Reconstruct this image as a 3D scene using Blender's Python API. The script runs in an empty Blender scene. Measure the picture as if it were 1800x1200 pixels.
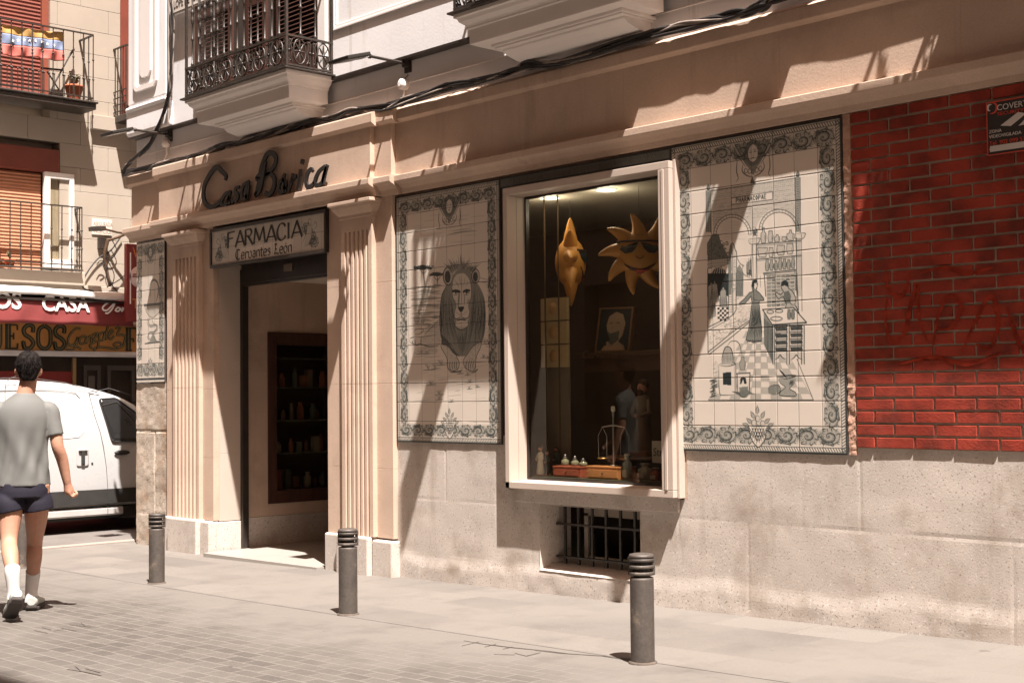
import bpy, bmesh, math, random
import numpy as np
from mathutils import Vector, Matrix
random.seed(7); RNG=np.random.RandomState(5)
C=bpy.context.scene.collection
SC=bpy.context.scene
# ---------------------------------------------------------------- camera (solved from the facade's vanishing points)
F_PX,CX,CY=2400.,900.,600.
CAM=np.array([9.02744921,-7.21667155,1.5])
RW=np.array([[0.68766862,-0.03595455,-0.72513387],[0.72595595,0.02030684,0.68744134],[-0.00999147,-0.99914709,0.0400658]])
def W(px,py,Y=0.):
    """photo pixel (1800x1200) -> (X,Z) on the real plane y=Y"""
    r=RW@np.array([px-CX,py-CY,F_PX]); t=(Y-CAM[1])/r[1]; p=CAM+r*t; return float(p[0]),float(p[2])
def FX(px,py,X):
    """photo pixel -> (Y,Z) on the real plane x=X"""
    r=RW@np.array([px-CX,py-CY,F_PX]); t=(X-CAM[0])/r[0]; p=CAM+r*t; return float(p[1]),float(p[2])
def GP(px,py,Z=0.):
    r=RW@np.array([px-CX,py-CY,F_PX]); t=(Z-CAM[2])/r[2]; p=CAM+r*t; return float(p[0]),float(p[1])
cd=bpy.data.cameras.new('camera'); cam=bpy.data.objects.new('camera',cd); C.objects.link(cam)
cd.sensor_width=36.; cd.lens=36.*F_PX/1800.; cd.clip_start=.05; cd.clip_end=400.
M3=Matrix(((RW[0][0],-RW[0][1],-RW[0][2]),(RW[1][0],-RW[1][1],-RW[1][2]),(RW[2][0],-RW[2][1],-RW[2][2])))
M4=M3.to_4x4(); M4.translation=Vector(CAM); cam.matrix_world=M4
SC.camera=cam
# ---------------------------------------------------------------- daylight
SUNV=Vector((-.45,.21,-1.)).normalized()      # direction the light travels
SUN_EL=math.asin(-SUNV.z)
SKY_STRENGTH=.078; SUN_STRENGTH=5.0; EXPOSURE=1.70
w=bpy.data.worlds.new('World'); SC.world=w; w.use_nodes=True
nt=w.node_tree; nt.nodes.clear()
o_=nt.nodes.new('ShaderNodeOutputWorld'); bg=nt.nodes.new('ShaderNodeBackground'); sk=nt.nodes.new('ShaderNodeTexSky')
sk.sky_type='NISHITA'; sk.sun_disc=False; sk.sun_elevation=SUN_EL; sk.sun_rotation=math.atan2(-SUNV.x,-SUNV.y)
sk.dust_density=2.5
tint=nt.nodes.new('ShaderNodeMix'); tint.data_type='RGBA'; tint.blend_type='MULTIPLY'; tint.inputs[0].default_value=1.
tint.inputs[7].default_value=(1.0,.62,.42,1)
nt.links.new(sk.outputs[0],tint.inputs[6]); nt.links.new(tint.outputs[2],bg.inputs[0]); bg.inputs[1].default_value=SKY_STRENGTH
nt.links.new(bg.outputs[0],o_.inputs[0])
sl=bpy.data.lights.new('sun','SUN'); sl.energy=SUN_STRENGTH; sl.angle=math.radians(.53); sl.color=(1.,.935,.89)
so=bpy.data.objects.new('sun',sl); C.objects.link(so); so.rotation_euler=SUNV.to_track_quat('-Z','Y').to_euler(); so.location=(0,-4,12)
SC.view_settings.view_transform='Standard'; SC.view_settings.look='None'; SC.view_settings.exposure=EXPOSURE; SC.view_settings.gamma=1.
SC.cycles.max_bounces=8; SC.cycles.diffuse_bounces=5; SC.cycles.transparent_max_bounces=12
# ---------------------------------------------------------------- materials
MATS={}
def mat(name,base,rough=.8,var=.12,vscale=3.,bump=.0,bscale=40.,speck=None,metal=0.,spec=.4,stain=None,stretch=(1,1,1),coat=0,emit=None,coord='pos',fine=None,streak=None):
    """procedural material: base colour varied by noise, optional speckle (colour,scale,amount), stains, bump"""
    if name in MATS: return MATS[name]
    m=bpy.data.materials.new(name); m.use_nodes=True; n=m.node_tree.nodes; L=m.node_tree.links
    b=n['Principled BSDF']; b.inputs['Roughness'].default_value=rough; b.inputs['Metallic'].default_value=metal
    b.inputs['Specular IOR Level'].default_value=spec
    if coat: b.inputs['Coat Weight'].default_value=coat
    if coord=='pos': g=n.new('ShaderNodeNewGeometry').outputs['Position']
    else: g=n.new('ShaderNodeTexCoord').outputs['Object']
    mp=n.new('ShaderNodeMapping'); mp.inputs['Scale'].default_value=stretch; L.new(g,mp.inputs[0]); g=mp.outputs[0]
    def noise(sc,det=5,ro=.55):
        t=n.new('ShaderNodeTexNoise'); t.inputs['Scale'].default_value=sc; t.inputs['Detail'].default_value=det; t.inputs['Roughness'].default_value=ro
        L.new(g,t.inputs['Vector']); return t.outputs['Fac']
    def mixc(f,a,c,mode='MIX'):
        x=n.new('ShaderNodeMix'); x.data_type='RGBA'; x.blend_type=mode
        if hasattr(f,'is_linked'): L.new(f,x.inputs[0])
        else: x.inputs[0].default_value=f
        for i,v in ((6,a),(7,c)):
            if hasattr(v,'is_linked'): L.new(v,x.inputs[i])
            else: x.inputs[i].default_value=(*v[:3],1)
        return x.outputs[2]
    def ramp(f,a,b2):
        r=n.new('ShaderNodeMapRange'); r.inputs[1].default_value=a; r.inputs[2].default_value=b2; L.new(f,r.inputs[0]); return r.outputs[0]
    base=np.array(base[:3])
    lo=tuple(np.clip(base*(1-var),0,1)); hi=tuple(np.clip(base*(1+var),0,1))
    col=mixc(ramp(noise(vscale),.3,.7),lo,hi)
    if fine: col=mixc(ramp(noise(fine[0],3),.35,.65),col,tuple(base*(1-fine[1])),'MIX') if False else mixc(fine[2] if len(fine)>2 else 1.,col,mixc(ramp(noise(fine[0],3),.3,.7),(1-fine[1],)*3,(1+fine[1],)*3),'MULTIPLY')
    if speck:
        for (sc_,s_,lo_,hi_) in speck:
            col=mixc(ramp(noise(s_,2,.5),lo_,hi_),col,sc_)
    if stain:
        sc_,s_,lo_,hi_=stain
        col=mixc(ramp(noise(s_,6,.65),lo_,hi_),col,sc_)
    if streak:
        sc_,s_,lo_,hi_=streak; mp2=n.new('ShaderNodeMapping'); mp2.inputs['Scale'].default_value=(1,1,.09); L.new(g,mp2.inputs[0]); t=n.new('ShaderNodeTexNoise'); t.inputs['Scale'].default_value=s_; t.inputs['Detail'].default_value=6; t.inputs['Roughness'].default_value=.7; L.new(mp2.outputs[0],t.inputs['Vector']); col=mixc(ramp(t.outputs['Fac'],lo_,hi_),col,sc_)
    L.new(col,b.inputs['Base Color'])
    if rough<.9:
        r=n.new('ShaderNodeMapRange'); r.inputs[3].default_value=max(rough-.1,.02); r.inputs[4].default_value=min(rough+.12,1); L.new(noise(vscale*3),r.inputs[0]); L.new(r.outputs[0],b.inputs['Roughness'])
    if bump:
        bp=n.new('ShaderNodeBump'); bp.inputs['Strength'].default_value=min(bump,1.); bp.inputs['Distance'].default_value=.004*max(1,bump)
        L.new(noise(bscale,6,.6),bp.inputs['Height']); L.new(bp.outputs[0],b.inputs['Normal'])
    if emit: b.inputs['Emission Color'].default_value=(*emit[0],1); b.inputs['Emission Strength'].default_value=emit[1]
    MATS[name]=m; return m
def glassmat(name,tint=(1,1,1),refl=.9,ior=1.5):
    m=bpy.data.materials.new(name); m.use_nodes=True; n=m.node_tree.nodes; L=m.node_tree.links; n.clear()
    o=n.new('ShaderNodeOutputMaterial'); t=n.new('ShaderNodeBsdfTransparent'); g=n.new('ShaderNodeBsdfGlossy'); f=n.new('ShaderNodeFresnel'); x=n.new('ShaderNodeMixShader')
    t.inputs[0].default_value=(*tint,1); g.inputs['Roughness'].default_value=.01; g.inputs[0].default_value=(refl,refl*.97,refl*.9,1); f.inputs[0].default_value=ior
    ge=n.new('ShaderNodeNewGeometry'); iv=n.new('ShaderNodeMath'); iv.operation='SUBTRACT'; iv.inputs[0].default_value=1.; L.new(ge.outputs['Backfacing'],iv.inputs[1]); mu=n.new('ShaderNodeMath'); mu.operation='MULTIPLY'; L.new(f.outputs[0],mu.inputs[0]); L.new(iv.outputs[0],mu.inputs[1])
    L.new(mu.outputs[0],x.inputs[0]); L.new(t.outputs[0],x.inputs[1]); L.new(g.outputs[0],x.inputs[2]); L.new(x.outputs[0],o.inputs[0]); return m
M_LIME=mat('limestone',(.47,.345,.262),.85,.09,2.2,.35,60,fine=(110,.07),stain=((.33,.235,.175),1.3,.54,.80),streak=((.30,.22,.17),5.,.56,.85))
M_LIME2=mat('limestone_polished',(.43,.352,.292),.55,.05,2.,.1,90,fine=(140,.05))
M_WHITE=mat('white_render',(.73,.71,.70),.9,.05,1.7,.25,45,stain=((.50,.45,.41),1.1,.58,.85),streak=((.42,.36,.32),6.,.58,.85))
M_MOULD=mat('white_moulding',(.72,.67,.63),.85,.05,2.,.12,40)
M_GRAN=mat('granite',(.47,.415,.365),.88,.10,1.3,.35,85,speck=[((.26,.21,.175),75,.61,.68),((.56,.52,.47),48,.62,.70)],stain=((.30,.245,.195),2.3,.50,.74),streak=((.30,.245,.20),3.5,.58,.85))
M_GRAN_OLD=mat('granite_weathered',(.44,.37,.30),.92,.18,2.5,1.,70,speck=[((.22,.16,.11),75,.57,.66)],stain=((.30,.20,.13),3.2,.5,.68))
M_SKIRT=mat('cement_skirting',(.42,.36,.30),.92,.14,3.,.8,55,stain=((.25,.195,.15),5.,.54,.72),fine=(90,.10))
M_BRICK=mat('red_brick',(.255,.040,.025),.95,.26,3.2,.8,90,spec=.12,stain=((.085,.024,.017),4.,.46,.70),streak=((.17,.05,.035),4.,.56,.8),fine=(130,.14))
M_MORTAR=mat('brick_mortar',(.40,.32,.25),.95,.15,9.,.9,120)
M_IRON=mat('black_iron',(.032,.025,.020),.42,.3,20,.3,120,spec=.5,stain=((.07,.032,.016),12,.55,.8))
M_DARKWOOD=mat('dark_brown_joinery',(.055,.022,.015),.5,.25,3.,.3,30,stretch=(6,6,1))
M_DARK=mat('dark_interior',(.045,.031,.022),.8,.3,2.)
M_BLACKFRAME=mat('black_metal_frame',(.028,.021,.017),.35,.2,9)
M_BOLL=mat('bollard_grey_metal',(.080,.067,.057),.55,.18,9.,.5,160,metal=.3,stain=((.20,.155,.115),9,.6,.74),fine=(60,.15))
M_CABLE=mat('black_cable',(.02,.016,.014),.55,.2,10)
M_CABLEG=mat('grey_cable',(.24,.20,.17),.6,.2,10)
M_TERRA=mat('terracotta',(.42,.12,.05),.8,.15,9)
M_LEAF=mat('dry_leaf',(.10,.09,.035),.7,.3,20)
M_GLASS=glassmat('window_glass',(.88,.88,.85),.85)
M_GLASSJ=glassmat('bottle_glass',(.80,.86,.82))
# ---------------------------------------------------------------- object helpers
def tag(o,label=None,cat=None,group=None,kind=None):
    if label: o['label']=label
    if cat: o['category']=cat
    if group: o['group']=group
    if kind: o['kind']=kind
    return o
def thing(name,label,cat,loc=(0,0,0),group=None):
    o=bpy.data.objects.new(name,None); o.empty_display_size=.1; C.objects.link(o); o.location=loc
    return tag(o,label,cat,group)
def wloc(o):
    v=Vector((0,0,0))
    while o is not None: v=v+o.location; o=o.parent
    return v
class MB:
    def __init__(s): s.v=[]; s.f=[]; s.sm=[]
    def add(s,vs,fs,smooth=False):
        k=len(s.v); s.v+= [tuple(map(float,p)) for p in vs]
        for f in fs: s.f.append(tuple(k+i for i in f)); s.sm.append(smooth)
        return s
    def box(s,x0,x1,y0,y1,z0,z1):
        x0,x1=min(x0,x1),max(x0,x1); y0,y1=min(y0,y1),max(y0,y1); z0,z1=min(z0,z1),max(z0,z1)
        return s.add([(x0,y0,z0),(x1,y0,z0),(x1,y1,z0),(x0,y1,z0),(x0,y0,z1),(x1,y0,z1),(x1,y1,z1),(x0,y1,z1)],
          [(0,3,2,1),(4,5,6,7),(0,1,5,4),(1,2,6,5),(2,3,7,6),(3,0,4,7)])
    def obox(s,c,u,v,w_):
        c,u,v,w_=map(lambda a:np.array(a,float),(c,u,v,w_)); P=[]
        for k in (-1,1):
            for (i,j) in ((-1,-1),(1,-1),(1,1),(-1,1)): P.append(c+u*i+v*j+w_*k)
        fl=np.dot(np.cross(u,v),w_)<0
        F=[(0,3,2,1),(4,5,6,7),(0,1,5,4),(1,2,6,5),(2,3,7,6),(3,0,4,7)]
        return s.add(P,[f[::-1] for f in F] if fl else F)
    def prism(s,poly,a,b,axis='y',smooth=False,caps=True):
        """poly of 2D points extruded along axis from a to b. axis y: (x,z); axis x: (y,z); axis z: (x,y)"""
        def P(p,t):
            return {'y':(p[0],t,p[1]),'x':(t,p[0],p[1]),'z':(p[0],p[1],t)}[axis]
        n=len(poly); ar=sum(poly[i][0]*poly[(i+1)%n][1]-poly[(i+1)%n][0]*poly[i][1] for i in range(n))
        if ar<0: poly=poly[::-1]
        if axis=='y': fl = b>a
        else: fl = b<a
        vs=[P(p,a) for p in poly]+[P(p,b) for p in poly]
        side=[(i,(i+1)%n,n+(i+1)%n,n+i) for i in range(n)]
        cp=[tuple(range(n))[::-1],tuple(range(n,2*n))] if caps else []
        if axis=='y': fl=not (a<b); 
        if axis=='y':
            side=[f[::-1] for f in side]; cp=[f[::-1] for f in cp]
            if a>b: side=[f[::-1] for f in side]; cp=[f[::-1] for f in cp]
        elif a>b: side=[f[::-1] for f in side]; cp=[f[::-1] for f in cp]
        s.add(vs,side,smooth)
        if caps: s.add(vs,cp)
        return s
    def tube(s,pts,r,n=8,caps=True,smooth=True):
        pts=[Vector(p) for p in pts]; m=len(pts); rs=r if hasattr(r,'__len__') else [r]*m
        rings=[]; prev=None
        for i,p in enumerate(pts):
            t=(pts[min(i+1,m-1)]-pts[max(i-1,0)]); t=t.normalized() if t.length>1e-9 else Vector((0,0,1))
            if prev is None:
                a=Vector((0,0,1)) if abs(t.z)<.9 else Vector((1,0,0)); u=t.cross(a).normalized()
            else: u=(prev-t*prev.dot(t)); u=u.normalized() if u.length>1e-6 else t.orthogonal().normalized()
            prev=u; v=t.cross(u)
            rings.append([p+(u*math.cos(2*math.pi*k/n)+v*math.sin(2*math.pi*k/n))*rs[i] for k in range(n)])
        vs=[q for R in rings for q in R]; fs=[]
        for i in range(m-1):
            for k in range(n): fs.append((i*n+k,i*n+(k+1)%n,(i+1)*n+(k+1)%n,(i+1)*n+k))
        s.add(vs,fs,smooth)
        if caps: s.add(vs,[tuple(range(n))[::-1],tuple(range((m-1)*n,m*n))])
        return s
    def lathe(s,prof,c,n=16,smooth=True,axis='z',caps=True):
        vs=[];fs=[];m=len(prof)
        for (r,h) in prof:
            for k in range(n):
                a=2*math.pi*k/n; x,y=r*math.cos(a),r*math.sin(a)
                vs.append((c[0]+x,c[1]+y,c[2]+h) if axis=='z' else ((c[0]+x,c[1]+h,c[2]+y) if axis=='y' else (c[0]+h,c[1]+x,c[2]+y)))
        for i in range(m-1):
            for k in range(n):
                f=(i*n+k,i*n+(k+1)%n,(i+1)*n+(k+1)%n,(i+1)*n+k); fs.append(f if axis!='y' else f[::-1])
        s.add(vs,fs,smooth)
        if caps: s.add(vs,[tuple(range(n))[::-1],tuple(range((m-1)*n,m*n))])
        return s
    def ball(s,c,r,n=10,m=7,sc=(1,1,1)):
        vs=[];fs=[]
        for i in range(m+1):
            t=math.pi*i/m
            for k in range(n):
                a=2*math.pi*k/n; vs.append((c[0]+r*sc[0]*math.sin(t)*math.cos(a),c[1]+r*sc[1]*math.sin(t)*math.sin(a),c[2]-r*sc[2]*math.cos(t)))
        for i in range(m):
            for k in range(n): fs.append((i*n+k,i*n+(k+1)%n,(i+1)*n+(k+1)%n,(i+1)*n+k))
        return s.add(vs,fs,True)
    def build(s,name,m,parent=None,bevel=0,seg=2,solid=0,subs=0,fix=False):
        o3=wloc(parent) if parent is not None else Vector((0,0,0))
        me=bpy.data.meshes.new(name); vv=[(x-o3.x,y-o3.y,z-o3.z) for x,y,z in s.v]
        me.from_pydata(vv,[],s.f); me.polygons.foreach_set('use_smooth',s.sm); me.validate(); me.update()
        if fix:
            bm=bmesh.new(); bm.from_mesh(me); bmesh.ops.remove_doubles(bm,verts=bm.verts,dist=1e-5); bmesh.ops.recalc_face_normals(bm,faces=bm.faces); bm.to_mesh(me); bm.free()
        o=bpy.data.objects.new(name,me); C.objects.link(o); me.materials.append(m)
        if parent is not None: o.parent=parent
        if solid: q=o.modifiers.new('s','SOLIDIFY'); q.thickness=solid; q.offset=0
        if bevel: q=o.modifiers.new('b','BEVEL'); q.width=bevel; q.segments=seg; q.limit_method='ANGLE'; q.angle_limit=math.radians(35); q.harden_normals=False
        if subs: q=o.modifiers.new('u','SUBSURF'); q.levels=subs; q.render_levels=subs
        return o
def dup(root,loc,label=None):
    r=root.copy(); C.objects.link(r); r.location=loc
    if label: r['label']=label
    for ch in list(root.children):
        c=ch.copy(); C.objects.link(c); c.parent=r
        for g in ch.children:
            d=g.copy(); C.objects.link(d); d.parent=c
    return r
def textobj(txt,size,name,m,parent,origin,ux,uz,depth=.004,sx=1.,bold=0.,align='LEFT'):
    """raised lettering: ux = reading direction, uz = up direction, both unit vectors; origin = baseline start"""
    cu=bpy.data.curves.new('t','FONT'); cu.body=txt; cu.size=size; cu.extrude=depth; cu.offset=bold; cu.align_x=align; cu.resolution_u=3
    tmp=bpy.data.objects.new('t',cu); C.objects.link(tmp); dg=bpy.context.evaluated_depsgraph_get(); me=bpy.data.meshes.new_from_object(tmp.evaluated_get(dg))
    bpy.data.objects.remove(tmp); bpy.data.curves.remove(cu)
    ux=Vector(ux).normalized(); uz=Vector(uz).normalized(); un=ux.cross(uz)
    o3=wloc(parent) if parent is not None else Vector((0,0,0))
    for v in me.vertices: v.co=Vector(origin)+ux*(v.co.x*sx)+uz*v.co.y+un*v.co.z-o3
    me.materials.clear(); me.materials.append(m); me.name=name
    o=bpy.data.objects.new(name,me); C.objects.link(o)
    if parent is not None: o.parent=parent
    return o
def catmull(P,n=8):
    P=[np.array(p,float) for p in P]
    if len(P)<3: return [P[0]+(P[-1]-P[0])*t for t in np.linspace(0,1,max(2,n))]
    Q=[2*P[0]-P[1]]+P+[2*P[-1]-P[-2]]; out=[]
    for i in range(1,len(Q)-2):
        for t in np.linspace(0,1,n,endpoint=False):
            a,b,c,d=Q[i-1:i+3]; out.append(.5*((2*b)+(c-a)*t+(2*a-5*b+4*c-d)*t*t+(3*b-a-3*c+d)*t**3))
    out.append(P[-1]); return out
def ribbon(mb,pts,w,conv,d=.01,nib=None):
    """brush stroke with thickness: 2D pts, width w (or list) -> solid ribbon through conv(x,y,depth)"""
    n=len(pts); ws=w if hasattr(w,'__len__') else [w]*n
    ws=np.interp(np.linspace(0,1,n),np.linspace(0,1,len(ws)),ws)
    L_=[];R_=[]
    for i in range(n):
        a=np.array(pts[max(i-1,0)]); b=np.array(pts[min(i+1,n-1)]); t=b-a; t=t/(np.linalg.norm(t)+1e-9); nn=np.array([-t[1],t[0]])
        ww=ws[i]
        if nib is not None:
            ww=ws[i]*(.28+.72*abs(t[0]*math.sin(nib)-t[1]*math.cos(nib)))
        L_.append(np.array(pts[i])+nn*ww/2); R_.append(np.array(pts[i])-nn*ww/2)
    vs=[conv(*p,0) for p in L_]+[conv(*p,0) for p in R_]+[conv(*p,d) for p in L_]+[conv(*p,d) for p in R_]
    fs=[]
    for i in range(n-1):
        fs+=[(i,n+i,n+i+1,i+1),(2*n+i,2*n+i+1,3*n+i+1,3*n+i),(i,i+1,2*n+i+1,2*n+i),(n+i,3*n+i,3*n+i+1,n+i+1)]
    fs+=[(0,2*n,3*n,n),(n-1,2*n-1,4*n-1,3*n-1)]
    mb.add(vs,fs)
def gz(x):
    x=min(max(x,-9.),14.); return .0145*x+.00085*x*x
# ================================================================ PHARMACY BUILDING
B=thing('pharmacy_building','pale stone and brick pharmacy building with white upper floor and iron balconies','building',(0,0,0))
XL,XR=-4.5,7.6
def noise2(X,Z,sc,seed=0):
    """smooth value noise"""
    r=np.random.RandomState(seed); T=r.rand(64,64); x=X*sc; z=Z*sc
    xi=np.floor(x).astype(int); zi=np.floor(z).astype(int); fx=x-xi; fz=z-zi; fx=fx*fx*(3-2*fx); fz=fz*fz*(3-2*fz)
    g=lambda a,b:T[a%64,b%64]
    return (g(xi,zi)*(1-fx)+g(xi+1,zi)*fx)*(1-fz)+(g(xi,zi+1)*(1-fx)+g(xi+1,zi+1)*fx)*fz-.5
def relief(name,m,x0,x1,z0,z1,step,fn,holes=(),parent=B,back=.12,Y0=0.):
    """wall sheet with true relief; fn(X,Z)->outward displacement; closed at the edges back into the wall"""
    nx=max(2,int(round((x1-x0)/step))+1); nz=max(2,int(round((z1-z0)/step))+1)
    xs=np.linspace(x0,x1,nx); zs=np.linspace(z0,z1,nz)
    for (a,b,c,d) in holes:
        for v,arr in ((a,xs),(b,xs),(c,zs),(d,zs)): arr[np.argmin(abs(arr-v))]=v
    X,Z=np.meshgrid(xs,zs,indexing='ij'); D=fn(X,Z)
    vs=np.stack([X,Y0-D,Z],-1).reshape(-1,3).tolist(); fs=[]
    def dead(i,j):
        cx=(xs[i]+xs[i+1])/2; cz=(zs[j]+zs[j+1])/2
        return any(a<cx<b and c<cz<d for a,b,c,d in holes)
    for i in range(nx-1):
        for j in range(nz-1):
            if not dead(i,j): fs.append((i*nz+j,(i+1)*nz+j,(i+1)*nz+j+1,i*nz+j+1))
    k=len(vs); vs+=[(x0,Y0+back,z0),(x1,Y0+back,z0),(x1,Y0+back,z1),(x0,Y0+back,z1)]
    mb=MB(); mb.add(vs,fs,False)
    # edge returns
    def strip(idx):
        for a,b in zip(idx[:-1],idx[1:]):
            p,q=vs[a],vs[b]
            if any(h0-1e-4<=(p[0]+q[0])/2<=h1+1e-4 and h2-1e-4<=(p[2]+q[2])/2<=h3+1e-4 for h0,h1,h2,h3 in holes): continue
            mb.add([p,q,(q[0],Y0+back,q[2]),(p[0],Y0+back,p[2])],[(0,1,2,3)])
    strip([i*nz for i in range(nx)][::-1]); strip([i*nz+nz-1 for i in range(nx)]); strip([j for j in range(nz)]); strip([(nx-1)*nz+j for j in range(nz)][::-1])
    return mb.build(name,m,parent)
VX0,VX1,VZ0,VZ1=1.70,2.70,.20,.69   # cellar vent opening
def granite(X,Z):
    d=.006*noise2(X,Z,2.2,1)+.0022*noise2(X,Z,9,2)
    for zj,lo,hi in ((.665,-9,9),):
        d-=.0022*np.exp(-((Z-zj-.016*noise2(X,Z*0,3,4))/.010)**2)*(.25+1.3*noise2(X,Z,3,5)+.5)
    for xj,a,b in ((4.46,.66,1.2),(3.05,.1,.67),(1.22,.5,1.2),(5.42,.05,.66),(.62,.66,1.2),(3.62,.1,.66),(4.05,.66,1.2)):
        d-=.0018*np.exp(-((X-xj-.01*noise2(X*0,Z,5,6))/.009)**2)*(.3+1.4*(noise2(X,Z,4,7)+.5))*((Z>a)&(Z<b))
    sk=.245+.055*noise2(X,Z*0,2.3,8)+.03*noise2(X,Z*0,9,9)-.02
    g=.0145*X+.00085*X*X
    t=np.clip((sk+g-Z)/.12,0,1); t=t*t*(3-2*t); d+=t*(.010+.006*noise2(X,Z,3.5,11)+.004*noise2(X,Z,11,12))
    return d
relief('granite_plinth',M_GRAN,.0,XR,-.15,1.165,.02,granite,holes=((VX0,VX1,VZ0,VZ1),(1.36,3.12,.79,1.2)))
# cellar vent: splayed reveals, sloping sill, iron bars
mb=MB()
mb.add([(VX0,-.004,VZ0),(VX0,-.004,VZ1),(VX0+.03,.30,VZ1),(VX0+.03,.30,VZ0+.07)],[(0,1,2,3)])
mb.add([(VX1,-.004,VZ0),(VX1,-.004,VZ1),(VX1-.03,.30,VZ1),(VX1-.03,.30,VZ0+.07)],[(3,2,1,0)])
mb.add([(VX0,-.012,VZ0),(VX1,-.012,VZ0),(VX1-.03,.30,VZ0+.07),(VX0+.03,.30,VZ0+.07)],[(3,2,1,0)])
mb.add([(VX0,-.004,VZ1),(VX1,-.004,VZ1),(VX1-.03,.30,VZ1),(VX0+.03,.30,VZ1)],[(0,1,2,3)])
vn=mb.build('cellar_vent',M_GRAN,B,solid=.004)
mb=MB(); mb.box(VX0-.1,VX1+.1,.72,.76,VZ0-.1,VZ1+.1); mb.box(VX0-.1,VX1+.1,.30,.76,VZ0-.14,VZ0-.1); mb.build('vent_back',M_DARK,vn)
mb=MB()
for i in range(7): mb.box(VX0+.10+i*.14-.009,VX0+.10+i*.14+.009,.16,.178,VZ0+.03,VZ1)
mb.box(VX0+.02,VX1-.02,.150,.185,VZ0+.085,VZ0+.10); mb.box(VX0+.02,VX1-.02,.150,.185,VZ0+.33,VZ0+.345)
mb.build('vent_grille',M_IRON,vn)
mb=MB(); mb.box(VX0+.2,VX1-.02,.27,.29,VZ0+.40,VZ1-.02); mb.box(VX0+.2,VX0+.24,.27,.29,VZ0+.06,VZ1-.07); mb.box(VX0+.25,VX1-.02,.27,.29,VZ0+.07,VZ0+.10); mb.build('vent_frame',mat('old_grey_paint',(.30,.25,.20),.7),vn)
# granite under the corner panel, the pier bases
def oldg(X,Z):
    d=.010*noise2(X,Z,4,21)+.005*noise2(X,Z,13,22)+.003*noise2(X,Z,30,23)
    for zj in (.30,1.17): d-=.012*np.exp(-((Z-zj)/.008)**2)
    d-=.010*np.exp(-((X+4.29)/.008)**2)*(Z>.3)+.010*np.exp(-((X+4.10)/.008)**2)*(Z<1.17)*(Z>.3)
    return d
relief('corner_granite',M_GRAN_OLD,XL,-3.77,-.15,1.675,.022,oldg)
mb=MB(); mb.box(XL,XL+.3,.005,9.,-.2,1.675); mb.build('side_plinth',M_GRAN_OLD,B)
mb=MB(); mb.box(XL+.006,XL+.3,.005,9.,1.675,13.); mb.build('side_wall',M_WHITE,B)
YP,YF=-.045,-.092     # pier plane, pilaster plane
PB=.30                # top of granite base blocks
mb=MB()
for (x0,x1,yf,z1) in ((-3.78,-3.60,YP-.045,.30),(-3.60,-3.02,YF-.05,.305),(-3.02,-2.845,YP-.055,.295)):
    mb.box(x0+.003,x1-.003,yf,.02,-.15,z1)
mb.build('pier_base_block',M_GRAN,B,bevel=.018,seg=3)
mb=MB()
for (x0,x1,yf,z1) in ((-.945,-.70,YP-.035,.315),(-.70,-.24,YF-.045,.32),(-.24,.035,YP-.05,.30)):
    mb.box(x0+.003,x1-.003,yf,.02,-.15,z1)
mb.build('pier_base_block',M_GRAN,B,bevel=.018,seg=3)
mb=MB(); mb.box(-2.9,-2.835,-.02,.262,-.1,.283); mb.build('jamb_base_block',M_GRAN,B,bevel=.006)
def blocks(mb,x0,x1,y0,y1,zs):
    for a,b in zip(zs[:-1],zs[1:]): mb.box(x0,x1,y0,y1,a,b)
mb=MB()
blocks(mb,-3.765,-2.85,YP,.02,(.30,.92,1.60,2.45,3.215))
mb.build('left_pier',M_LIME,B,bevel=.0025,seg=1)
mb=MB(); blocks(mb,-3.2,-2.849,.0205,.285,(.29,.96,1.74,2.66,3.2)); mb.build('door_jamb',M_LIME2,B,bevel=.003,seg=2)
mb=MB(); blocks(mb,-.93,.0,YP,.02,(.315,.90,1.62,2.48,3.215)); mb.build('right_pier',M_LIME,B,bevel=.0025,seg=1)
def pilaster(x0,x1,z0):
    mb=MB(); Wd=x1-x0; n=6; mrg=.035; fw=(Wd-2*mrg)/n; ztop=3.0
    # cross-section with rounded flutes
    P=[(x0,YP+.001),(x0,YF)]
    for i in range(n):
        a=x0+mrg+i*fw+.014; b=x0+mrg+(i+1)*fw-.014
        P.append((a,YF)); 
        for t in np.linspace(0,math.pi,7)[1:-1]: P.append(((a+b)/2-(b-a)/2*math.cos(t),YF+.024*math.sin(t)**.6))
        P.append((b,YF))
    P+=[(x1,YF),(x1,YP+.001)]
    mb.prism(P,z0+.002,1.62-.0015,'z'); mb.prism(P,1.62+.0015,ztop-.06,'z')
    mb.box(x0+.0005,x1-.0005,YF-.0005,YP,ztop-.06,ztop+.12)
    o=mb.build('fluted_pilaster',M_LIME,B)
    cp=MB()
    prof=[(YP+.002,3.055),(YF-.012,3.055),(YF-.012,3.085),(YF-.03,3.10),(YF-.062,3.145),(YF-.068,3.165),(YF-.085,3.17),(YF-.085,3.20),(YP+.002,3.205)]
    e=.075
    # capital swept round three sides
    for (dy,z) in [prof[0]]: pass
    rings=[]
    for (y,z) in prof[1:-1]:
        k=(YF-y); rings.append([(x0-k,YP+.001,z),(x0-k,y,z),(x1+k,y,z),(x1+k,YP+.001,z)])
    vs=[p for r in rings for p in r]; fs=[]
    for i in range(len(rings)-1):
        for k in range(3): fs.append((i*4+k,i*4+k+1,(i+1)*4+k+1,(i+1)*4+k))
    fs+=[(3,2,1,0),tuple(range(4*(len(rings)-1),4*len(rings)))]
    cp.add(vs,fs); cp.build('capital',M_LIME,o,bevel=.004)
    return o
pilaster(-3.56,-3.05,.305); pilaster(-.655,-.218,.32)
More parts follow.
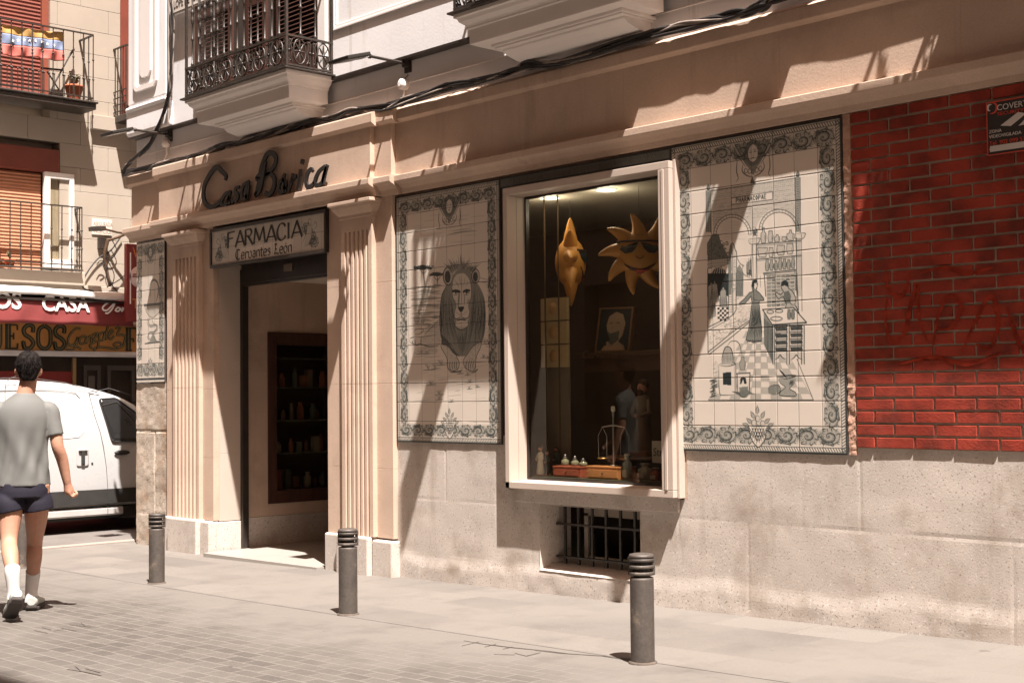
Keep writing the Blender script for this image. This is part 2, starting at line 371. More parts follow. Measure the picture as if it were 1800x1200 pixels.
# entablature: frieze and two mouldings, breaking forward over the door
ZONES=[(-4.53,-3.80,-.045),(-3.80,-.195,-.12),(-.195,.035,-.075),(.035,XR,-.03)]
fr=MB(); lo=MB(); up=MB(); seams=(-2.6,-1.3,1.25,2.62,3.95,5.2,6.4)
def profbox(mb,x0,x1,prof,l,r):
    """profile (y,z) run between x0,x1"""
    n=len(prof); mb.prism(prof,x0,x1,'x')
for (x0,x1,y) in ZONES:
    cuts=[x0]+[s for s in seams if x0<s<x1]+[x1]
    for a,b in zip(cuts[:-1],cuts[1:]):
        fr.box(a,b,y,.02,3.36,3.835)
        e0=.07 if a==x0 and x0 in(-4.53,) else 0; e1=0
        if (x0,x1)==ZONES[1][:2]: 
            if a==x0: e0=.068
            if b==x1: e1=.068
        if (x0,x1)==ZONES[2][:2] and b==x1: e1=.068
        if (x0,x1)==ZONES[0][:2] and b==x1: e1=-.068
        if (x0,x1)==ZONES[2][:2] and a==x0: e0=-.068
        if (x0,x1)==ZONES[3][:2] and a==x0: e0=-.068
        A,Bx=a-e0,b+e1
        profbox(lo,A,Bx,[(.02,3.21),(y+.012,3.21),(y+.004,3.25),(y-.03,3.285),(y-.068,3.302),(y-.072,3.306),(y-.072,3.355),(y-.002,3.374),(.02,3.375)],0,0)
        profbox(up,A,Bx,[(.02,3.81),(y-.002,3.81),(y-.015,3.822),(y-.034,3.832),(y-.037,3.836),(y-.037,3.915),(y-.025,3.925),(.02,3.965)],0,0)
fr.build('frieze',M_LIME,B,bevel=.002,seg=1); lo.build('lower_moulding',M_LIME,B,bevel=.003,seg=1); up.build('upper_moulding',M_LIME,B,bevel=.003,seg=1)
# body of the wall behind everything (split round the shop window and the doorway)
mb=MB()
mb.box(XL+.31,-3.2,.021,.5,-.2,3.9); mb.box(-3.199,-.94,.286,.5,2.86,3.9); mb.box(-.939,1.36,.021,.135,-.2,3.9)
mb.box(3.12,XR,.021,.135,-.2,3.9); mb.box(1.361,3.119,.021,.135,3.14,3.9); mb.box(1.361,3.119,.16,.2,.70,.80); mb.box(1.30,1.47,.004,.12,.70,1.18); mb.box(3.085,3.16,.004,.12,.76,1.18)
mb.box(1.361,1.46,.125,.135,.84,3.14); mb.box(3.02,3.119,.125,.135,.84,3.14); mb.box(-3.18,-.95,.03,.2855,3.0,3.35)
mb.build('inner_wall',M_LIME,B)
# brick panel
BX0,BX1,BZ0,BZ1=4.455,XR,1.165,3.21
mb=MB(); mb.box(4.39,BX1,-.004,.02,BZ0,BZ1); mb.build('brick_mortar_bed',M_MORTAR,B)
def rend(X,Z): return .012+.010*noise2(X,Z,30,31)+.008*noise2(X,Z,60,32)
relief('rough_render_strip',mat('rough_render',(.40,.24,.17),.95,.15,20,.8,90),4.395,4.447,1.125,3.2,.012,rend,back=.01)
mb=MB(); rh=(BZ1-BZ0)/27; bw=.262
for r in range(27):
    z0=BZ0+.006+r*rh; off=0 if r%2 else .5
    k=-1
    while True:
        a=BX0+(k+off)*bw; b=a+bw-.013; k+=1
        if a>BX1: break
        a=max(a,BX0+random.uniform(-.004,.002)); b=min(b,BX1)
        if b-a<.05: continue
        j=random.uniform(-.002,.0025); mb.box(a,b,-.016+j,-.003,z0+random.uniform(-.0015,.0015),z0+rh-.0145)
mb.build('brickwork',M_BRICK,B,bevel=.003,seg=1)
# ---------------- shop window surround
wx0,wx1,wz0,wz1=1.432,3.082,.805,3.088; YW=-.10
gx0,gx1,gz0,gz1=1.478,2.982,.868,3.035
wn=MB()
wn.box(wx0,wx1,YW,.0,gz1,wz1); wn.box(wx0,gx0,YW,.0,wz0,gz1-.0); wn.box(wx0+.0,wx1,YW,.0,wz0,gz0-.012)
wn.box(gx0+.0,wx1,YW+.0,.0,wz0+.001,gz0-.013) if False else None
wn.box(gx1,gx1+.03,YW,.0,gz0-.012,gz1); wn.box(gx1+.03,gx1+.055,YW-.006,.0,gz0-.012,gz1); wn.box(gx1+.055,wx1,YW,.0,gz0-.012,gz1)
win=wn.build('window_surround',M_LIME2,B,bevel=.004)
mb=MB()
mb.box(wx0+.01,gx0,.001,.12,gz0-.01,gz1+.01); mb.box(gx1,wx1-.01,.001,.12,gz0-.01,gz1+.01)
mb.box(gx0,gx1,.001,.12,gz1,gz1+.05)
mb.prism([(.0005,gz0-.013),(.12,gz0-.002),(.12,gz0-.05),(.0005,gz0-.05)],gx0,gx1,'x'); mb.build('reveal',M_LIME2,win)
mb=MB(); mb.box(3.083,3.105,-.06,.0,wz0-.004,wz1+.01); mb.build('edge_trim',M_LIME2,win,bevel=.003)
mb=MB(); mb.box(1.44,3.06,-.028,-.001,.700,.804); mb.build('granite_lintel',M_GRAN,B,bevel=.006)
t_=.018
mb=MB()
for a in ((gx0,gx0+t_,gz0,gz1),(gx1-t_,gx1,gz0,gz1),(gx0+t_,gx1-t_,gz1-t_,gz1),(gx0+t_,gx1-t_,gz0,gz0+t_*.6)): mb.box(a[0],a[1],.085,.119,a[2],a[3])
mb.build('window_frame',M_BLACKFRAME,win)
mb=MB(); mb.box(gx0+.01,gx1-.01,.100,.106,gz0+.005,gz1-.01); mb.build('glass',M_GLASS,win)
# room behind the window
Rm=mat('shop_wall_brown',(.10,.062,.040),.85,.2,2.); Rc=mat('shop_ceiling',(.55,.52,.44),.8,.05,2.)
mb=MB(); mb.box(-.86,4.3,2.3,2.34,.2,3.3); mb.box(-.89,-.86,.14,2.34,.2,3.3); mb.box(4.3,4.34,.14,2.34,.2,3.3); mb.build('shop_room_wall',Rm,B)
mb=MB(); mb.box(-.86,4.3,.14,2.3,3.085,3.13); mb.build('shop_room_ceiling',Rc,B)
mb=MB(); mb.box(1.463,3.017,.126,.62,.80,.884); mb.box(-.86,4.3,.14,2.3,.16,.2); mb.build('display_shelf',mat('shelf_wood_green',(.05,.055,.035),.45,.1,3.),B)
mb=MB()
lampm=mat('lamp_disc',(.9,.9,.85),.4,emit=((.80,1.,.85),.35))
for (px,py) in ((966,348),(1066,334)):
    x,y=GP(px,py,3.078); 
    mb=MB(); zc=3.072; mb.lathe([(.075,0),(.08,.006),(.075,.010)],(x,y,zc),20); dl=mb.build('ceiling_downlight',lampm,B)
    l_=bpy.data.lights.new('downlight_lamp','POINT'); l_.energy=1.5; l_.shadow_soft_size=.07; l_.color=(1.,.84,.62); lo_=bpy.data.objects.new('downlight_lamp',l_); C.objects.link(lo_); lo_.location=(x,y,zc-.09); lo_.parent=dl
mb=MB(); mb.box(1.47,1.48,.30,.31,.886,3.07); mb.box(1.56,1.568,.36,.368,.886,3.07); mb.box(2.1,2.115,1.7,1.715,.2,3.09); mb.box(2.3,2.315,1.9,1.915,.2,3.09)
mb.box(2.0,3.2,1.85,2.2,1.78,1.815); mb.box(2.05,3.1,1.85,2.2,1.62,1.64); mb.build('display_rail',mat('brass_rail',(.13,.09,.05),.4,metal=.5),B)
# ---------------- doorway
mb=MB(); mb.box(-2.849,-2.80,.262,.33,-.1,2.80); mb.build('door_frame',M_BLACKFRAME,B,bevel=.002)
mb=MB(); mb.box(-2.80,-.95,.25,.40,2.655,2.86); mb.box(-2.80,-.95,.262,.30,2.63,2.655); hd=mb.build('door_header',M_BLACKFRAME,B,bevel=.004)
x,z=W(506,470,.24); mb=MB(); mb.box(x-.07,x+.07,.238,.25,z-.035,z+.035); mb.build('grille_plate',mat('grey_plate',(.16,.12,.09),.6),hd)
vb=MB(); vb.box(-3.1,-2.92,.331,2.7,.30,2.8)
for zz in (): pass
vw=MB(); blocks(vw,-2.93,-2.89,.331,.615,(.302,1.13,1.95,2.8)); blocks(vw,-2.93,-2.89,.615,1.62,(.302,.425)); vw.box(-2.93,-2.89,.615,1.62,2.185,2.8); blocks(vw,-2.93,-2.89,1.62,2.7,(.302,1.13,1.95,2.8)); vw.build('vestibule_wall',M_LIME,B,bevel=.002,seg=1)
mb=MB(); mb.box(-2.95,-2.885,.331,2.7,-.1,.30); mb.build('vestibule_granite_base',M_GRAN,B)
mb=MB(); mb.box(-2.95,-.9,2.7,2.74,-.1,2.8); mb.box(-.94,-.9,.331,2.7,-.1,2.8); mb.build('vestibule_back',M_LIME,B)
mb=MB(); mb.box(-2.93,-.9,.331,2.7,2.715,2.76); mb.build('vestibule_ceiling',mat('pale_ceiling',(.62,.52,.42),.85),B)
x0,_=GP(365,972,-.03); 
mb=MB(); mb.prism([(-2.76,-.215),(-.98,-.135),(-.98,.262),(-.95,.262),(-.95,2.7),(-2.89,2.7),(-2.89,.262),(-2.80,.26),(-2.80,-.05)],-.06,.006,'z'); mb.build('entrance_slab',mat('pale_marble',(.27,.245,.215),.5,.07,2.,.1,60,fine=(90,.05)),B,bevel=.004)
# display cabinet in the vestibule wall
cab=MB(); cy0,cy1,cz0,cz1=.615,1.62,.425,2.185
for a in ((cy0,cy0+.105,cz0,cz1),(cy1-.105,cy1,cz0,cz1),(cy0+.105,cy1-.105,cz1-.13,cz1),(cy0+.105,cy1-.105,cz0,cz0+.13)): cab.box(-2.96,-2.875,a[0],a[1],a[2],a[3])
CB=thing('display_cabinet','dark wooden glazed cabinet of jars and boxes set into the entrance side wall','cabinet',(-2.92,1.1,.43))
cab.build('frame',M_DARKWOOD,CB,bevel=.004)
mb=MB(); mb.box(-3.34,-3.32,cy0,cy1,cz0,cz1); mb.box(-3.32,-2.96,cy0-.02,cy0,cz0,cz1); mb.box(-3.32,-2.96,cy1,cy1+.02,cz0,cz1); mb.build('case',M_DARK,CB)
mb=MB()
for z in (cz0+.13,.93,1.27,1.62,1.93): mb.box(-3.32,-2.97,cy0,cy1,z-.012,z)
mb.build('shelf',mat('glass_green_shelf',(.10,.10,.07),.3),CB)
mb=MB(); mb.box(-2.925,-2.919,cy0+.1,cy1-.1,cz0+.12,cz1-.12); mb.build('glass',M_GLASS,CB)
mj=[mat('jar_a',(.20,.16,.11),.35),mat('jar_b',(.20,.06,.03),.5),mat('jar_c',(.09,.11,.085),.35),mat('jar_d',(.18,.08,.04),.5)]
k=0
for z in (cz0+.13,.93,1.27,1.62):
    y=cy0+.14
    while y<cy1-.15:
        h=random.uniform(.10,.2); r=random.uniform(.022,.042); mb=MB(); x=-3.06+random.uniform(-.06,.05)
        if random.random()<.7: mb.lathe([(r*.9,0),(r,.01),(r,h*.7),(r*.55,h*.8),(r*.55,h*.88),(r*.62,h*.9),(r*.6,h)],(x,y,z),12)
        else: mb.box(x-.03,x+.03,y-.035,y+.035,z,z+h)
        o=mb.build('jar',mj[k%4]); sh=('first','second','third','fourth')[(cz0+.13,.93,1.27,1.62).index(z)]
        tag(o,'small jar or box on the %s shelf up of the entrance cabinet'%sh,'jar','jars on the %s shelf of the cabinet'%sh); k+=1
        y+=r*2+random.uniform(.03,.09)

# ghost of an old scrawl on the brickwork
GR=thing('graffiti','faint dark scrawled graffiti ghosting across the shaded red brickwork','graffiti',(4.9,-.02,2.0))
mb=MB(); gq=lambda x,y:W(x,y,-.019)
for s_ in ([(1560,520),(1556,560),(1566,600),(1590,585),(1600,540),(1612,500),(1616,560),(1630,600)],[(1640,610),(1648,560),(1668,520),(1690,540),(1672,575),(1650,580)],[(1690,620),(1712,570),(1740,520),(1755,560),(1742,610),(1715,605)],[(1580,640),(1640,628),(1700,640),(1760,622)],[(1618,480),(1660,470),(1700,480),(1745,470)],[(1556,470),(1562,510),(1586,520),(1600,480)],[(1770,540),(1790,600),(1820,640)]):
    ribbon(mb,catmull([gq(*p) for p in s_],8),[.010,.028,.012],lambda a,b,d:(a,-.0192-d,b),.0006)
mb.build('scrawl',mat('graffiti_ghost',(.22,.028,.014),.95,.5,14,spec=.1),GR)
# ================================================================ PAINTED TILE PANELS
class Canvas:
    """ink density raster on a panel of real size w x h (metres, y down)"""
    def __init__(s,w,h,res=.0036):
        s.w,s.h,s.res=w,h,res; s.nx=int(w/res)+1; s.ny=int(h/res)+1
        s.D=np.zeros((s.ny,s.nx),np.float32); s.R=np.random.RandomState(3)
    def stamp(s,x,y,r,a):
        r=max(r,.30); x0=int(max(0,math.floor(x-r-1))); x1=int(min(s.nx,math.ceil(x+r+2))); y0=int(max(0,math.floor(y-r-1))); y1=int(min(s.ny,math.ceil(y+r+2)))
        if x0>=x1 or y0>=y1: return
        X=np.arange(x0,x1)-x; Y=(np.arange(y0,y1)-y)[:,None]
        d=np.clip(r+.5-np.sqrt(X*X+Y*Y),0,1)*a
        V=s.D[y0:y1,x0:x1]; np.maximum(V,d,out=V)
    def line(s,pts,w=.004,a=.9,smooth=True,taper=True):
        if smooth and len(pts)>2: pts=catmull(pts,5)
        P=np.array([(p[0]/s.res,p[1]/s.res) for p in pts],float)
        seg=np.hypot(*(P[1:]-P[:-1]).T); L=seg.sum()
        if L<.2: return
        n=max(2,int(L/.75)); t=np.linspace(0,L,n); cum=np.concatenate([[0],np.cumsum(seg)])
        X=np.interp(t,cum,P[:,0]); Y=np.interp(t,cum,P[:,1]); r=w/s.res/2; aa=a
        if r<.5: aa=a*max(.35,r/.5)
        for i in range(n):
            q=math.sin(math.pi*(i+.5)/n)**.5 if taper else 1
            s.stamp(X[i],Y[i],r*(.35+.65*q),aa*(.45+.55*q))
    def fill(s,poly,a,mode='max'):
        P=np.array(poly,float)/s.res; x0=int(max(0,P[:,0].min())); x1=int(min(s.nx,P[:,0].max()+2)); y0=int(max(0,P[:,1].min())); y1=int(min(s.ny,P[:,1].max()+2))
        if x0>=x1 or y0>=y1: return
        X,Y=np.meshgrid(np.arange(x0,x1),np.arange(y0,y1)); ins=np.zeros(X.shape,bool); n=len(P)
        for i in range(n):
            ax,ay=P[i]; bx,by=P[(i+1)%n]
            if ay==by: continue
            c=((ay>Y)!=(by>Y))&(X<(bx-ax)*(Y-ay)/(by-ay)+ax); ins^=c
        V=s.D[y0:y1,x0:x1]
        if mode=='max': V[ins]=np.maximum(V[ins],a)
        else: V[ins]=a
    def ell(s,cx,cy,rx,ry,n=20,rot=0,a0=0,a1=2*math.pi):
        out=[]
        for t in np.linspace(a0,a1,n):
            x=rx*math.cos(t); y=ry*math.sin(t); out.append((cx+x*math.cos(rot)-y*math.sin(rot),cy+x*math.sin(rot)+y*math.cos(rot)))
        return out
    def hatch(s,poly_fn,n,a=.5): pass
def scroll_unit(cv,x,y,sx,sy,ang,flip,seed=0):
    """one acanthus scroll in a cell centred x,y of size sx,sy"""
    ca,sa=math.cos(ang),math.sin(ang)
    def T(u,v):
        if flip: v=-v
        u*=sx; v*=sy; return (x+u*ca-v*sa,y+u*sa+v*ca)
    P=[];
    for t in np.linspace(0,2.9*math.pi,26):
        r=.40*(1-t/(3.3*math.pi)); P.append(T(r*math.cos(t+2.4),r*math.sin(t+2.4)))
    cv.line(P,.0095,.92,False); 
    P2=[T(.40*(1-t/(3.0*math.pi))*.80*math.cos(t+2.2),.40*(1-t/(3.*math.pi))*.80*math.sin(t+2.2)) for t in np.linspace(0,2.2*math.pi,18)]
    cv.line(P2,.0045,.85,False)
    stem=[T(-.52,.34),T(-.44,.06),T(-.30,-.28),T(.02,-.42),T(.34,-.28),T(.46,0),T(.52,.30)]
    cv.line(stem,.010,.62); cv.line([T(-.50,.42),T(-.36,.10),T(-.22,-.18),T(.02,-.32),T(.28,-.20)],.004,.8)
    for k in range(6):
        a=.2+k*.95; r0=.30; r1=.50
        p=[(r0*math.cos(a),r0*math.sin(a)),((r0+r1)/2*math.cos(a+.18),(r0+r1)/2*math.sin(a+.18)),(r1*math.cos(a+.1),r1*math.sin(a+.1)),(r1*.86*math.cos(a-.25),r1*.86*math.sin(a-.25))]
        cv.line([T(*q) for q in p],.0075,.9)
    cv.fill([T(.52*math.cos(t),.50*math.sin(t)) for t in np.linspace(0,2*math.pi,14)],.30); cv.fill([T(-.5,-.5),T(.5,-.5),T(.5,.5),T(-.5,.5)],.14)
    for k in range(9):
        a=.1+k*.70; r1=.47-.02*k; cv.line([T(.13*math.cos(a),.13*math.sin(a)),T(.30*math.cos(a+.35),.30*math.sin(a+.35)),T(r1*math.cos(a+.45),r1*math.sin(a+.45))],.0036,.75)
    for (u,v) in ((-.44,-.40),(.44,-.40),(-.1,.46),(.40,.42)):
        cv.line([T(u,v),T(u*.75,v*.80),T(u*.78,v*.55)],.006,.85); cv.line([T(u*1.05,v*.7),T(u*.8,v*.72)],.004,.8)
    cv.stamp(*(np.array(T(-.02,0))/cv.res),.010/cv.res,.55)
def rope(cv,x0,y0,x1,y1,wd):
    L=math.hypot(x1-x0,y1-y0); n=int(L/.019); ux,uy=(x1-x0)/L,(y1-y0)/L; vx,vy=-uy,ux
    for i in range(n):
        c=(i+.5)*L/n; a=(x0+ux*(c-.007)-vx*wd*.38,y0+uy*(c-.007)-vy*wd*.38); b=(x0+ux*(c+.007)+vx*wd*.38,y0+uy*(c+.007)+vy*wd*.38)
        cv.line([a,b],.0065,.72,False,False)
    for s_ in (-.5,.5): cv.line([(x0+vx*wd*s_,y0+vy*wd*s_),(x1+vx*wd*s_,y1+vy*wd*s_)],.0045,.85,False,False)
def border(cv,w,h,ro=.034,bw=.112,tilex=.15,tiley=.157):
    cv.fill([(0,0),(w,0),(w,.010),(0,.010)],.95)
    for (a,b,c,d) in ((0,0,.008,h),(w-.008,0,w,h),(0,h-.008,w,h)): cv.fill([(a,b),(c,b),(c,d),(a,d)],.9)
    m=.008+ro/2
    rope(cv,m,.012,m,h-.01,ro*.8); rope(cv,w-m,.012,w-m,h-.01,ro*.8); rope(cv,.01,m+.004,w-.01,m+.004,ro*.8); rope(cv,.01,h-m,w-.01,h-m,ro*.8)
    i0=.008+ro+.006
    ny=int(round((h-2*i0-2*bw)/.150)); 
    for k in range(ny):
        yc=i0+bw+(k+.5)*(h-2*i0-2*bw)/ny
        scroll_unit(cv,i0+bw/2,yc,.155,bw,math.pi/2,k%2); scroll_unit(cv,w-i0-bw/2,yc,.155,bw,math.pi/2,(k+1)%2)
    nx=int(round((w-2*i0)/.150)); nx+=nx%2
    for k in range(nx):
        xc=i0+(k+.5)*(w-2*i0)/nx; f=(k%2) if k<nx/2 else (k+1)%2
        scroll_unit(cv,xc,i0+bw/2,(w-2*i0)/nx*1.02,bw,0,f); scroll_unit(cv,xc,h-i0-bw/2,(w-2*i0)/nx*1.02,bw,0,1-f)
    return i0+bw
def basket(cv,cx,cy,s):
    T=lambda x,y:(cx+x*s,cy+y*s)
    cv.fill([T(-.55,-.45),T(.55,-.45),T(.42,.2),T(0,.62),T(-.42,.2)],.0,'set')
    cv.line([T(-.55,-.45),T(-.42,.2),T(0,.62),T(.42,.2),T(.55,-.45)],.007,.95); cv.line([T(-.5,-.45),T(.5,-.45)],.006,.8)
    for k in range(-3,4):
        cv.line([T(k*.16-.25,-.42),T(k*.13+.12,.45-abs(k)*.1)],.006,.75); cv.line([T(k*.16+.25,-.42),T(k*.13-.12,.45-abs(k)*.1)],.006,.75)
    for i in range(-2,3):
        for j in range(4):
            x=i*.17+(j%2)*.085; y=-.3+j*.18
            if abs(x)<.42-j*.07: cv.fill([T(x-.05,y),T(x,y-.06),T(x+.05,y),T(x,y+.06)],.95)
    for (x,y,r) in ((-.22,-.62,.17),(.1,-.66,.18),(-.02,-.85,.15),(.3,-.6,.14)):
        cv.fill(cv.ell(*T(x,y),r*s,r*s),.12,'set'); cv.line(cv.ell(*T(x,y),r*s,r*s),.0045,.85)
    for (x,y,a) in ((-.5,-.7,-2.5),(-.3,-1.0,-2.1),(-.02,-1.25,-1.57),(.3,-1.0,-1.0),(.55,-.7,-.6),(.75,-.5,-.4),(-.72,-.5,-2.8)):
        tip=(x+.28*math.cos(a),y+.28*math.sin(a)); b=(x-.18*math.cos(a),y-.18*math.sin(a)); q=(.1*math.sin(a),-.1*math.cos(a))
        cv.line([T(*b),T(x+q[0],y+q[1]),T(*tip)],.005,.85); cv.line([T(*b),T(x-q[0],y-q[1]),T(*tip)],.005,.85); cv.fill([T(*b),T(x+q[0],y+q[1]),T(*tip),T(x-q[0],y-q[1])],.3)
def mask(cv,cx,cy,s):
    """ornamental face with ribbons in the top border"""
    T=lambda x,y:(cx+x*s,cy+y*s)
    cv.fill(cv.ell(*T(0,0),.62*s,.75*s),.55); cv.fill([T(-1.2,-.6),T(1.2,-.6),T(.5,.6),T(0,1.2),T(-.5,.6)],.42)
    cv.fill(cv.ell(*T(0,.02),.34*s,.50*s),.10,'set'); cv.line(cv.ell(*T(0,.02),.36*s,.52*s),.006,.95)
    for x in (-.15,.15): cv.line([T(x-.09,-.05),T(x+.09,-.05)],.006,.95); cv.line([T(x-.11,-.16),T(x+.10,-.17)],.004,.8)
    cv.line([T(.02,-.05),T(.06,.16),T(-.02,.17)],.003,.8); cv.line([T(-.1,.30),T(0,.27),T(.1,.30)],.006,.9)
    for k in range(8):
        a=math.pi+k*math.pi/7; cv.line([T(.36*math.cos(a),.45*math.sin(a)),T(.6*math.cos(a+.2),.7*math.sin(a+.2)),T(.75*math.cos(a),.85*math.sin(a)+.1)],.006,.9)
    for sg in (-1,1):
        cv.line([T(sg*.4,.7),T(sg*.9,-.1),T(sg*1.3,-.75)],.014,.6); cv.line([T(sg*.25,.6),T(sg*.75,-.2),T(sg*1.1,-.8)],.005,.95); cv.line([T(sg*.5,.75),T(sg*1.05,0),T(sg*1.45,-.7)],.005,.95)
        cv.line([T(sg*1.1,.2),T(sg*1.15,.9),T(sg*1.05,1.3),T(sg*1.2,1.5)],.007,.8)
        cv.line([T(sg*.7,.55),T(sg*.75,.95),T(sg*.4,1.25),T(0,1.35)],.007,.8)
    for k in range(5):
        x=-.5+k*.25; cv.line(cv.ell(*T(x,.95+.12*(1-abs(k-2)/2)),.11*s,.13*s,10),.005,.9)
TILE=np.array([.56,.49,.415]); INK1=np.array([.185,.185,.158]); INK2=np.array([.020,.025,.025])
def paint_panel(name,label,cat,x0,x1,z0,z1,cv,hl,vl,group=None,Y=-.014,tile=TILE,thick=.018,front=None):
    nx,ny=cv.nx,cv.ny; D=cv.D.copy()
    k=np.random.RandomState(9).rand(ny,nx).astype(np.float32)
    D=np.clip(D**1.15*1.35*(1+.25*(k-.5)),0,1)
    # joint lines between the tiles: thin grout, relief on both sides
    J=np.zeros((ny,nx),np.float32)
    for y in hl:
        j=int(round(y/cv.res)); 
        if 0<j<ny: J[j,:]=1
    for x in vl:
        j=int(round(x/cv.res)); 
        if 0<j<nx: J[:,j]=.8
    t=D[...,None]; col=np.where(t<.5,tile*(1-t*2)+INK1*t*2,INK1*(2-2*t)+INK2*(2*t-1))
    # every tile slightly its own tone
    ty=np.searchsorted(np.array(sorted(hl)+[99])/cv.res,np.arange(ny)); tx=np.searchsorted(np.array(sorted(vl)+[99])/cv.res,np.arange(nx))
    tone=1+.05*(np.random.RandomState(4).rand(60,60)-.5); col=col*tone[ty][:,tx][...,None]
    col=col*(1-J[...,None]*.62)
    xs=np.linspace(x0,x1,nx); zs=np.linspace(z1,z0,ny); X,Z=np.meshgrid(xs,zs)
    tilt=(np.random.RandomState(8).rand(60,60)-.5)*.004; yy=Y+tilt[ty][:,tx]*np.sin((X-x0)*20)*.4+J*.0022
    if front: P=np.stack([*front(X,yy,Z)],-1)
    else: P=np.stack([X,yy,Z],-1)
    P=P.reshape(-1,3)
    idx=np.arange(nx*ny).reshape(ny,nx); q=np.stack([idx[:-1,:-1],idx[1:,:-1],idx[1:,1:],idx[:-1,1:]],-1).reshape(-1,4)
    me=bpy.data.meshes.new(name); me.vertices.add(len(P)); me.vertices.foreach_set('co',P.ravel()); me.loops.add(q.size); me.loops.foreach_set('vertex_index',q.ravel())
    me.polygons.add(len(q)); me.polygons.foreach_set('loop_start',np.arange(0,q.size,4)); me.polygons.foreach_set('loop_total',np.full(len(q),4)); me.update(calc_edges=True)
    at=me.color_attributes.new('glaze','FLOAT_COLOR','POINT'); c4=np.ones((len(P),4),np.float32); c4[:,:3]=col.reshape(-1,3); at.data.foreach_set('color',c4.ravel())
    if 'tile_glaze' not in MATS:
        m=bpy.data.materials.new('tile_glaze'); m.use_nodes=True; n=m.node_tree.nodes; L=m.node_tree.links; b=n['Principled BSDF']; a=n.new('ShaderNodeAttribute'); a.attribute_name='glaze'
        L.new(a.outputs['Color'],b.inputs['Base Color']); b.inputs['Roughness'].default_value=.38; b.inputs['Specular IOR Level'].default_value=.35
        ns=n.new('ShaderNodeTexNoise'); ns.inputs['Scale'].default_value=7; bp=n.new('ShaderNodeBump'); bp.inputs['Strength'].default_value=.15; bp.inputs['Distance'].default_value=.01
        L.new(ns.outputs[0],bp.inputs['Height']); L.new(bp.outputs[0],b.inputs['Normal']); MATS['tile_glaze']=m
    me.materials.append(MATS['tile_glaze'])
    o=bpy.data.objects.new(name,me); C.objects.link(o); return o
def panel_thing(label,x0,x1,z0,z1,cv,hl,vl,cat='tile mural',name='tile_mural',group=None):
    T=thing(name,label,cat,((x0+x1)/2,0,z0),group); o=paint_panel('painted_tiles',None,None,x0,x1,z0,z1,cv,hl,vl)
    o.location=Vector((0,0,0))-T.location; o.parent=T
    me=o.data; off=np.array(T.location); n=len(me.vertices); co=np.empty(n*3); me.vertices.foreach_get('co',co); co=(co.reshape(-1,3)-off).ravel(); me.vertices.foreach_set('co',co); me.update(); o.location=(0,0,0)
    mb=MB(); mb.box(x0-.004,x1+.004,-.0125,.003,z0-.004,z1+.004); mb.build('tile_bed',mat('tile_edge_dark',(.05,.045,.04),.8),T)
    return T
# ---------- lion panel
LX0,LX1,LZ0,LZ1=.014,1.306,1.133,3.187
cv=Canvas(LX1-LX0,LZ1-LZ0)
def mk(px0,py0,sc,X0,Z1): 
    def f(x,y):
        a,b=W(px0+x/sc,py0+y/sc,-.014); return (a-X0,Z1-b)
    return f
L1=mk(700,420,4.615,LX0,LZ1)
def LL(pts,w=.004,a=.8,**k): cv.line([L1(*p) for p in pts],w,a,**k)
def LF(pts,a,mode='max'): cv.fill([L1(*p) for p in catmull(pts+[pts[0]],5)],a,mode)
R_=np.random.RandomState(12)
# sky wash and savannah
for k in range(26):
    y=R_.uniform(-230,30); x=R_.uniform(100,600); LL([(x,y+8),(x+60,y),(x+R_.uniform(80,200),y-8)],.010,.13)
LL([(390,-30),(470,-50),(560,-62),(640,-66)],.012,.38); LL([(430,-60),(520,-78),(600,-84)],.008,.3)
for k in range(120):
    y=R_.uniform(385,760); x=R_.uniform(92,300); l=R_.uniform(30,140); LL([(x,y),(x+l*.5,y-3),(min(x+l,345),y-6)],R_.uniform(.003,.007),R_.uniform(.2,.6))
for k in range(45):
    y=R_.uniform(300,900); x=R_.uniform(700,740); LL([(x,y),(x+30,y-2),(762,y-6)],R_.uniform(.003,.006),R_.uniform(.2,.55))
for y,a in ((388,.7),(430,.5),(487,.8),(537,.85),(600,.55),(637,.85)): LL([(100,y+6),(180,y),(300,y-6),(352,y-10)],.008,a)
LL([(640,300),(700,325),(765,330)],.005,.5); LL([(650,345),(700,350),(765,345)],.006,.6)
def tuft(x,y,h,n=9,a=.7):
    for k in range(n):
        d=R_.uniform(-1,1); LL([(x+d*4,y),(x+d*h*.35,y-h*.5),(x+d*h*.75,y-h*R_.uniform(.7,1))],.0032,a)
    LL([(x-h*.9,y+3),(x,y),(x+h*1.1,y-3)],.006,a)
for (x,y,h) in ((150,690,50),(200,690,60),(180,520,35),(160,600,40),(300,640,30),(245,1060,55),(300,1050,40),(350,1020,45),(180,930,40),(230,930,30),(580,1160,30),(500,1090,30),(560,1100,26),(700,850,55),(730,850,40),(690,960,30),(730,965,24),(265,1180,40),(330,1260,40),(330,1300,36),(575,1215,26),(640,1200,22),(430,1320,28)): tuft(x,y,h)
for k in range(70):
    y=R_.uniform(900,1330); x=R_.uniform(100,620); l=R_.uniform(40,160); LL([(x,y+6),(x+l*.5,y+1),(x+l,y-6)],R_.uniform(.002,.005),R_.uniform(.15,.5))
for (x,y) in ((350,900),): 
    for k in range(30): LL([(100+R_.uniform(0,200),870+R_.uniform(0,70)),(320,860+R_.uniform(0,70))],.004,.35)
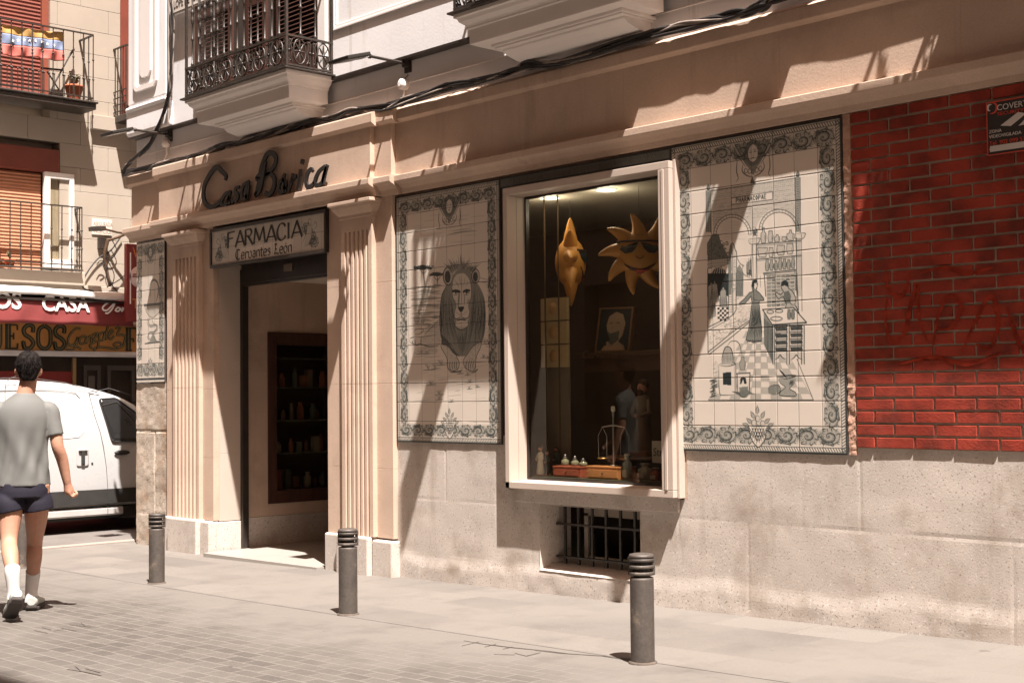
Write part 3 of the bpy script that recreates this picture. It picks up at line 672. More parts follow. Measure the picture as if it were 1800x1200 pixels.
# acacias
for (cx,cy,rx,ry,bx,by) in ((200,235,78,20,216,386),(310,288,58,16,314,370)):
    LF([(cx-rx,cy+8),(cx-rx*.5,cy-ry*.8),(cx,cy-ry*1.3),(cx+rx*.6,cy-ry*.6),(cx+rx,cy+2),(cx+rx*.4,cy+ry*.5),(cx,cy+ry*.9),(cx-rx*.5,cy+ry*.6)],.72)
    for k in range(40): 
        x=cx+R_.uniform(-rx,rx); y=cy+R_.uniform(-ry*.8,ry*.8); LL([(x,y),(x+12,y-6)],.006,.95)
    LL([(cx+5,cy+10),(cx+8,(cy+by)/2),(bx,by)],.010,.9); LL([(cx+6,cy+50),(cx-25,cy+14)],.006,.85); LL([(cx+6,cy+50),(cx+35,cy+12)],.006,.85); LL([(bx-35,by+3),(bx+35,by)],.006,.8)
# lion: body masses
LF([(430,300),(380,390),(345,500),(335,640),(345,780),(370,830),(440,930),(520,950),(600,930),(665,860),(700,760),(705,640),(690,500),(650,380),(600,290),(520,230)],.42)
LF([(205,780),(260,720),(320,655),(345,640),(345,790),(330,860),(240,865),(180,850)],.16)
LL([(205,782),(262,722),(335,650)],.006,.75); LL([(130,792),(200,792),(330,770)],.006,.7); LL([(95,805),(98,838),(150,856),(175,850),(250,870),(335,862)],.008,.85)
LL([(95,805),(130,792)],.007,.85); LL([(110,820),(120,850)],.007,.9); LL([(135,815),(140,850)],.007,.9); LL([(185,800),(180,850)],.008,.7); LL([(120,755),(150,730),(195,725),(200,745),(165,770),(130,768)],.006,.75)
for k in range(26): x=R_.uniform(190,330); LL([(x,R_.uniform(780,850)),(x+25,R_.uniform(780,850))],.003,.5)
# forelegs
for poly in ([(372,815),(345,870),(392,960),(398,1035),(430,1064),(470,1064),(492,1030),(490,990),(462,930),(432,860)],[(600,870),(562,930),(530,975),(540,1040),(600,1070),(622,1040),(632,950),(664,880),(668,830)]):
    LF(poly,.16,'set'); cv.line([L1(*p) for p in catmull(poly+[poly[0]],4)],.006,.85,False,False)
for x in (420,440,458,474): LL([(x,985),(x-4,1030),(x+6,1060)],.007,.9)
for x in (552,572,590,608): LL([(x+8,975),(x-4,1020),(x-2,1058)],.007,.9)
for k in range(40):
    y=R_.uniform(850,980); x=R_.uniform(380,450)+(y-850)*.2; LL([(x,y),(x+18,y+10)],.0035,.55); x=R_.uniform(580,650)-(y-850)*.2; LL([(x,y),(x+14,y+8)],.0035,.5)
LF([(395,1040),(430,1072),(500,1064),(520,1050),(500,1076),(430,1082)],.6); LF([(560,1066),(600,1078),(640,1050),(640,1066),(600,1088)],.5)
# ears
for (cx,cy,rx,ry) in ((402,300,38,72),(626,300,32,56)):
    LF([(cx+rx*math.cos(t),cy+ry*math.sin(t)) for t in np.linspace(0,6.28,12)[:-1]],.22,'set'); LL([(cx+rx*math.cos(t),cy+ry*math.sin(t)) for t in np.linspace(0,6.28,16)],.009,.95); LF([(cx+rx*.62*math.cos(t)-2,cy+6+ry*.7*math.sin(t)) for t in np.linspace(0,6.28,12)[:-1]],.72)
    for k in range(8): LL([(cx-rx*.3+k*7,cy+ry*.5),(cx+k*6-10,cy-ry*.3)],.004,.4)
# crest
for k in range(60):
    t=k/59.; bx=430+t*170; a=-2.35+t*1.65; l=R_.uniform(60,135)*(1-.5*abs(t-.45)); LL([(bx,285-30*math.sin(math.pi*t)),(bx+l*.5*math.cos(a),260+l*.55*math.sin(a)),(bx+l*math.cos(a)+R_.uniform(-12,12),268+l*math.sin(a)*1.1)],.005,R_.uniform(.5,.95))
# mane: strokes interpolated between guide curves
def flow(A,Bc,n,jit=5,w=(.0035,.0065),a=(.45,.95)):
    for k in range(n):
        t=(k+R_.uniform(0,1))/n; P=[((1-t)*p[0]+t*q[0]+R_.uniform(-jit,jit),(1-t)*p[1]+t*q[1]+R_.uniform(-jit,jit)) for p,q in zip(A,Bc)]
        s0=R_.randint(0,2); e0=len(P)-R_.randint(0,2); LL(P[s0:e0],R_.uniform(*w),R_.uniform(*a))
gA=[(400,370),(355,450),(340,580),(338,700),(350,800),(372,850)]; gB=[(440,380),(432,480),(445,580),(455,700),(490,820),(510,945)]
gC=[(590,370),(600,470),(590,580),(580,700),(560,820),(522,945)]; gD=[(648,370),(690,470),(704,600),(698,720),(680,800),(660,860)]
flow(gA,gB,70,w=(.003,.007)); flow(gC,gD,70,w=(.003,.007)); flow([(455,690),(468,760),(490,850),(512,945)],[(575,690),(566,760),(545,850),(520,945)],34)
LL(gA,.010,.95); LL(gD,.009,.9); LL([(345,560),(352,690),(345,780),(380,840)],.012,.95); LL([(640,570),(665,680),(650,760),(672,850)],.007,.95)
LF([(350,770),(400,820),(450,900),(500,950),(450,930),(400,870),(352,850)],.65)
# face
LF([(470,288),(445,330),(436,400),(440,470),(468,535),(458,600),(468,660),(510,690),(562,660),(575,600),(568,535),(590,470),(590,400),(575,330),(545,285),(510,278)],.13,'set')
LL([(470,288),(445,330),(436,400),(442,470),(468,540),(455,600),(462,655)],.006,.85); LL([(545,285),(580,330),(592,400),(590,470),(570,540),(578,600),(572,655)],.006,.85)
for (ax,ay,bx,by) in ((455,330,480,385),(490,300,500,385),(535,310,525,385),(560,335,545,385),(505,300,512,400),(470,350,488,400)): LL([(ax,ay),((ax+bx)/2+6,(ay+by)/2),(bx,by)],.006,.5)
LF([(436,412),(470,408),(502,420),(500,436),(470,428),(440,430)],.8); LF([(522,420),(548,406),(580,410),(578,424),(548,424),(524,436)],.8)
for (ex,sg) in ((464,1),(550,-1)):
    LF([(ex-26,436),(ex,426),(ex+24,438),(ex+4,448),(ex-14,448)],.10,'set'); LL([(ex-26,434),(ex,425),(ex+26,438)],.009,1.); cv.fill([L1(*p) for p in [(ex-5,428),(ex+9,430),(ex+8,444),(ex-4,444)]],1.); LL([(ex-20,450),(ex,454),(ex+20,446)],.005,.8)
LL([(500,430),(490,480),(488,540)],.007,.65); LL([(528,432),(536,480),(532,545)],.007,.65); LF([(500,440),(492,540),(480,545),(486,450)],.4)
for k in range(14): LL([(440+R_.uniform(0,30),470+R_.uniform(0,60)),(455+R_.uniform(0,30),500+R_.uniform(0,60))],.0035,.55); LL([(560+R_.uniform(0,25),470+R_.uniform(0,60)),(550+R_.uniform(0,25),500+R_.uniform(0,60))],.0035,.55)
LF([(482,552),(508,546),(534,552),(524,578),(508,592),(492,578)],.98)
LL([(508,592),(508,625)],.007,.95); LL([(508,626),(480,646),(455,640),(448,600)],.008,.95); LL([(508,626),(540,644),(568,636),(574,600)],.008,.95)
for k in range(6): LL([(462+k*7,588+k*4),(480+k*4,600+k*4)],.0035,.7); LL([(556-k*6,588+k*4),(538-k*4,600+k*4)],.0035,.7)
LF([(470,660),(510,648),(555,660),(562,700),(530,728),(490,728),(464,700)],.12,'set'); LL([(464,655),(460,700),(490,730),(530,732),(566,700),(566,655)],.009,.9); LL([(470,662),(510,650),(552,660)],.012,.95)
for k in range(14): x=470+k*7; LL([(x,705),(x+2,735)],.004,.7)
inner=border(cv,LX1-LX0,LZ1-LZ0,ro=.034,bw=.100)
mx,_=L1(263-0,0); M_=mk(690,310,9.,LX0,LZ1); mask(cv,*M_(895,470),.115)
Bk=mk(690,640,7.5,LX0,LZ1); basket(cv,*Bk(750,860),.115)
vlx=[W(700+x/4.615,640,-.014)[0]-LX0 for x in (82,190,295,400,515,627,738)]
hly=[LZ1-W(700,y,-.014)[1] for y in (412,448,485,521,556.5,593,629,666,702,738,750)]
hly=sorted(set([.16+.1565*k for k in range(12)]))
panel_thing('tall blue-green painted tile mural of a reclining lion facing forward',LX0,LX1,LZ0,LZ1,cv,hly,vlx)
# ---------- apothecary panel
PX0,PX1,PZ0,PZ1=3.027,4.384,1.127,3.193
cv=Canvas(PX1-PX0,PZ1-PZ0); A1=mk(1220,280,5.,PX0,PZ1); A2=mk(1220,480,5.,PX0,PZ1)
def P1(pts,w=.004,a=.8,**k): cv.line([A1(*p) for p in pts],w,a,**k)
def P2(pts,w=.004,a=.8,**k): cv.line([A2(*p) for p in pts],w,a,**k)
def F1(pts,a,mode='max'): cv.fill([A1(*p) for p in pts],a,mode)
def F2(pts,a,mode='max'): cv.fill([A2(*p) for p in pts],a,mode)
S=dict(smooth=False,taper=False)
# brick wall above arches
F1([(150,275),(890,165),(895,640),(860,520),(800,450),(740,430),(660,440),(600,490),(560,560),(530,640),(500,640),(470,560),(420,500),(350,480),(270,490),(210,550),(170,640)],.17)
for r in range(18):
    y0=282+r*17.; 
    for k in range(34):
        x=150+k*22+(r%2)*11; y=y0-(x-150)*.148
        if 150<x<880 and not (330<x<690 and 330<y+ (x-340)*.12<400):
            inside=True
            for (cx,cy,rx,ry) in ((335,640,165,150),(745,600,170,165)):
                if ((x-cx)/rx)**2+((y-cy)/ry)**2<1: inside=False
            if inside and y<640-(x-150)*.05: P1([(x,y),(x+15,y-2)],.0035,R_.uniform(.35,.75),**S)
P1([(150,275),(890,165)],.005,.8,**S)
for (x,y0,y1) in ((125,215,640),(910,100,640)):
    F1([(x-20,y0+60),(x+20,y0+55),(x+22,y1),(x-20,y1)],.38); P1([(x-20,y0+60),(x-18,y1)],.005,.9,**S); P1([(x+20,y0+60),(x+22,y1)],.005,.9,**S)
    for k in range(22): yy=y0+70+k*(y1-y0-70)/22.; P1([(x-14,yy),(x,yy+10),(x+14,yy-4)],.005,.85)
    F1([(x-14,y0+60),(x-16,y0+35),(x,y0),(x+14,y0+32),(x+12,y0+60)],.5); P1([(x,y0),(x-12,y0+30),(x,y0+58),(x+12,y0+30),(x,y0)],.005,.9)
F1([(495,215),(495,190),(510,150),(528,190),(545,212)],.6)
F1([(325,340),(688,285),(688,355),(328,398)],.02,'set'); P1([(325,340),(688,285),(688,355),(328,398),(325,340)],.005,.9,**S)
# lettering on the plaque
GL={'P':[[(0,1),(0,0),(.5,.05),(.6,.3),(.4,.5),(0,.52)]],'H':[[(0,0),(0,1)],[(.6,0),(.6,1)],[(0,.5),(.6,.5)]],'A':[[(0,1),(.3,0),(.62,1)],[(.12,.62),(.5,.62)]],'R':[[(0,1),(0,0),(.5,.05),(.55,.3),(.35,.5),(0,.52)],[(.3,.52),(.62,1)]],'M':[[(0,1),(.08,0),(.35,.7),(.62,0),(.7,1)]],'C':[[(.6,.15),(.3,0),(0,.5),(.3,1),(.6,.85)]],'O':[[(.3,0),(0,.5),(.3,1),(.6,.5),(.3,0)]],'E':[[(.55,0),(0,0),(0,1),(.55,1)],[(0,.5),(.45,.5)]],'L':[[(0,0),(0,1),(.5,1)]],'N':[[(0,1),(0,0),(.6,1),(.6,0)]],'I':[[(0,0),(0,1)]]}
x=368; 
for ch in 'PHARMACOPAE':
    if ch=='A' and x>560: pass
    for st in GL[ch]: P1([(x+p[0]*26,342+p[1]*38-(x-368)*.14) for p in st],.0055,1.,**S)
    x+=(25 if ch in 'PI' else 24.5)
# arches
for (cx,cy,rx,ry) in ((335,660,165,175),(745,620,175,180)):
    for q,w_ in ((1.,.005),(.86,.005)):
        P1([(cx+rx*q*math.cos(t),cy+ry*q*math.sin(t)-(0)*.1) for t in np.linspace(math.pi,2*math.pi,22)],w_,.85,**S)
    for t in np.linspace(math.pi,2*math.pi,19): P1([(cx+rx*math.cos(t),cy+ry*math.sin(t)),(cx+rx*.86*math.cos(t),cy+ry*.86*math.sin(t))],.0035,.7,**S)
for k in range(14): P1([(210+R_.uniform(0,60),540+k*13),(330,540+k*13-6),(400+R_.uniform(0,70),545+k*12)],.004,.3)
# capitals, columns
for (x,y) in ((525,700),(922,655)):
    F1([(x-45,y),(x+45,y-8),(x+50,y+12),(x+30,y+40),(x-30,y+44),(x-48,y+16)],.12,'set'); P1([(x-45,y),(x+45,y-8),(x+50,y+12),(x+30,y+40),(x-30,y+44),(x-48,y+16),(x-45,y)],.005,.85)
P1([(508,745),(508,1060)],.005,.8,**S); P1([(545,745),(545,1060)],.005,.8,**S); P1([(548,690),(555,1100)],.004,.7,**S); P1([(895,690),(900,1180)],.006,.85,**S); P1([(940,660),(945,1200)],.005,.7,**S)
F1([(898,690),(935,690),(940,1200),(902,1200)],.22); P2([(900,0),(915,320)],.006,.8,**S); P2([(943,0),(946,330)],.005,.7,**S)
for k in range(20): P1([(500+R_.uniform(0,60),590+R_.uniform(0,90)),(515+R_.uniform(0,50),600+R_.uniform(0,80))],.005,.8)
# shelves with vessels
for y in (742,872): P1([(550,y+6),(900,y-26),(940,y-30)],.006,.85,**S); P1([(550,y+20),(935,y-16)],.004,.6,**S)
F1([(555,690),(895,655),(895,1000),(560,1010)],.10)
def jar(T_,x,y,w_,h,a=.85,f=.25,neck=.5):
    pts=[(x-w_*.35,y),(x-w_*.5,y-h*.3),(x-w_*.5,y-h*.6),(x-w_*neck*.5,y-h*.75),(x-w_*neck*.5,y-h),(x+w_*neck*.5,y-h),(x+w_*neck*.5,y-h*.75),(x+w_*.5,y-h*.6),(x+w_*.5,y-h*.3),(x+w_*.35,y)]
    cv.fill([T_(*p) for p in pts],f,'set'); cv.line([T_(*p) for p in pts+[pts[0]]],.0045,a,False,False); cv.line([T_(x+w_*.3,y-h*.1),T_(x+w_*.3,y-h*.6)],.006,a*.7,False)
for (x,y,w_,h,nk) in ((608,735,44,135,.35),(670,728,44,100,.7),(728,722,46,60,.4),(790,716,40,35,.9),(845,712,64,90,.25),(600,860,78,85,1.1),(675,856,40,80,.8),(760,840,68,85,.95),(840,830,58,90,.9)): jar(A1,x,y,w_,h,.9,.2,nk)
for k in range(7): jar(A1,640+k*38,978-k*3.5,32,105-(k%3)*12,.9,.35,.6)
P1([(608,1000),(890,968)],.007,.9,**S); P1([(612,1012),(892,982)],.005,.8,**S); P1([(615,1010),(628,1200)],.006,.85,**S); P1([(885,970),(890,1150)],.006,.85,**S)
F2([(632,15),(885,0),(890,280),(640,300)],.22)
for r in range(9):
    for c in range(6):
        x=640+c*41; y=20+r*32-c*2; F2([(x,y),(x+34,y-2),(x+34,y+17),(x,y+19)],.38+.2*((r*c)%3==1)); P2([(x,y),(x+34,y-2)],.004,.8,**S); P2([(x+10,y+9),(x+22,y+8)],.005,.05,**S)
P2([(580,20),(583,120)],.004,.6,**S)
# left street: tower, roofs, shop
F1([(160,655),(215,655),(235,730),(300,850),(290,930),(120,960),(112,740)],.58)
for k in range(90): x=R_.uniform(118,290); y=R_.uniform(700,950); P1([(x,y),(x+16,y-3)],.005,.85,**S)
F1([(125,880),(290,860),(290,930),(122,950)],.25,'set')
for r in range(4):
    for k in range(9): P1([(128+k*19+(r%2)*9,885+r*17-k*2),(140+k*19+(r%2)*9,884+r*17-k*2)],.005,.7,**S)
F1([(300,810),(318,750),(335,735),(352,755),(372,805),(372,1040),(340,1100),(305,1180)],.14,'set'); P1([(300,830),(312,800),(318,755),(335,735),(350,755),(362,800),(372,830),(372,1050)],.006,.9,False if False else .9) if False else P1([(300,830),(312,800),(318,755),(335,735),(350,755),(362,800),(372,830),(372,1050)],.006,.9)
F1([(300,820),(316,752),(330,745),(326,1180),(300,1190)],.5); 
for k in range(24): P1([(330+R_.uniform(0,28),800+k*16),(345+R_.uniform(0,20),800+k*16)],.004,.6,**S)
P1([(372,850),(400,910),(435,935),(430,930),(425,960)],.005,.8); P1([(425,920),(427,1000),(500,1045)],.005,.7)
for (x,y) in ((465,880),(480,860),(495,845)): F1([(x-7,1010),(x-5,y+40),(x,y),(x+5,y+40),(x+7,1030)],.65)
F1([(372,960),(400,920),(430,990),(432,1200),(370,1200)],.42)
for k in range(10): P1([(376+k*6,970+k*3),(374+k*6,1200)],.004,.8,**S)
F1([(145,1000),(185,950),(215,935),(250,955),(290,1010),(290,1030),(135,1030)],.3,'set')
for k in range(6): F1([(150+k*24,1028),(175+k*18,950+abs(k-2)*6),(185+k*18,952+abs(k-2)*6),(164+k*24,1028)],.92)
for k in range(8): P1([(140+k*20,1020),(148+k*20,1034),(158+k*20,1020)],.005,.9)
F1([(120,1030),(290,1030),(300,1200),(120,1200)],.78); F2([(120,0),(298,0),(298,160),(250,120),(200,220),(120,250)],.80)
P1([(120,960),(118,1200)],.006,.9,**S); P2([(120,0),(122,700)],.006,.9,**S); P2([(300,0),(302,380)],.006,.9,**S); P2([(330,0),(335,370)],.005,.8,**S); P2([(368,0),(368,320),(345,360),(305,390)],.006,.8,**S)
for r in range(16): P2([(305,10+r*22),(330,8+r*22)],.004,.6,**S)
# figures in the shop
for (x,y,h) in ((150,80,330),(180,70,200),(255,120,240)):
    F2([(x-25,y+40),(x,y),(x+22,y+36),(x+40,y+h*.9),(x-32,y+h)],.35,'set'); P2([(x-25,y+40),(x-32,y+h)],.006,.9); P2([(x+22,y+36),(x+40,y+h*.9)],.006,.9)
    for k in range(5): P2([(x-18+k*9,y+70),(x-22+k*13,y+h*.9)],.0045,.85)
    cv.line([A2(*p) for p in [(x+16*math.cos(t),y+4+20*math.sin(t)) for t in np.linspace(0,6.28,12)]],.006,.9)
for r in range(6):
    for c in range(5):
        if (r+c)%2==0: x=205+c*19; y=300+r*20; F2([(x,y),(x+19,y-3),(x+19,y+17),(x,y+20)],.95)
        else: x=205+c*19; y=300+r*20; F2([(x,y),(x+19,y-3),(x+19,y+17),(x,y+20)],.0,'set')
# street and kerb
P2([(130,470),(300,385)],.006,.85,**S); P2([(125,500),(310,400)],.005,.7,**S); P2([(125,690),(330,520),(490,410)],.006,.85,**S); P2([(130,712),(345,545),(500,415)],.006,.85,**S)
for k in range(170):
    x=R_.uniform(130,480); lo_=max(400,500-(x-125)*.55); hi_=680-(x-125)*.80
    if hi_>lo_+6: y=R_.uniform(lo_,hi_); P2([(x,y),(x+9,y-3)],.004,.5,**S)
for k in range(60): x=R_.uniform(345,500); y=R_.uniform(190,400); P2([(x,y),(x+10,y-2)],.004,.4,**S)
# floor of chequered slabs
def FL(u,v): # u 0..1 across, v 0..1 depth (0 near)
    y=1110-v*600; xl=125+v*380+max(0,0); xr=1045-v*330; xl=125+(v**1.0)*330; return (xl+(xr-xl)*u,y)
for r in range(11):
    for c in range(10):
        v0=1-(1-r/11.)**.85 if False else r/11.; v1=(r+1)/11.; u0=c/10.; u1=(c+1)/10.
        q=[FL(u0,v0),FL(u1,v0),FL(u1,v1),FL(u0,v1)]
        if (r+c)%2==0: F2(q,.26)
        cv.line([A2(*p) for p in q],.003,.55,False,False)
P2([(125,1110),(1045,1110)],.006,.9,**S); P2([(900,750),(1045,1108)],.005,.7,**S)
# woman
wo=[(512,70),(548,60),(556,95),(545,150),(575,175),(610,220),(612,238),(575,240),(568,260),(592,480),(590,595),(520,605),(455,580),(480,480),(508,260),(500,200),(445,265),(400,275),(398,262),(440,225),(485,170),(515,160),(505,110)]
F2(wo,.46,'set'); P2(wo+[wo[0]],.006,.95,**S); F2([(508,75),(530,52),(552,62),(553,82),(530,85),(525,130),(508,120)],.98)
F2([(530,85),(550,85),(552,120),(535,140),(526,120)],.05,'set'); P2([(540,88),(556,105),(545,135)],.0045,.9)
for k in range(12): P2([(512+k*5,270),(505+k*7,420),(470+k*11,590)],.006,.92)
for k in range(8): P2([(455+k*17,575),(468+k*17,600),(480+k*15,580)],.006,.95)
P2([(505,205),(540,235),(570,230)],.006,.9)
# apothecary man
mn=[(770,75),(800,62),(822,80),(825,130),(860,155),(890,210),(885,280),(905,310),(920,350),(880,320),(800,300),(810,270),(780,200),(740,225),(708,180),(720,165),(760,190),(785,160),(765,130),(762,110)]
F2(mn,.30,'set'); P2(mn+[mn[0]],.006,.95,**S); F2([(762,115),(768,75),(795,60),(820,75),(822,120),(795,105)],.98); F2([(785,165),(830,150),(850,200),(840,260),(795,265)],.6); P2([(820,190),(850,270),(880,275)],.006,.9)
# table
F2([(600,318),(870,300),(985,430),(685,450)],.04,'set'); P2([(600,318),(870,300),(985,430),(685,450),(600,318)],.007,.95,**S); P2([(685,458),(985,438)],.005,.8,**S)
F2([(610,335),(685,452),(692,800),(612,620)],.42)
for k in range(7): P2([(618+k*11,400+k*10),(622+k*11,640+k*22)],.006,.9,**S)
F2([(690,460),(965,440),(965,790),(945,790),(940,740),(905,720),(865,745),(858,790),(815,795),(805,750),(760,720),(715,745),(705,800),(690,800)],.14,'set')
for x in (690,705,812,835,940,965): P2([(x,455),(x,795)],.006,.9,**S)
for r in range(4):
    for c in range(2):
        x=708+c*133; y=470+r*60-c*4; F2([(x,y),(x+105,y-4),(x+112,y+32),(x+8,y+36)],.72); P2([(x,y-10),(x+110,y-14)],.006,.85,**S)
        for k in range(6): P2([(x+10+k*16,y+25),(x+20+k*16,y+6)],.005,.15,**S)
for c in range(2): x=705+c*140; P2([(x,760),(x+30,740),(x+50,715),(x+70,740),(x+105,755)],.007,.9)
for (x,y,rx,ry) in ((668,338,30,14),(745,330,34,14),(722,398,52,18)): P2([(x+rx*math.cos(t),y+ry*math.sin(t)) for t in np.linspace(0,6.28,14)],.0055,.9,**S)
for x in (832,866): jar(A2,x,402,28,85,.9,.5,.8)
# alembic and stove, mortar
F2([(215,800),(365,790),(370,880),(365,1060),(250,1070),(218,1030)],.06,'set'); P2([(215,805),(222,1040),(260,1068),(365,1060)],.006,.8); P2([(365,795),(368,1055)],.006,.8,**S); P2([(215,805),(290,815),(360,795),(330,780),(240,790),(215,805)],.006,.9)
F2([(248,800),(245,740),(270,660),(290,650),(325,670),(342,740),(340,800)],.30,'set'); P2([(248,805),(245,740),(270,655),(300,645),(328,670),(342,740),(340,800)],.007,.95)
for k in range(7): P2([(258+k*12,690),(255+k*13,790)],.005,.7)
F2([(250,870),(326,866),(328,980),(252,978)],.85); P2([(265,900),(290,960),(310,900)],.008,.2)
P2([(290,640),(320,600),(370,595),(400,630),(415,700),(425,740)],.006,.8); jar(A2,425,845,50,110,.9,.35,.5)
F2([(370,880),(485,872),(482,1050),(380,1055)],.06,'set'); P2([(370,880),(490,872),(482,1050)],.007,.9,**S); P2([(378,885),(382,1050)],.006,.8,**S); F2([(402,970),(405,920),(430,905),(455,920),(460,970),(440,970),(430,930),(415,970)],.85); F2([(395,1000),(470,990),(475,1040),(398,1045)],.5)
F2([(330,1035),(400,1040),(425,1020),(470,1025),(535,1060),(470,1065),(450,1082),(410,1080)],.55); P2([(330,1035),(390,1050),(415,1082),(460,1080),(480,1045)],.007,.95)
F2([(745,905),(890,900),(880,960),(835,1000),(840,1020),(885,1045),(880,1075),(760,1075),(750,1040),(800,1015),(795,995),(755,960)],.36,'set'); P2([(745,905),(755,960),(800,1000),(760,1035),(755,1070),(880,1078),(888,1045),(838,1010),(880,960),(890,900)],.007,.95)
P2([(745,905),(800,925),(890,900),(830,892),(745,905)],.007,.9); P2([(750,845),(780,880),(810,915)],.012,.95)
for k in range(6): P2([(850+k*5,930),(830+k*6,985)],.006,.8)
F2([(650,1050),(655,1000),(700,980),(745,985),(752,1040),(700,1060)],.45); P2([(650,1050),(655,1000),(700,980),(745,985),(752,1040),(700,1062),(650,1050)],.006,.9)
for k in range(22): P2([(125+R_.uniform(0,60),940+k*7),(170+R_.uniform(0,40),925+k*7)],.008,.75)
for k in range(30): P2([(150+R_.uniform(0,60),780+k*8),(190+R_.uniform(0,40),770+k*8)],.005,.35)
border(cv,PX1-PX0,PZ1-PZ0,ro=.036,bw=.116)
mask(cv,*mk(1180,200,5.806,PX0,PZ1)(830,400),.115); basket(cv,*mk(1180,680,5.625,PX0,PZ1)(855,470),.125)
vlx=[W(1180+x/5.625,700,-.014)[0]-PX0 for x in (222,418,622,830,1042,1255,1488)]
panel_thing('largest painted tile mural, of an apothecary at a table and a woman beneath two arches',PX0,PX1,PZ0,PZ1,cv,[.165+.1575*k for k in range(12)],vlx)
# ---------- snake and cup panel on the corner
SX0,SX1,SZ0,SZ1=-4.47,-3.875,1.69,3.195
cv=Canvas(SX1-SX0,SZ1-SZ0,.0042); Q=mk(235,400,4.283,SX0,SZ1)
def QL(p,w=.005,a=.85,**k): cv.line([Q(*q) for q in p],w,a,**k)
cv.fill([(0,0),(1,0),(1,.01),(0,.01)],.9)
w_,h_=SX1-SX0,SZ1-SZ0
for k in range(7): scroll_unit(cv,.065,.25+k*.157,.155,.10,math.pi/2,k%2); scroll_unit(cv,w_-.065,.25+k*.157,.155,.10,math.pi/2,(k+1)%2)
for k in range(4): scroll_unit(cv,.08+k*(w_-.16)/3,.09,.15,.12,0,k%2); scroll_unit(cv,.08+k*(w_-.16)/3,h_-.13,.15,.14,0,k%2)
mask(cv,w_/2,.12,.09); basket(cv,w_/2,h_-.13,.09)
cv.fill([(0,h_-.045),(w_,h_-.045),(w_,h_-.02),(0,h_-.02)],.75)
QL([(122,520),(120,455),(135,400),(158,395),(180,420),(184,480),(175,530),(165,565)],.020,.62); QL([(128,520),(126,455),(138,408),(155,402)],.006,.95); QL([(165,565),(180,520),(188,470),(182,415),(160,388),(135,395),(118,440)],.005,.9)
cv.fill([Q(*p) for p in [(78,578),(205,565),(205,580),(78,592)]],.55); QL([(78,578),(205,565),(205,580),(78,592),(78,578)],.006,.95,**S)
cv.fill([Q(*p) for p in [(82,592),(200,580),(190,630),(160,670),(130,672),(98,640)]],.16); QL([(82,592),(98,640),(130,675),(158,670),(190,630),(200,580)],.007,.95)
for k in range(12): QL([(90+k*9,592-k),(105+k*6,650)],.004,.7)
QL([(120,672),(112,710),(125,735),(165,735),(172,760),(150,785),(118,790),(112,825),(135,845)],.022,.45); QL([(105,680),(105,730),(130,748),(160,748)],.006,.95); QL([(150,672),(140,700),(150,722),(178,735),(178,770),(140,800)],.006,.95); QL([(112,790),(105,830),(125,850)],.006,.95)
cv.fill([Q(*p) for p in [(88,872),(120,855),(140,800),(150,800),(170,850),(198,858)]],.4); QL([(85,873),(198,860)],.012,.95,**S); QL([(142,790),(165,845),(195,858)],.006,.95)
panel_thing('narrow painted tile panel of a snake curled round a cup, on the building corner',SX0,SX1,SZ0,SZ1,cv,[.21+.157*k for k in range(9)],[.11,.25,.39,w_-.11][:4],name='tile_mural')
# ---------- rope-edged strip above the window
cv=Canvas(3.018-1.318,.075,.0036); cv.fill([(0,0),(3,0),(3,.1),(0,.1)],.62); rope(cv,.02,.038,1.66,.038,.05); cv.fill([(0,0),(3,0),(3,.009),(0,.009)],.95); cv.fill([(0,.068),(3,.068),(3,.1),(0,.1)],.95)
panel_thing('long thin dark strip of rope patterned tiles over the shop window',1.318,3.018,3.116,3.19,cv,[],[.15*k for k in range(1,11)],cat='tile strip',name='tile_strip')
# ---------- pharmacy sign over the door
FX0,FX1,FZ0,FZ1=-2.835,-.905,2.815,3.165
SG=thing('pharmacy_sign','framed tile sign lettered FARMACIA over the entrance','shop sign',((FX0+FX1)/2,YP-.02,FZ0))
cv=Canvas(FX1-FX0,FZ1-FZ0,.004); w_,h_=FX1-FX0,FZ1-FZ0
cv.fill([(0,0),(3,0),(3,1),(0,1)],.14)
SQ=mk(340,240,4.616,FX0,FZ1)
for (ox,fl) in ((.20,1),(w_-.24,-1)):
    for k in range(5): scroll_unit(cv,ox+fl*(-.06+.03*k),.26-.035*k+.0,.14,.10,k*.8*fl,k%2)
    # cherub
    T=lambda x,y:(ox+fl*x,y)
    cv.fill([T(-.03,.10),T(.04,.09),T(.06,.19),T(.10,.28),T(.03,.27),T(-.02,.20)],.22,'set'); cv.line([T(-.03,.10),T(-.02,.20),T(.03,.27),T(.10,.29)],.006,.75); cv.line([T(.04,.09),T(.07,.18),T(.13,.26)],.006,.75)
    cv.line(cv.ell(*T(.01,.075),.025,.03,14),.006,.8); cv.line([T(.04,.12),T(.10,.09),T(.13,.05)],.008,.6); cv.line([T(-.03,.12),T(-.08,.08),T(-.10,.12),T(-.04,.15)],.007,.7)
cv.fill([(.52,.215),(1.42,.195),(1.42,.33),(.52,.34)],.0,'set')
o=paint_panel('painted_tiles',None,None,FX0,FX1,FZ0,FZ1,cv,[.175],[.155*k for k in range(1,13)],Y=YP-.030)
n_=len(o.data.vertices); co=np.empty(n_*3); o.data.vertices.foreach_get('co',co); o.data.vertices.foreach_set('co',(co.reshape(-1,3)-np.array(SG.location)).ravel()); o.parent=SG
mb=MB()
for (a,b,c,d) in ((FX0-.012,FX1+.012,FZ1-.012,FZ1+.02),(FX0-.012,FX1+.012,FZ0-.02,FZ0+.012),(FX0-.014,FX0+.012,FZ0+.012,FZ1-.012),(FX1-.012,FX1+.014,FZ0+.012,FZ1-.012)): mb.box(a,b,YP-.045,YP-.002,c,d)
mb.build('frame',M_BLACKFRAME,SG,bevel=.003)
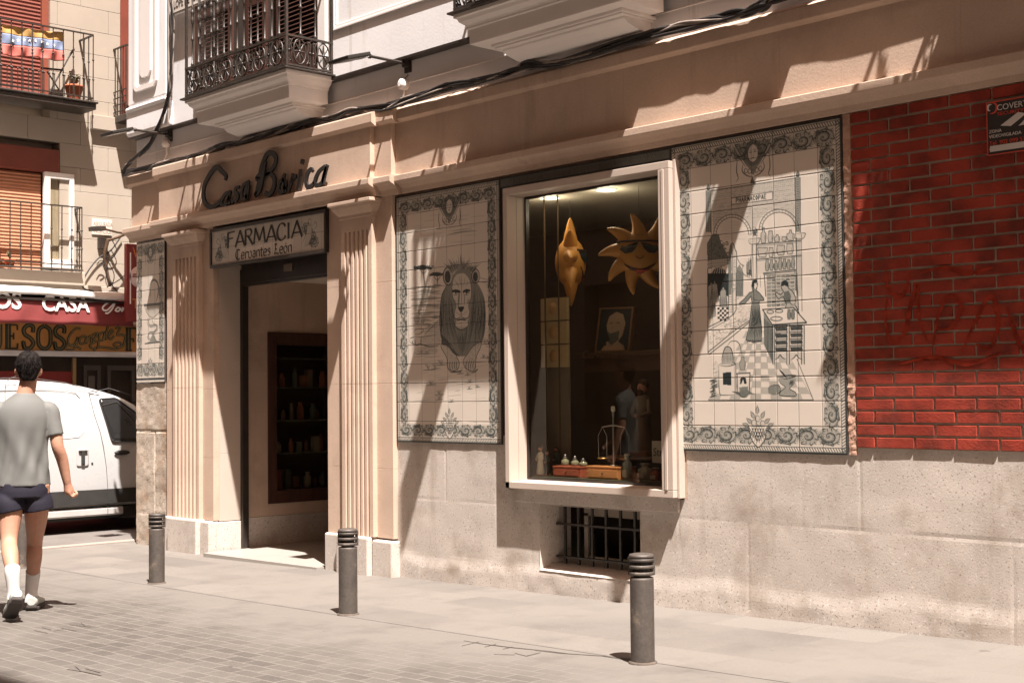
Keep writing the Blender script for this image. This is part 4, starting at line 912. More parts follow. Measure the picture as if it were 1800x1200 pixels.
mb=MB(); mb.box(FX0,FX1,YP-.027,YP+.10,FZ0-.004,FZ1+.004); mb.build('backing',M_BLACKFRAME,SG)
M_INK=mat('black_lettering',(.018,.015,.014),.5,.1,9)
# art-nouveau capitals drawn with a flat nib
FA={'F':([[(0,0),(.02,1)],[(0,1),(.55,1.02)],[(0,.60),(.42,.62)]],.62),'A':([[(-.02,0),(.36,1.03),(.72,0)],[(.08,.30),(.60,.30)]],.78),'R':([[(0,0),(0,1)],[(0,1),(.36,1.0),(.46,.80),(.34,.60),(0,.58)],[(.2,.58),(.56,0)]],.64),
 'M':([[(0,0),(.12,1.),(.42,.2),(.72,1.),(.86,0)]],.96),'C':([[(.60,.82),(.44,1.0),(.20,.96),(.02,.6),(.06,.2),(.28,-.02),(.52,.08),(.60,.24)]],.76),'I':([[(.06,0),(.06,1)]],.30)}
fm=MB(); x=0
conv=lambda a,b,d:(a,YP-.0325-d*.5,b)
p0=SQ(320,915); p1=SQ(915,815); tot=sum(FA[c][1] for c in 'FARMACIA'); sc=(p1[0]-p0[0]+.03)/tot; X_=FX0+p0[0]+.01; hh=.150
for c in 'FARMACIA':
    for st in FA[c][0]:
        st2=[(X_+p[0]*sc,FZ1-.045-hh+p[1]*hh) for p in st]; st2=catmull(st2,6) if c in 'C' or len(st)>4 and c=='R' else st2
        if len(st2)<4: 
            for q0,q1 in zip(st2[:-1],st2[1:]): ribbon(fm,[q0,q1],.028,conv,.004,nib=0.25)
        elif c=='M':
            for q0,q1 in zip(st2[:-1],st2[1:]): ribbon(fm,[q0,q1],.026,conv,.004,nib=0.25)
        else: ribbon(fm,st2,.028,conv,.004,nib=.25)
    X_+=FA[c][1]*sc
fm.build('lettering',M_INK,SG)
# blackletter second line, broad-nib strokes
BL={'C':([[(.62,.92),(.25,1.),(.05,.7),(.05,.3),(.3,0),(.62,.12)],[(.30,.95),(.28,.1)]],.78),'e':([[(.42,.32),(.42,.55),(.22,.66),(.04,.5),(.04,.15),(.22,0),(.42,.1)],[(.04,.33),(.42,.36)]],.54),'r':([[(.08,0),(.08,.62)],[(.08,.5),(.26,.66),(.40,.58)]],.46),'v':([[(.04,.66),(.08,.12),(.24,0),(.42,.12),(.42,.52),(.30,.68)]],.56),
 'a':([[(.08,.6),(.28,.66),(.40,.52),(.40,0)],[(.40,.36),(.16,.34),(.06,.16),(.2,0),(.4,.1)]],.54),'n':([[(.06,0),(.06,.64)],[(.06,.52),(.26,.66),(.42,.54),(.42,0)]],.56),'t':([[(.16,.86),(.14,.1),(.3,0)],[(0,.62),(.34,.64)]],.42),'s':([[(.36,.58),(.18,.66),(.05,.52),(.34,.26),(.30,.06),(.04,.04)]],.48),
 'L':([[(.2,1.),(.16,.4),(.04,.05),(.3,.1),(.62,0)],[(.05,.9),(.2,1.),(.4,.9)],[(.16,.5),(.36,.46)]],.72),'ó':([[(.22,.66),(.04,.5),(.04,.14),(.22,0),(.42,.14),(.42,.5),(.22,.66)],[(.2,.80),(.36,.98)]],.56),' ':([],.40)}
cvl=MB(); txt='Cervantes León'; tot=sum(BL[c][1] for c in txt); p0=SQ(388,1000); p1=SQ(850,930); sc=(p1[0]-p0[0])/tot; X_=FX0+p0[0]; 
for c in txt:
    if c==' ': cvl.build('small_lettering',M_INK,SG); cvl=MB()
    for st in BL[c][0]:
        q=[(X_+p[0]*sc*.98,FZ0+.030+p[1]*.098) for p in st]; 
        if len(q)>2: q=catmull(q,4)
        ribbon(cvl,q,.0135,conv,.003,nib=.75)
    X_+=BL[c][1]*sc
cvl.build('small_lettering',M_INK,SG)
# ---------- black script lettering on the frieze
CB_=thing('script_lettering','large black cut-out script letters reading Casa Borica on the frieze','shop lettering',(-2.3,-.14,3.4))
K=lambda x,y:W(340+x/4.616,240+y/4.616,-.155)
LT={'C':[[(262,355),(268,320),(235,285),(195,250),(150,290),(100,380),(85,460),(100,540),(150,575),(200,550),(225,520)]],
 'a1':[[(300,450),(262,470),(232,530),(245,560),(275,545),(300,480)],[(308,440),(290,510),(300,552)]],
 's':[[(378,410),(350,420),(345,450),(365,480),(355,515),(330,520),(318,545)]],
 'a2':[[(445,370),(410,400),(395,470),(415,510),(440,480),(455,390)],[(458,360),(430,440),(440,510)]],
 'B':[[(590,200),(575,270),(560,360),(540,440),(505,480)],[(505,485),(520,440),(535,360),(520,340),(545,310),(560,240),(600,150),(640,135),(672,170),(665,230),(620,290),(590,310)],[(590,310),(640,310),(662,360),(650,430),(615,475),(585,455)]],
 'o':[[(735,345),(710,370),(695,420),(712,458),(735,440),(755,385),(735,345)]],'o2':[[(745,300),(735,350),(755,455)]],
 'r':[[(812,300),(800,370),(775,445)],[(806,360),(825,330),(840,322)]],
 'i':[[(872,265),(870,330),(858,400),(850,440)],[(892,185),(884,225)]],
 'c':[[(975,285),(960,265),(930,300),(918,370),(935,412),(970,395),(985,370)]],
 'a3':[[(1075,240),(1020,290),(990,370),(1010,400),(1050,370),(1085,250)],[(1092,230),(1062,330),(1060,392)]]}
for nm,sts in LT.items():
    mb=MB()
    for st in sts:
        wd=.052 if nm in('C','B') else .042
        ribbon(mb,catmull([K(*p) for p in st],6),[wd*.7,wd,wd,wd*.8],lambda a,b,d:(a,-.150-d,b),.018)
    mb.build('letter',M_INK,CB_)
# ---------- security sign on the brickwork
sx0,_=W(1733,200,-.03); z1=W(1735,180,-.03)[1]; z0=W(1737,275,-.03)[1]
SS=thing('security_sign','black rectangular video surveillance sign screwed to the red brick wall','sign',(sx0,-.03,z0))
KS=.76; ww=.38; mb=MB(); mb.box(sx0,sx0+ww,-.028,-.019,z0,z1); mb.build('plate',mat('sign_black',(.03,.026,.024),.4),SS,bevel=.002)
red=mat('sign_red',(.50,.06,.03),.5); gry=mat('sign_grey',(.50,.46,.42),.5)
mb=MB(); 
for a in ((sx0+.002,sx0+ww,z1-.008,z1-.002),(sx0+.002,sx0+.008,z0+.002,z1-.008),(sx0+.008,sx0+ww,z0+.002,z0+.008)): mb.box(a[0],a[1],-.031,-.0285,a[2],a[3])
mb.build('border_line',red,SS)
mb=MB(); mb.box(sx0+.02,sx0+ww-.02,-.031,-.0285,z0+.022,z0+.055); mb.build('pale_bar',gry,SS)
H=z1-z0
def st(t,s,x,z,m,sx=1.): return textobj(t,s*KS,'lettering',m,SS,(sx0+x*KS,-.030,z0+H+(z-H)*KS),(1,0,0),(0,0,1),.0012,sx)
st('COVERT',.062,.085,H-.075,gry); st('SECURITY',.034,.088,H-.112,red,1.35); st('ZONA',.034,.02,H-.235,gry); st('VIDEOVIGILADA',.034,.02,H-.272,gry); st('Tel. 902 099 515',.044,.02,H-.325,red); st('www.covertsecurity.es',.030,.02,H-.362,gry)
mb=MB(); cx,cz=sx0+.036,z1-.038
for k,(r0,m_) in enumerate(((.030,red),(.018,gry))):
    mb=MB(); P=[(cx+r0*math.cos(t),cz+r0*math.sin(t)) for t in np.linspace(-2.0,1.6,14)] if k==0 else [(cx-.008+r0*math.cos(t),cz+.004+r0*math.sin(t)) for t in np.linspace(1.2,4.6,12)]
    ribbon(mb,P,[.003,.016,.003],lambda a,b,d:(a,-.0285-d,b),.002); mb.build('emblem',m_,SS)
mb=MB(); q=lambda u,v:(sx0+.085+u*.13,z1-.155+v*.075)
mb.prism([q(0,.15),q(.8,.95),q(1.15,.75),q(.45,0)],-.031,-.0285,'y'); mb.prism([q(.9,.05),q(1.25,.6),q(1.35,.55),q(1.1,0),q(2.,.1),q(2.,-.02),q(.8,-.06)],-.031,-.0285,'y'); mb.build('camera_drawing',gry,SS)
# ================================================================ THINGS IN THE SHOP WINDOW
ZS=.884
M_INFL=mat('inflatable_yellow',(.55,.25,.045),.5,.1,5,spec=.6); M_SHADE=mat('sunglass_dark',(.015,.03,.035),.12,spec=.8); M_MOUTH=mat('mouth_dark',(.06,.012,.01),.5); M_TONG=mat('tongue_red',(.45,.05,.03),.5)
def inflatable(label,c,ax,R=.172,face=True):
    """sun-shaped balloon; ax = facing direction angle in plan"""
    t=thing('inflatable_sun',label,'inflatable sun',c,'inflatable suns hung in the shop window')
    fx=np.array([math.cos(ax),math.sin(ax),0.]); rx=np.array([-fx[1],fx[0],0.]); up=np.array([0,0,1.]); c=np.array(c)
    T=lambda a,b,d:tuple(c+rx*a+up*b+fx*d); DPT=.095 if R<.19 else .125
    mb=MB(); vs=[];fs=[]; n,m=26,12
    for i in range(m+1):
        th=math.pi*i/m
        for k in range(n): 
            a=2*math.pi*k/n; vs.append(T(R*math.sin(th)*math.cos(a),R*math.sin(th)*math.sin(a),-DPT*math.cos(th)))
    for i in range(m):
        for k in range(n): fs.append((i*n+k,i*n+(k+1)%n,(i+1)*n+(k+1)%n,(i+1)*n+k))
    mb.add(vs,fs,True); mb.build('body',M_INFL,t)
    for k in range(9):
        a=math.pi/2+k*2*math.pi/9; r0,r1=R*.82,R*1.75; mb=MB(); ca,sa=math.cos(a),math.sin(a); P=[];rad=[]
        for q in np.linspace(0,1,8):
            r=r0+(r1-r0)*q; bend=.06*q*q; P.append(T(r*ca-bend*sa,r*sa+bend*ca,0)); rad.append(.056*(1-q)**.75+.007)
        mb.tube(P,rad,10); mb.build('ray',M_INFL,t)
    if True:
        def onf(x,y,e=.004): return T(x,y,DPT*math.sqrt(max(0,1-(x*x+y*y)/R/R))+e)
        def patch(poly,m_,name,e=.003,th=.006,par=t):
            cx=sum(p[0] for p in poly)/len(poly); cy=sum(p[1] for p in poly)/len(poly); mb=MB(); n=len(poly)
            top=[onf(*p,e+th) for p in poly]+[onf(cx,cy,e+th)]; bot=[onf(*p,e) for p in poly]
            mb.add(top+bot,[(i,(i+1)%n,n) for i in range(n)]+[(i,n+1+i,n+1+(i+1)%n,(i+1)%n) for i in range(n)]); return mb.build(name,m_,par)
        for s in (-1,1):
            patch([(s*.01,.075),(s*.155,.085),(s*.150,.03),(s*.11,-.005),(s*.06,0),(s*.03,.03)],M_SHADE,'sunglass_lens',th=.012)
        mb=MB(); mb.tube([onf(x,.088-.02*abs(x)*0,.012) for x in np.linspace(-.165,.165,10)],.007,6); mb.build('sunglass_bar',M_BLACKFRAME,t)
        A=[(x,-.045-.075*math.cos(x/.16*math.pi/2)) for x in np.linspace(-.15,.15,11)]; Bq=[(x,-.03-.125*math.cos(x/.16*math.pi/2)) for x in np.linspace(.15,-.15,11)]
        mb=MB(); n=11; top=[onf(*p,.004) for p in A]+[onf(*p,.004) for p in Bq[::-1]]; mb.add(top,[(i,i+1,n+i+1,n+i) for i in range(n-1)]); mo=mb.build('mouth',M_MOUTH,t,solid=.004)
        mb=MB(); A2_=[(x,-.125-.012*math.cos(x/.07*1.57)*0) for x in np.linspace(-.03,.06,6)]; B2_=[(x,-.148) for x in np.linspace(-.03,.06,6)]; mb.add([onf(*p,.008) for p in A2_]+[onf(*p,.008) for p in B2_],[(i,i+1,6+i+1,6+i) for i in range(5)]); mb.build('tongue',M_TONG,mo,solid=.003)
        mb=MB(); mb.tube([onf(x,-.025-.02*math.cos(x/.03*1.57),.004) for x in np.linspace(-.03,.03,7)],.003,5); mb.build('nose_line',M_MOUTH,t)
    mb=MB(); mb.tube([T(0,R*1.5,0),T(0,3.07-c[2],0)],.0015,4); mb.build('cord',M_CABLE,t)
    return t
x,z=W(1124,446,.5); inflatable('yellow inflatable sun wearing sunglasses and grinning straight at the street',(x,.5,z),math.radians(-47))
x,z=W(1003,462,.62); inflatable('yellow inflatable sun seen edge-on, hanging behind the left of the window',(x,.62,z),math.radians(44),.20)
# portrait and the ledge it stands on
x,z=W(1050,612,1.0); x1,z1=W(1100,540,1.0)
PT=thing('portrait','tilted framed painting of a bearded man leaning on the ledge in the window','portrait',(x,1.,z))
cvp=Canvas(.36,.46,.006); cvp.fill([(0,0),(1,0),(1,1),(0,1)],.9)
cvp.fill([(.10,.44),(.10,.36),(.14,.34),(.10,.26),(.08,.18),(.10,.08),(.18,.03),(.26,.06),(.30,.16),(.28,.28),(.24,.36),(.30,.40),(.32,.44)],.22,'set'); cvp.fill([(.09,.24),(.14,.27),(.24,.24),(.24,.34),(.16,.40),(.10,.34)],.62); cvp.line([(.11,.16),(.15,.15)],.012,.8); cvp.line([(.19,.15),(.24,.16)],.012,.8); cvp.line([(.16,.16),(.15,.23),(.18,.235)],.006,.6); cvp.fill([(.04,.46),(.08,.40),(.16,.42),(.26,.40),(.33,.46)],.1,'set')
ang=math.radians(24); cA,sA=math.cos(ang),math.sin(ang); bx,bz=x-.02,z-.02
def pf(X,Y,Z): u=X*.74+.02; v=Z*.74; return (bx+u*cA, 1.0+u*sA*1.0+(v*.18)+Y, bz+v)
o=paint_panel('canvas',None,None,0,.36,0,.46,cvp,[],[],Y=-.012,tile=np.array([.50,.28,.17]),front=pf)
n_=len(o.data.vertices); co=np.empty(n_*3); o.data.vertices.foreach_get('co',co); o.data.vertices.foreach_set('co',(co.reshape(-1,3)-np.array(PT.location)).ravel()); o.parent=PT
mb=MB()
for (a,b,c,d) in ((-.02,.38,-.02,0),(-.02,.38,.46,.48),(-.02,0,0,.46),(.36,.38,0,.46)):
    vs=[pf(u,e,v) for e in (-.02,.015) for u,v in ((a,c),(b,c),(b,d),(a,d))]; mb.add(vs,[(0,1,2,3),(4,7,6,5),(0,4,5,1),(1,5,6,2),(2,6,7,3),(3,7,4,0)])
mb.build('frame',mat('old_gilt_frame',(.16,.08,.035),.5),PT)
x0_,zt=W(1030,618,1.0); x1_,_=W(1175,628,1.0)
LG=thing('painted_ledge','dark wooden ledge with faint gold lettering under the portrait','ledge',(x0_,1.,zt-.2)); mb=MB(); mb.box(x0_-.1,x1_+.4,.98,1.30,zt-.05,zt-.01); mb.box(x0_-.05,x1_+.4,1.0,1.04,zt-.17,zt-.05); mb.build('board',mat('ledge_brown',(.10,.055,.032),.6),LG,bevel=.004)
textobj('Cervantes',.10,'gilt_lettering',mat('gilt',(.16,.10,.05),.6),LG,(x0_-.02,.978,zt-.06),(1,0,0),(0,0,1),.002,.95)
# boxes, scale, bottles, figures
def wbox(label,px0,px1,py,Y,m_,h,lid=False):
    a,_=W(px0,py,Y); b,_=W(px1,py,Y); t=thing('wooden_box',label,'wooden box',((a+b)/2,Y,ZS))
    mb=MB(); mb.box(a,b,Y,Y+.17,ZS,ZS+h-.012); mb.build('case',m_,t,bevel=.003)
    mb=MB(); mb.box(a-.004,b+.004,Y-.004,Y+.174,ZS+h-.0115,ZS+h); mb.build('lid',m_,t,bevel=.002)
    mb=MB(); mb.box(a+.02,b-.02,Y-.005,Y-.0005,ZS+.012,ZS+h-.024); dr=mb.build('drawer',m_,t,bevel=.002); mb=MB(); mb.ball(((a+b)/2,Y-.010,ZS+h*.45),.007,8,6); mb.build('knob',M_IRON,dr)
    return a,b
a,b=wbox('reddish wooden box carrying three small glass jars in the window',972,1020,830,.22,mat('red_box_wood',(.30,.070,.035),.55,.15,14),.082)
for k,(u,hh,lb) in enumerate(((.22,.085,'squat stoppered jar at the left end of the reddish box'),(.58,.075,'squat stoppered jar in the middle of the reddish box'),(.88,.06,'smallest stoppered jar, at the right end of the reddish box'))):
    jx=a+(b-a)*u; t=thing('stoppered_jar',lb,'jar',(jx,.29,ZS+.082),'jars on the reddish box'); mb=MB(); mb.lathe([(.024,0),(.030,.01),(.030,hh*.45),(.014,hh*.6),(.014,hh*.66),(.018,hh*.68)],(jx,.29,ZS+.083),14); mb.build('glass',mat('jar_green',(.22,.21,.13),.15,spec=.7),t); mb=MB(); mb.lathe([(.018,hh*.68),(.020,hh*.72),(.006,hh*.8),(.011,hh*.9),(.003,hh)],(jx,.29,ZS+.083),12); mb.build('stopper',mat('steel',(.5,.48,.45),.25,metal=.9),t)
a,b=wbox('orange wooden box with a drawer, carrying the balance scale',1031,1090,836,.20,mat('orange_box_wood',(.50,.21,.075),.5,.15,14),.094)
bx_=(a+b)/2+.03; by_=.285; zb=ZS+.095
BS=thing('balance_scale','old metal balance scale standing on the orange wooden box','balance scale',(bx_,by_,zb)); stl=mat('tarnished_steel',(.40,.37,.33),.35,metal=.8)
mb=MB(); mb.lathe([(.03,0),(.03,.006),(.008,.012),(.006,.36),(.009,.37),(.009,.40)],(bx_,by_,zb),12); mb.build('post',stl,BS)
mb=MB(); mb.lathe([(.012,.40),(.016,.41),(.016,.43),(.012,.44)],(bx_,by_,zb),12); mb.build('cap',mat('ivory',(.6,.58,.5),.5),BS)
mb=MB(); mb.tube([(bx_-.115,by_,zb+.285),(bx_,by_,zb+.30),(bx_+.115,by_,zb+.285)],[.004,.007,.004],8); mb.build('beam',stl,BS)
for s in (-1,1):
    xx=bx_+s*.11; mb=MB(); mb.lathe([(.001,.045),(.02,.047),(.040,.052),(.042,.058),(.04,.056)],(xx,by_,zb),16); pn=mb.build('pan',mat('brass',(.45,.28,.10),.3,metal=.8),BS)
    mb=MB()
    for q in ((-.04,0),(.04,0)): mb.tube([(xx,by_,zb+.285),(xx+q[0]*1.1,by_,zb+.22),(xx+q[0],by_,zb+.056)],.0018,5)
    mb.build('hanger',stl,pn)
def bottle(label,px,py,Y,r,h,m_,cat='bottle'):
    x,_=W(px,py,Y); t=thing('glass_bottle',label,cat,(x,Y,ZS)); mb=MB(); mb.lathe([(r*.95,0),(r,.008),(r,h*.62),(r*.5,h*.75),(r*.5,h*.88),(r*.72,h*.9),(r*.72,h*.95)],(x,Y,ZS),16); mb.build('body',m_,t); mb=MB(); mb.lathe([(r*.45,h*.95),(r*.66,h*.97),(r*.6,h)],(x,Y,ZS),14); mb.build('stopper',mat('pale_stopper',(.35,.38,.32),.3),t)
    mb=MB(); mb.box(x-r*.55,x+r*.55,Y-r-.003,Y-r*.8,ZS+h*.12,ZS+h*.4); mb.build('paper_label',mat('paper',(.50,.46,.38),.8),t)
bottle('clear glass bottle with pale label right of the balance scale',1103,838,.26,.036,.185,mat('bottle_grey',(.22,.24,.20),.12,spec=.8))
bottle('low white pot-bellied jar at the far right of the window shelf',1134,838,.36,.052,.12,mat('cream_pot',(.30,.27,.20),.4),'jar')
bottle('small reddish jar behind the window frame edge, right end of the shelf',1153,838,.34,.04,.09,mat('red_pot',(.25,.06,.035),.4),'jar')
def figurine(label,px,py,Y,h,coat_,base_,lean=0.,z0=ZS,beard=True,hat=None):
    x,_=W(px,py,Y); t=thing('figurine',label,'figurine',(x,Y,z0)); s=h/.25
    mb=MB(); mb.box(x-.035*s,x+.035*s,Y-.03*s,Y+.03*s,z0,z0+.016*s); mb.build('base',base_,t,bevel=.003)
    mb=MB(); mb.lathe([(.030*s,.016*s),(.033*s,.03*s),(.026*s,.09*s),(.021*s,.13*s),(.027*s,.165*s),(.022*s,.19*s),(.010*s,.20*s)],(x,Y,z0),14)
    for sg in (-1,1): mb.tube([(x+sg*.024*s,Y,z0+.18*s),(x+sg*.036*s,Y-.01*s,z0+.14*s),(x+sg*.012*s,Y-.032*s,z0+.13*s)],[.010*s,.009*s,.006*s],8)
    mb.build('robe',coat_,t)
    mb=MB(); mb.ball((x,Y,z0+.222*s),.017*s,12,9,(1,1,1.2)); mb.ball((x,Y-.018*s,z0+.221*s),.004*s,6,5); mb.ball((x+.012*s*0,Y-.034*s,z0+.13*s),.008*s,8,6); mb.build('head',mat('figurine_skin',(.42,.20,.12),.5),t)
    mb=MB(); mb.ball((x,Y+.004*s,z0+.230*s),.0185*s,12,8,(1,1,1.05)); 
    if beard: mb.ball((x,Y-.010*s,z0+.205*s),.011*s,8,7,(1,.8,1.4))
    mb.build('hair_and_beard',hat or mat('figurine_hair',(.08,.045,.03),.7),t)
    return x
mw=mat('figurine_white',(.55,.50,.42),.5); md=mat('figurine_dark',(.07,.075,.07),.5); mbz=mat('figurine_base',(.25,.13,.07),.6)
figurine('small white-coated figurine at the left corner of the window shelf',950,835,.19,.235,mw,mbz)
figurine('small dark-coated figurine beside the white-coated one on the shelf',962,834,.24,.20,md,mbz,beard=False)
figurine('third, seated-looking dark figurine next to the reddish box',978,834,.42,.22,mat('figurine_green',(.06,.09,.07),.5),mbz)
# tall ceramic figure on a stand
x,_=W(1131,800,.55); zt=W(1131,800,.55)[1]
tb=thing('round_side_table','low round dark table behind the window shelf','side table',(x-.25,.80,.2)); mb=MB(); mb.lathe([(.34,0),(.35,.008),(.35,.02),(.34,.026)],(x-.25,.85,1.0),32); mb.build('table_top',mat('table_brown',(.13,.075,.04),.35),tb); mb=MB(); mb.lathe([(.16,0),(.15,.03),(.03,.06),(.03,.80)],(x-.25,.85,.2),16); mb.build('leg',M_DARKWOOD,tb)
figurine('tall pale ceramic figure of a bearded man holding a staff, right side of the window',1131,800,.86,.60,mat('ceramic_beige',(.18,.13,.09),.5),mbz,z0=1.027)
x,z=W(1146,796,.40); CD=thing('printed_card','cream card printed with black letters at the right of the window','card',(x,.4,z)); mb=MB(); mb.box(x,x+.22,.40,.404,z-.07,z+.09); mb.box(x,x+.22,.405,.43,z-.0,z+.01); mb.build('card',mat('card_cream',(.45,.42,.34),.8),CD); textobj('Strep',.085,'print',M_INK,CD,(x+.012,.399,z-.02),(1,0,0),(0,0,1),.0008,.9)
x,z=W(950,540,.42); x2,z2=W(997,640,.42)  # cream panels added behind the glass to stand in for a street reflection
CP=thing('reflection_panels','three stacked cream panels standing in for a reflection at the left of the window','reflection stand-in',(x,.42,z2)); crm=mat('reflection_cream',(.50,.38,.20),.7,.12,6)
for k in range(3):
    za=z2-.02+(k)*.185; mb=MB(); mb.box(x,x2,.42,.45,za,za+.175); o=mb.build('panel',crm,CP,bevel=.003); mb=MB(); mb.lathe([(0,0),(.05,0),(.05,-.002),(0,-.002)],((x+x2)/2,.4195,za+.09),14,axis='y'); mb.build('print',mat('reflection_disc',(.55,.33,.15),.7),o)
mb=MB(); mb.box(x+.02,x2-.02,.455,.475,.884,z2+.53); mb.box(x-.0,x2,.40,.46,.884,.90); mb.build('back_board',mat('reflection_back',(.18,.15,.11),.8),CP)
# ================================================================ UPPER FLOOR
YU=-.06
def wallpiece(mb,x0,x1,z0,z1): mb.box(x0,x1,YU,.021,z0,z1)
D1=(-2.62,-1.00); D2=(1.45,2.95); D3=(5.50,7.05)
mb=MB(); mb.box(XL,XR,-.0,.4,3.901,4.322)
mb.build('wall_band',M_WHITE,B,bevel=.002)
mb=MB(); mb.box(XL-.02,XR,-.012,-.0005,4.135,4.142); mb.build('band_line',M_MOULD,B)
mb=MB()
xs=[XL]+[v for d in (D1,D2,D3) for v in d]+[XR]
for a,b in zip(xs[0::2],xs[1::2]): mb.box(a,b,YU,.4,4.345,7.0)
mb.box(XL,XR,YU+.001,.4,7.0,11.2); mb.build('upper_wall',M_WHITE,B)
for a,b in ((XL-.02,-2.51),(-.80,1.39),(3.12,5.45),(7.18,XR)): mb=MB(); mb.box(a,b,YU-.022,.0,4.322,4.3445); mb.build('black_flashing',M_BLACKFRAME,B)
mb=MB(); mb.box(XL,XR,.40,.45,3.9,11.); mb.build('rooms_behind',M_DARK,B)
mb=MB(); mb.box(XL-.3,XR,-.36,.5,11.2,11.5); mb.box(XL-.15,XR,-.2,.5,10.9,11.2); mb.build('roof_cornice',M_MOULD,B,bevel=.02)
mb=MB(); mb.box(XL+.31,XR,2.9,9.,-.2,11.4); mb.box(XL+.31,-3.4,.5,2.9,-.2,11.4); mb.box(XL+.31,XR,.5,2.9,3.3,11.4); mb.build("building_core",M_DARK,B)
# moulded frames on the piers
def frame(x0,x1,z0,z1,y=YU,w_=.05,d=.011,name='wall_panel_moulding'):
    mb=MB()
    for k,(ww,dd) in enumerate(((w_,d),(w_*.45,d*1.6))):
        mb.box(x0,x1,y-dd,y+.001+k*.0005,z0,z0+ww); mb.box(x0,x1,y-dd,y+.001+k*.0005,z1-ww,z1); mb.box(x0,x0+ww,y-dd,y+.001,z0+ww,z1-ww); mb.box(x1-ww,x1,y-dd,y+.001,z0+ww,z1-ww)
    return mb.build(name,M_MOULD,B,bevel=.004)
frame(-.78,1.16,4.76,6.8); frame(3.2,5.25,4.76,6.8)
for d in (D1,D2,D3):
    for q_ in ((d[0]-.12,d[0]),(d[1],d[1]+.12)): mb=MB(); mb.box(*q_,YU-.03,.1,4.39,7.0); mb.build('door_surround',M_MOULD,B,bevel=.006)
# rounded corner pilaster
mb=MB(); mb.box(XL-.03,-3.62,YU-.055,.0,4.345,4.62); mb.box(XL-.02,-3.64,YU-.075,.0,4.60,4.66); mb.box(XL,-3.66,YU-.05,.0,4.66,7.2)
cp=mb.build('corner_pilaster',M_WHITE,B,bevel=.03,seg=4)
mb=MB(); a,b,z0=-4.33,-3.84,4.80
P=[(a,7.),(a,z0+.05),(a+.05,z0),(b-.05,z0),(b,z0+.05),(b,7.)]; Q=[(b-.045,7.),(b-.045,z0+.07),(b-.07,z0+.045),(a+.07,z0+.045),(a+.045,z0+.07),(a+.045,7.)]
mb.prism(P+Q,YU-.075,YU-.045,'y'); P=[(a+.13,7.),(a+.13,z0+.18),(a+.18,z0+.13),(b-.18,z0+.13),(b-.13,z0+.18),(b-.13,7.)]; mb.prism(P,YU-.07,YU-.045,'y'); mb.build('pilaster_panel',M_MOULD,cp,bevel=.008)
# shuttered doors
def louvre(name,x0,x1,z0,z1,y,par,tilt=.012):
    mb=MB(); f=.055; mb.box(x0,x0+f,y-.02,y+.02,z0,z1); mb.box(x1-f,x1,y-.02,y+.02,z0,z1); mb.box(x0+f,x1-f,y-.02,y+.02,z0,z0+.32); mb.box(x0+f,x1-f,y-.02,y+.02,z1-.09,z1)
    z=z0+.34
    while z<z1-.1:
        if not (z0+.9<z<z0+.98): mb.add([(x0+f,y-.018,z),(x1-f,y-.018,z),(x1-f,y+.014,z+.028),(x0+f,y+.014,z+.028),(x0+f,y-.018,z+.008),(x1-f,y-.018,z+.008),(x1-f,y+.014,z+.036),(x0+f,y+.014,z+.036)],[(0,1,2,3),(7,6,5,4),(0,4,5,1),(2,6,7,3)])
        z+=.042
    mb.box(x0+f,x1-f,y-.02,y+.02,z0+.9,z0+.98)
    return mb.build(name,M_DARKWOOD,par,bevel=.002,seg=1)
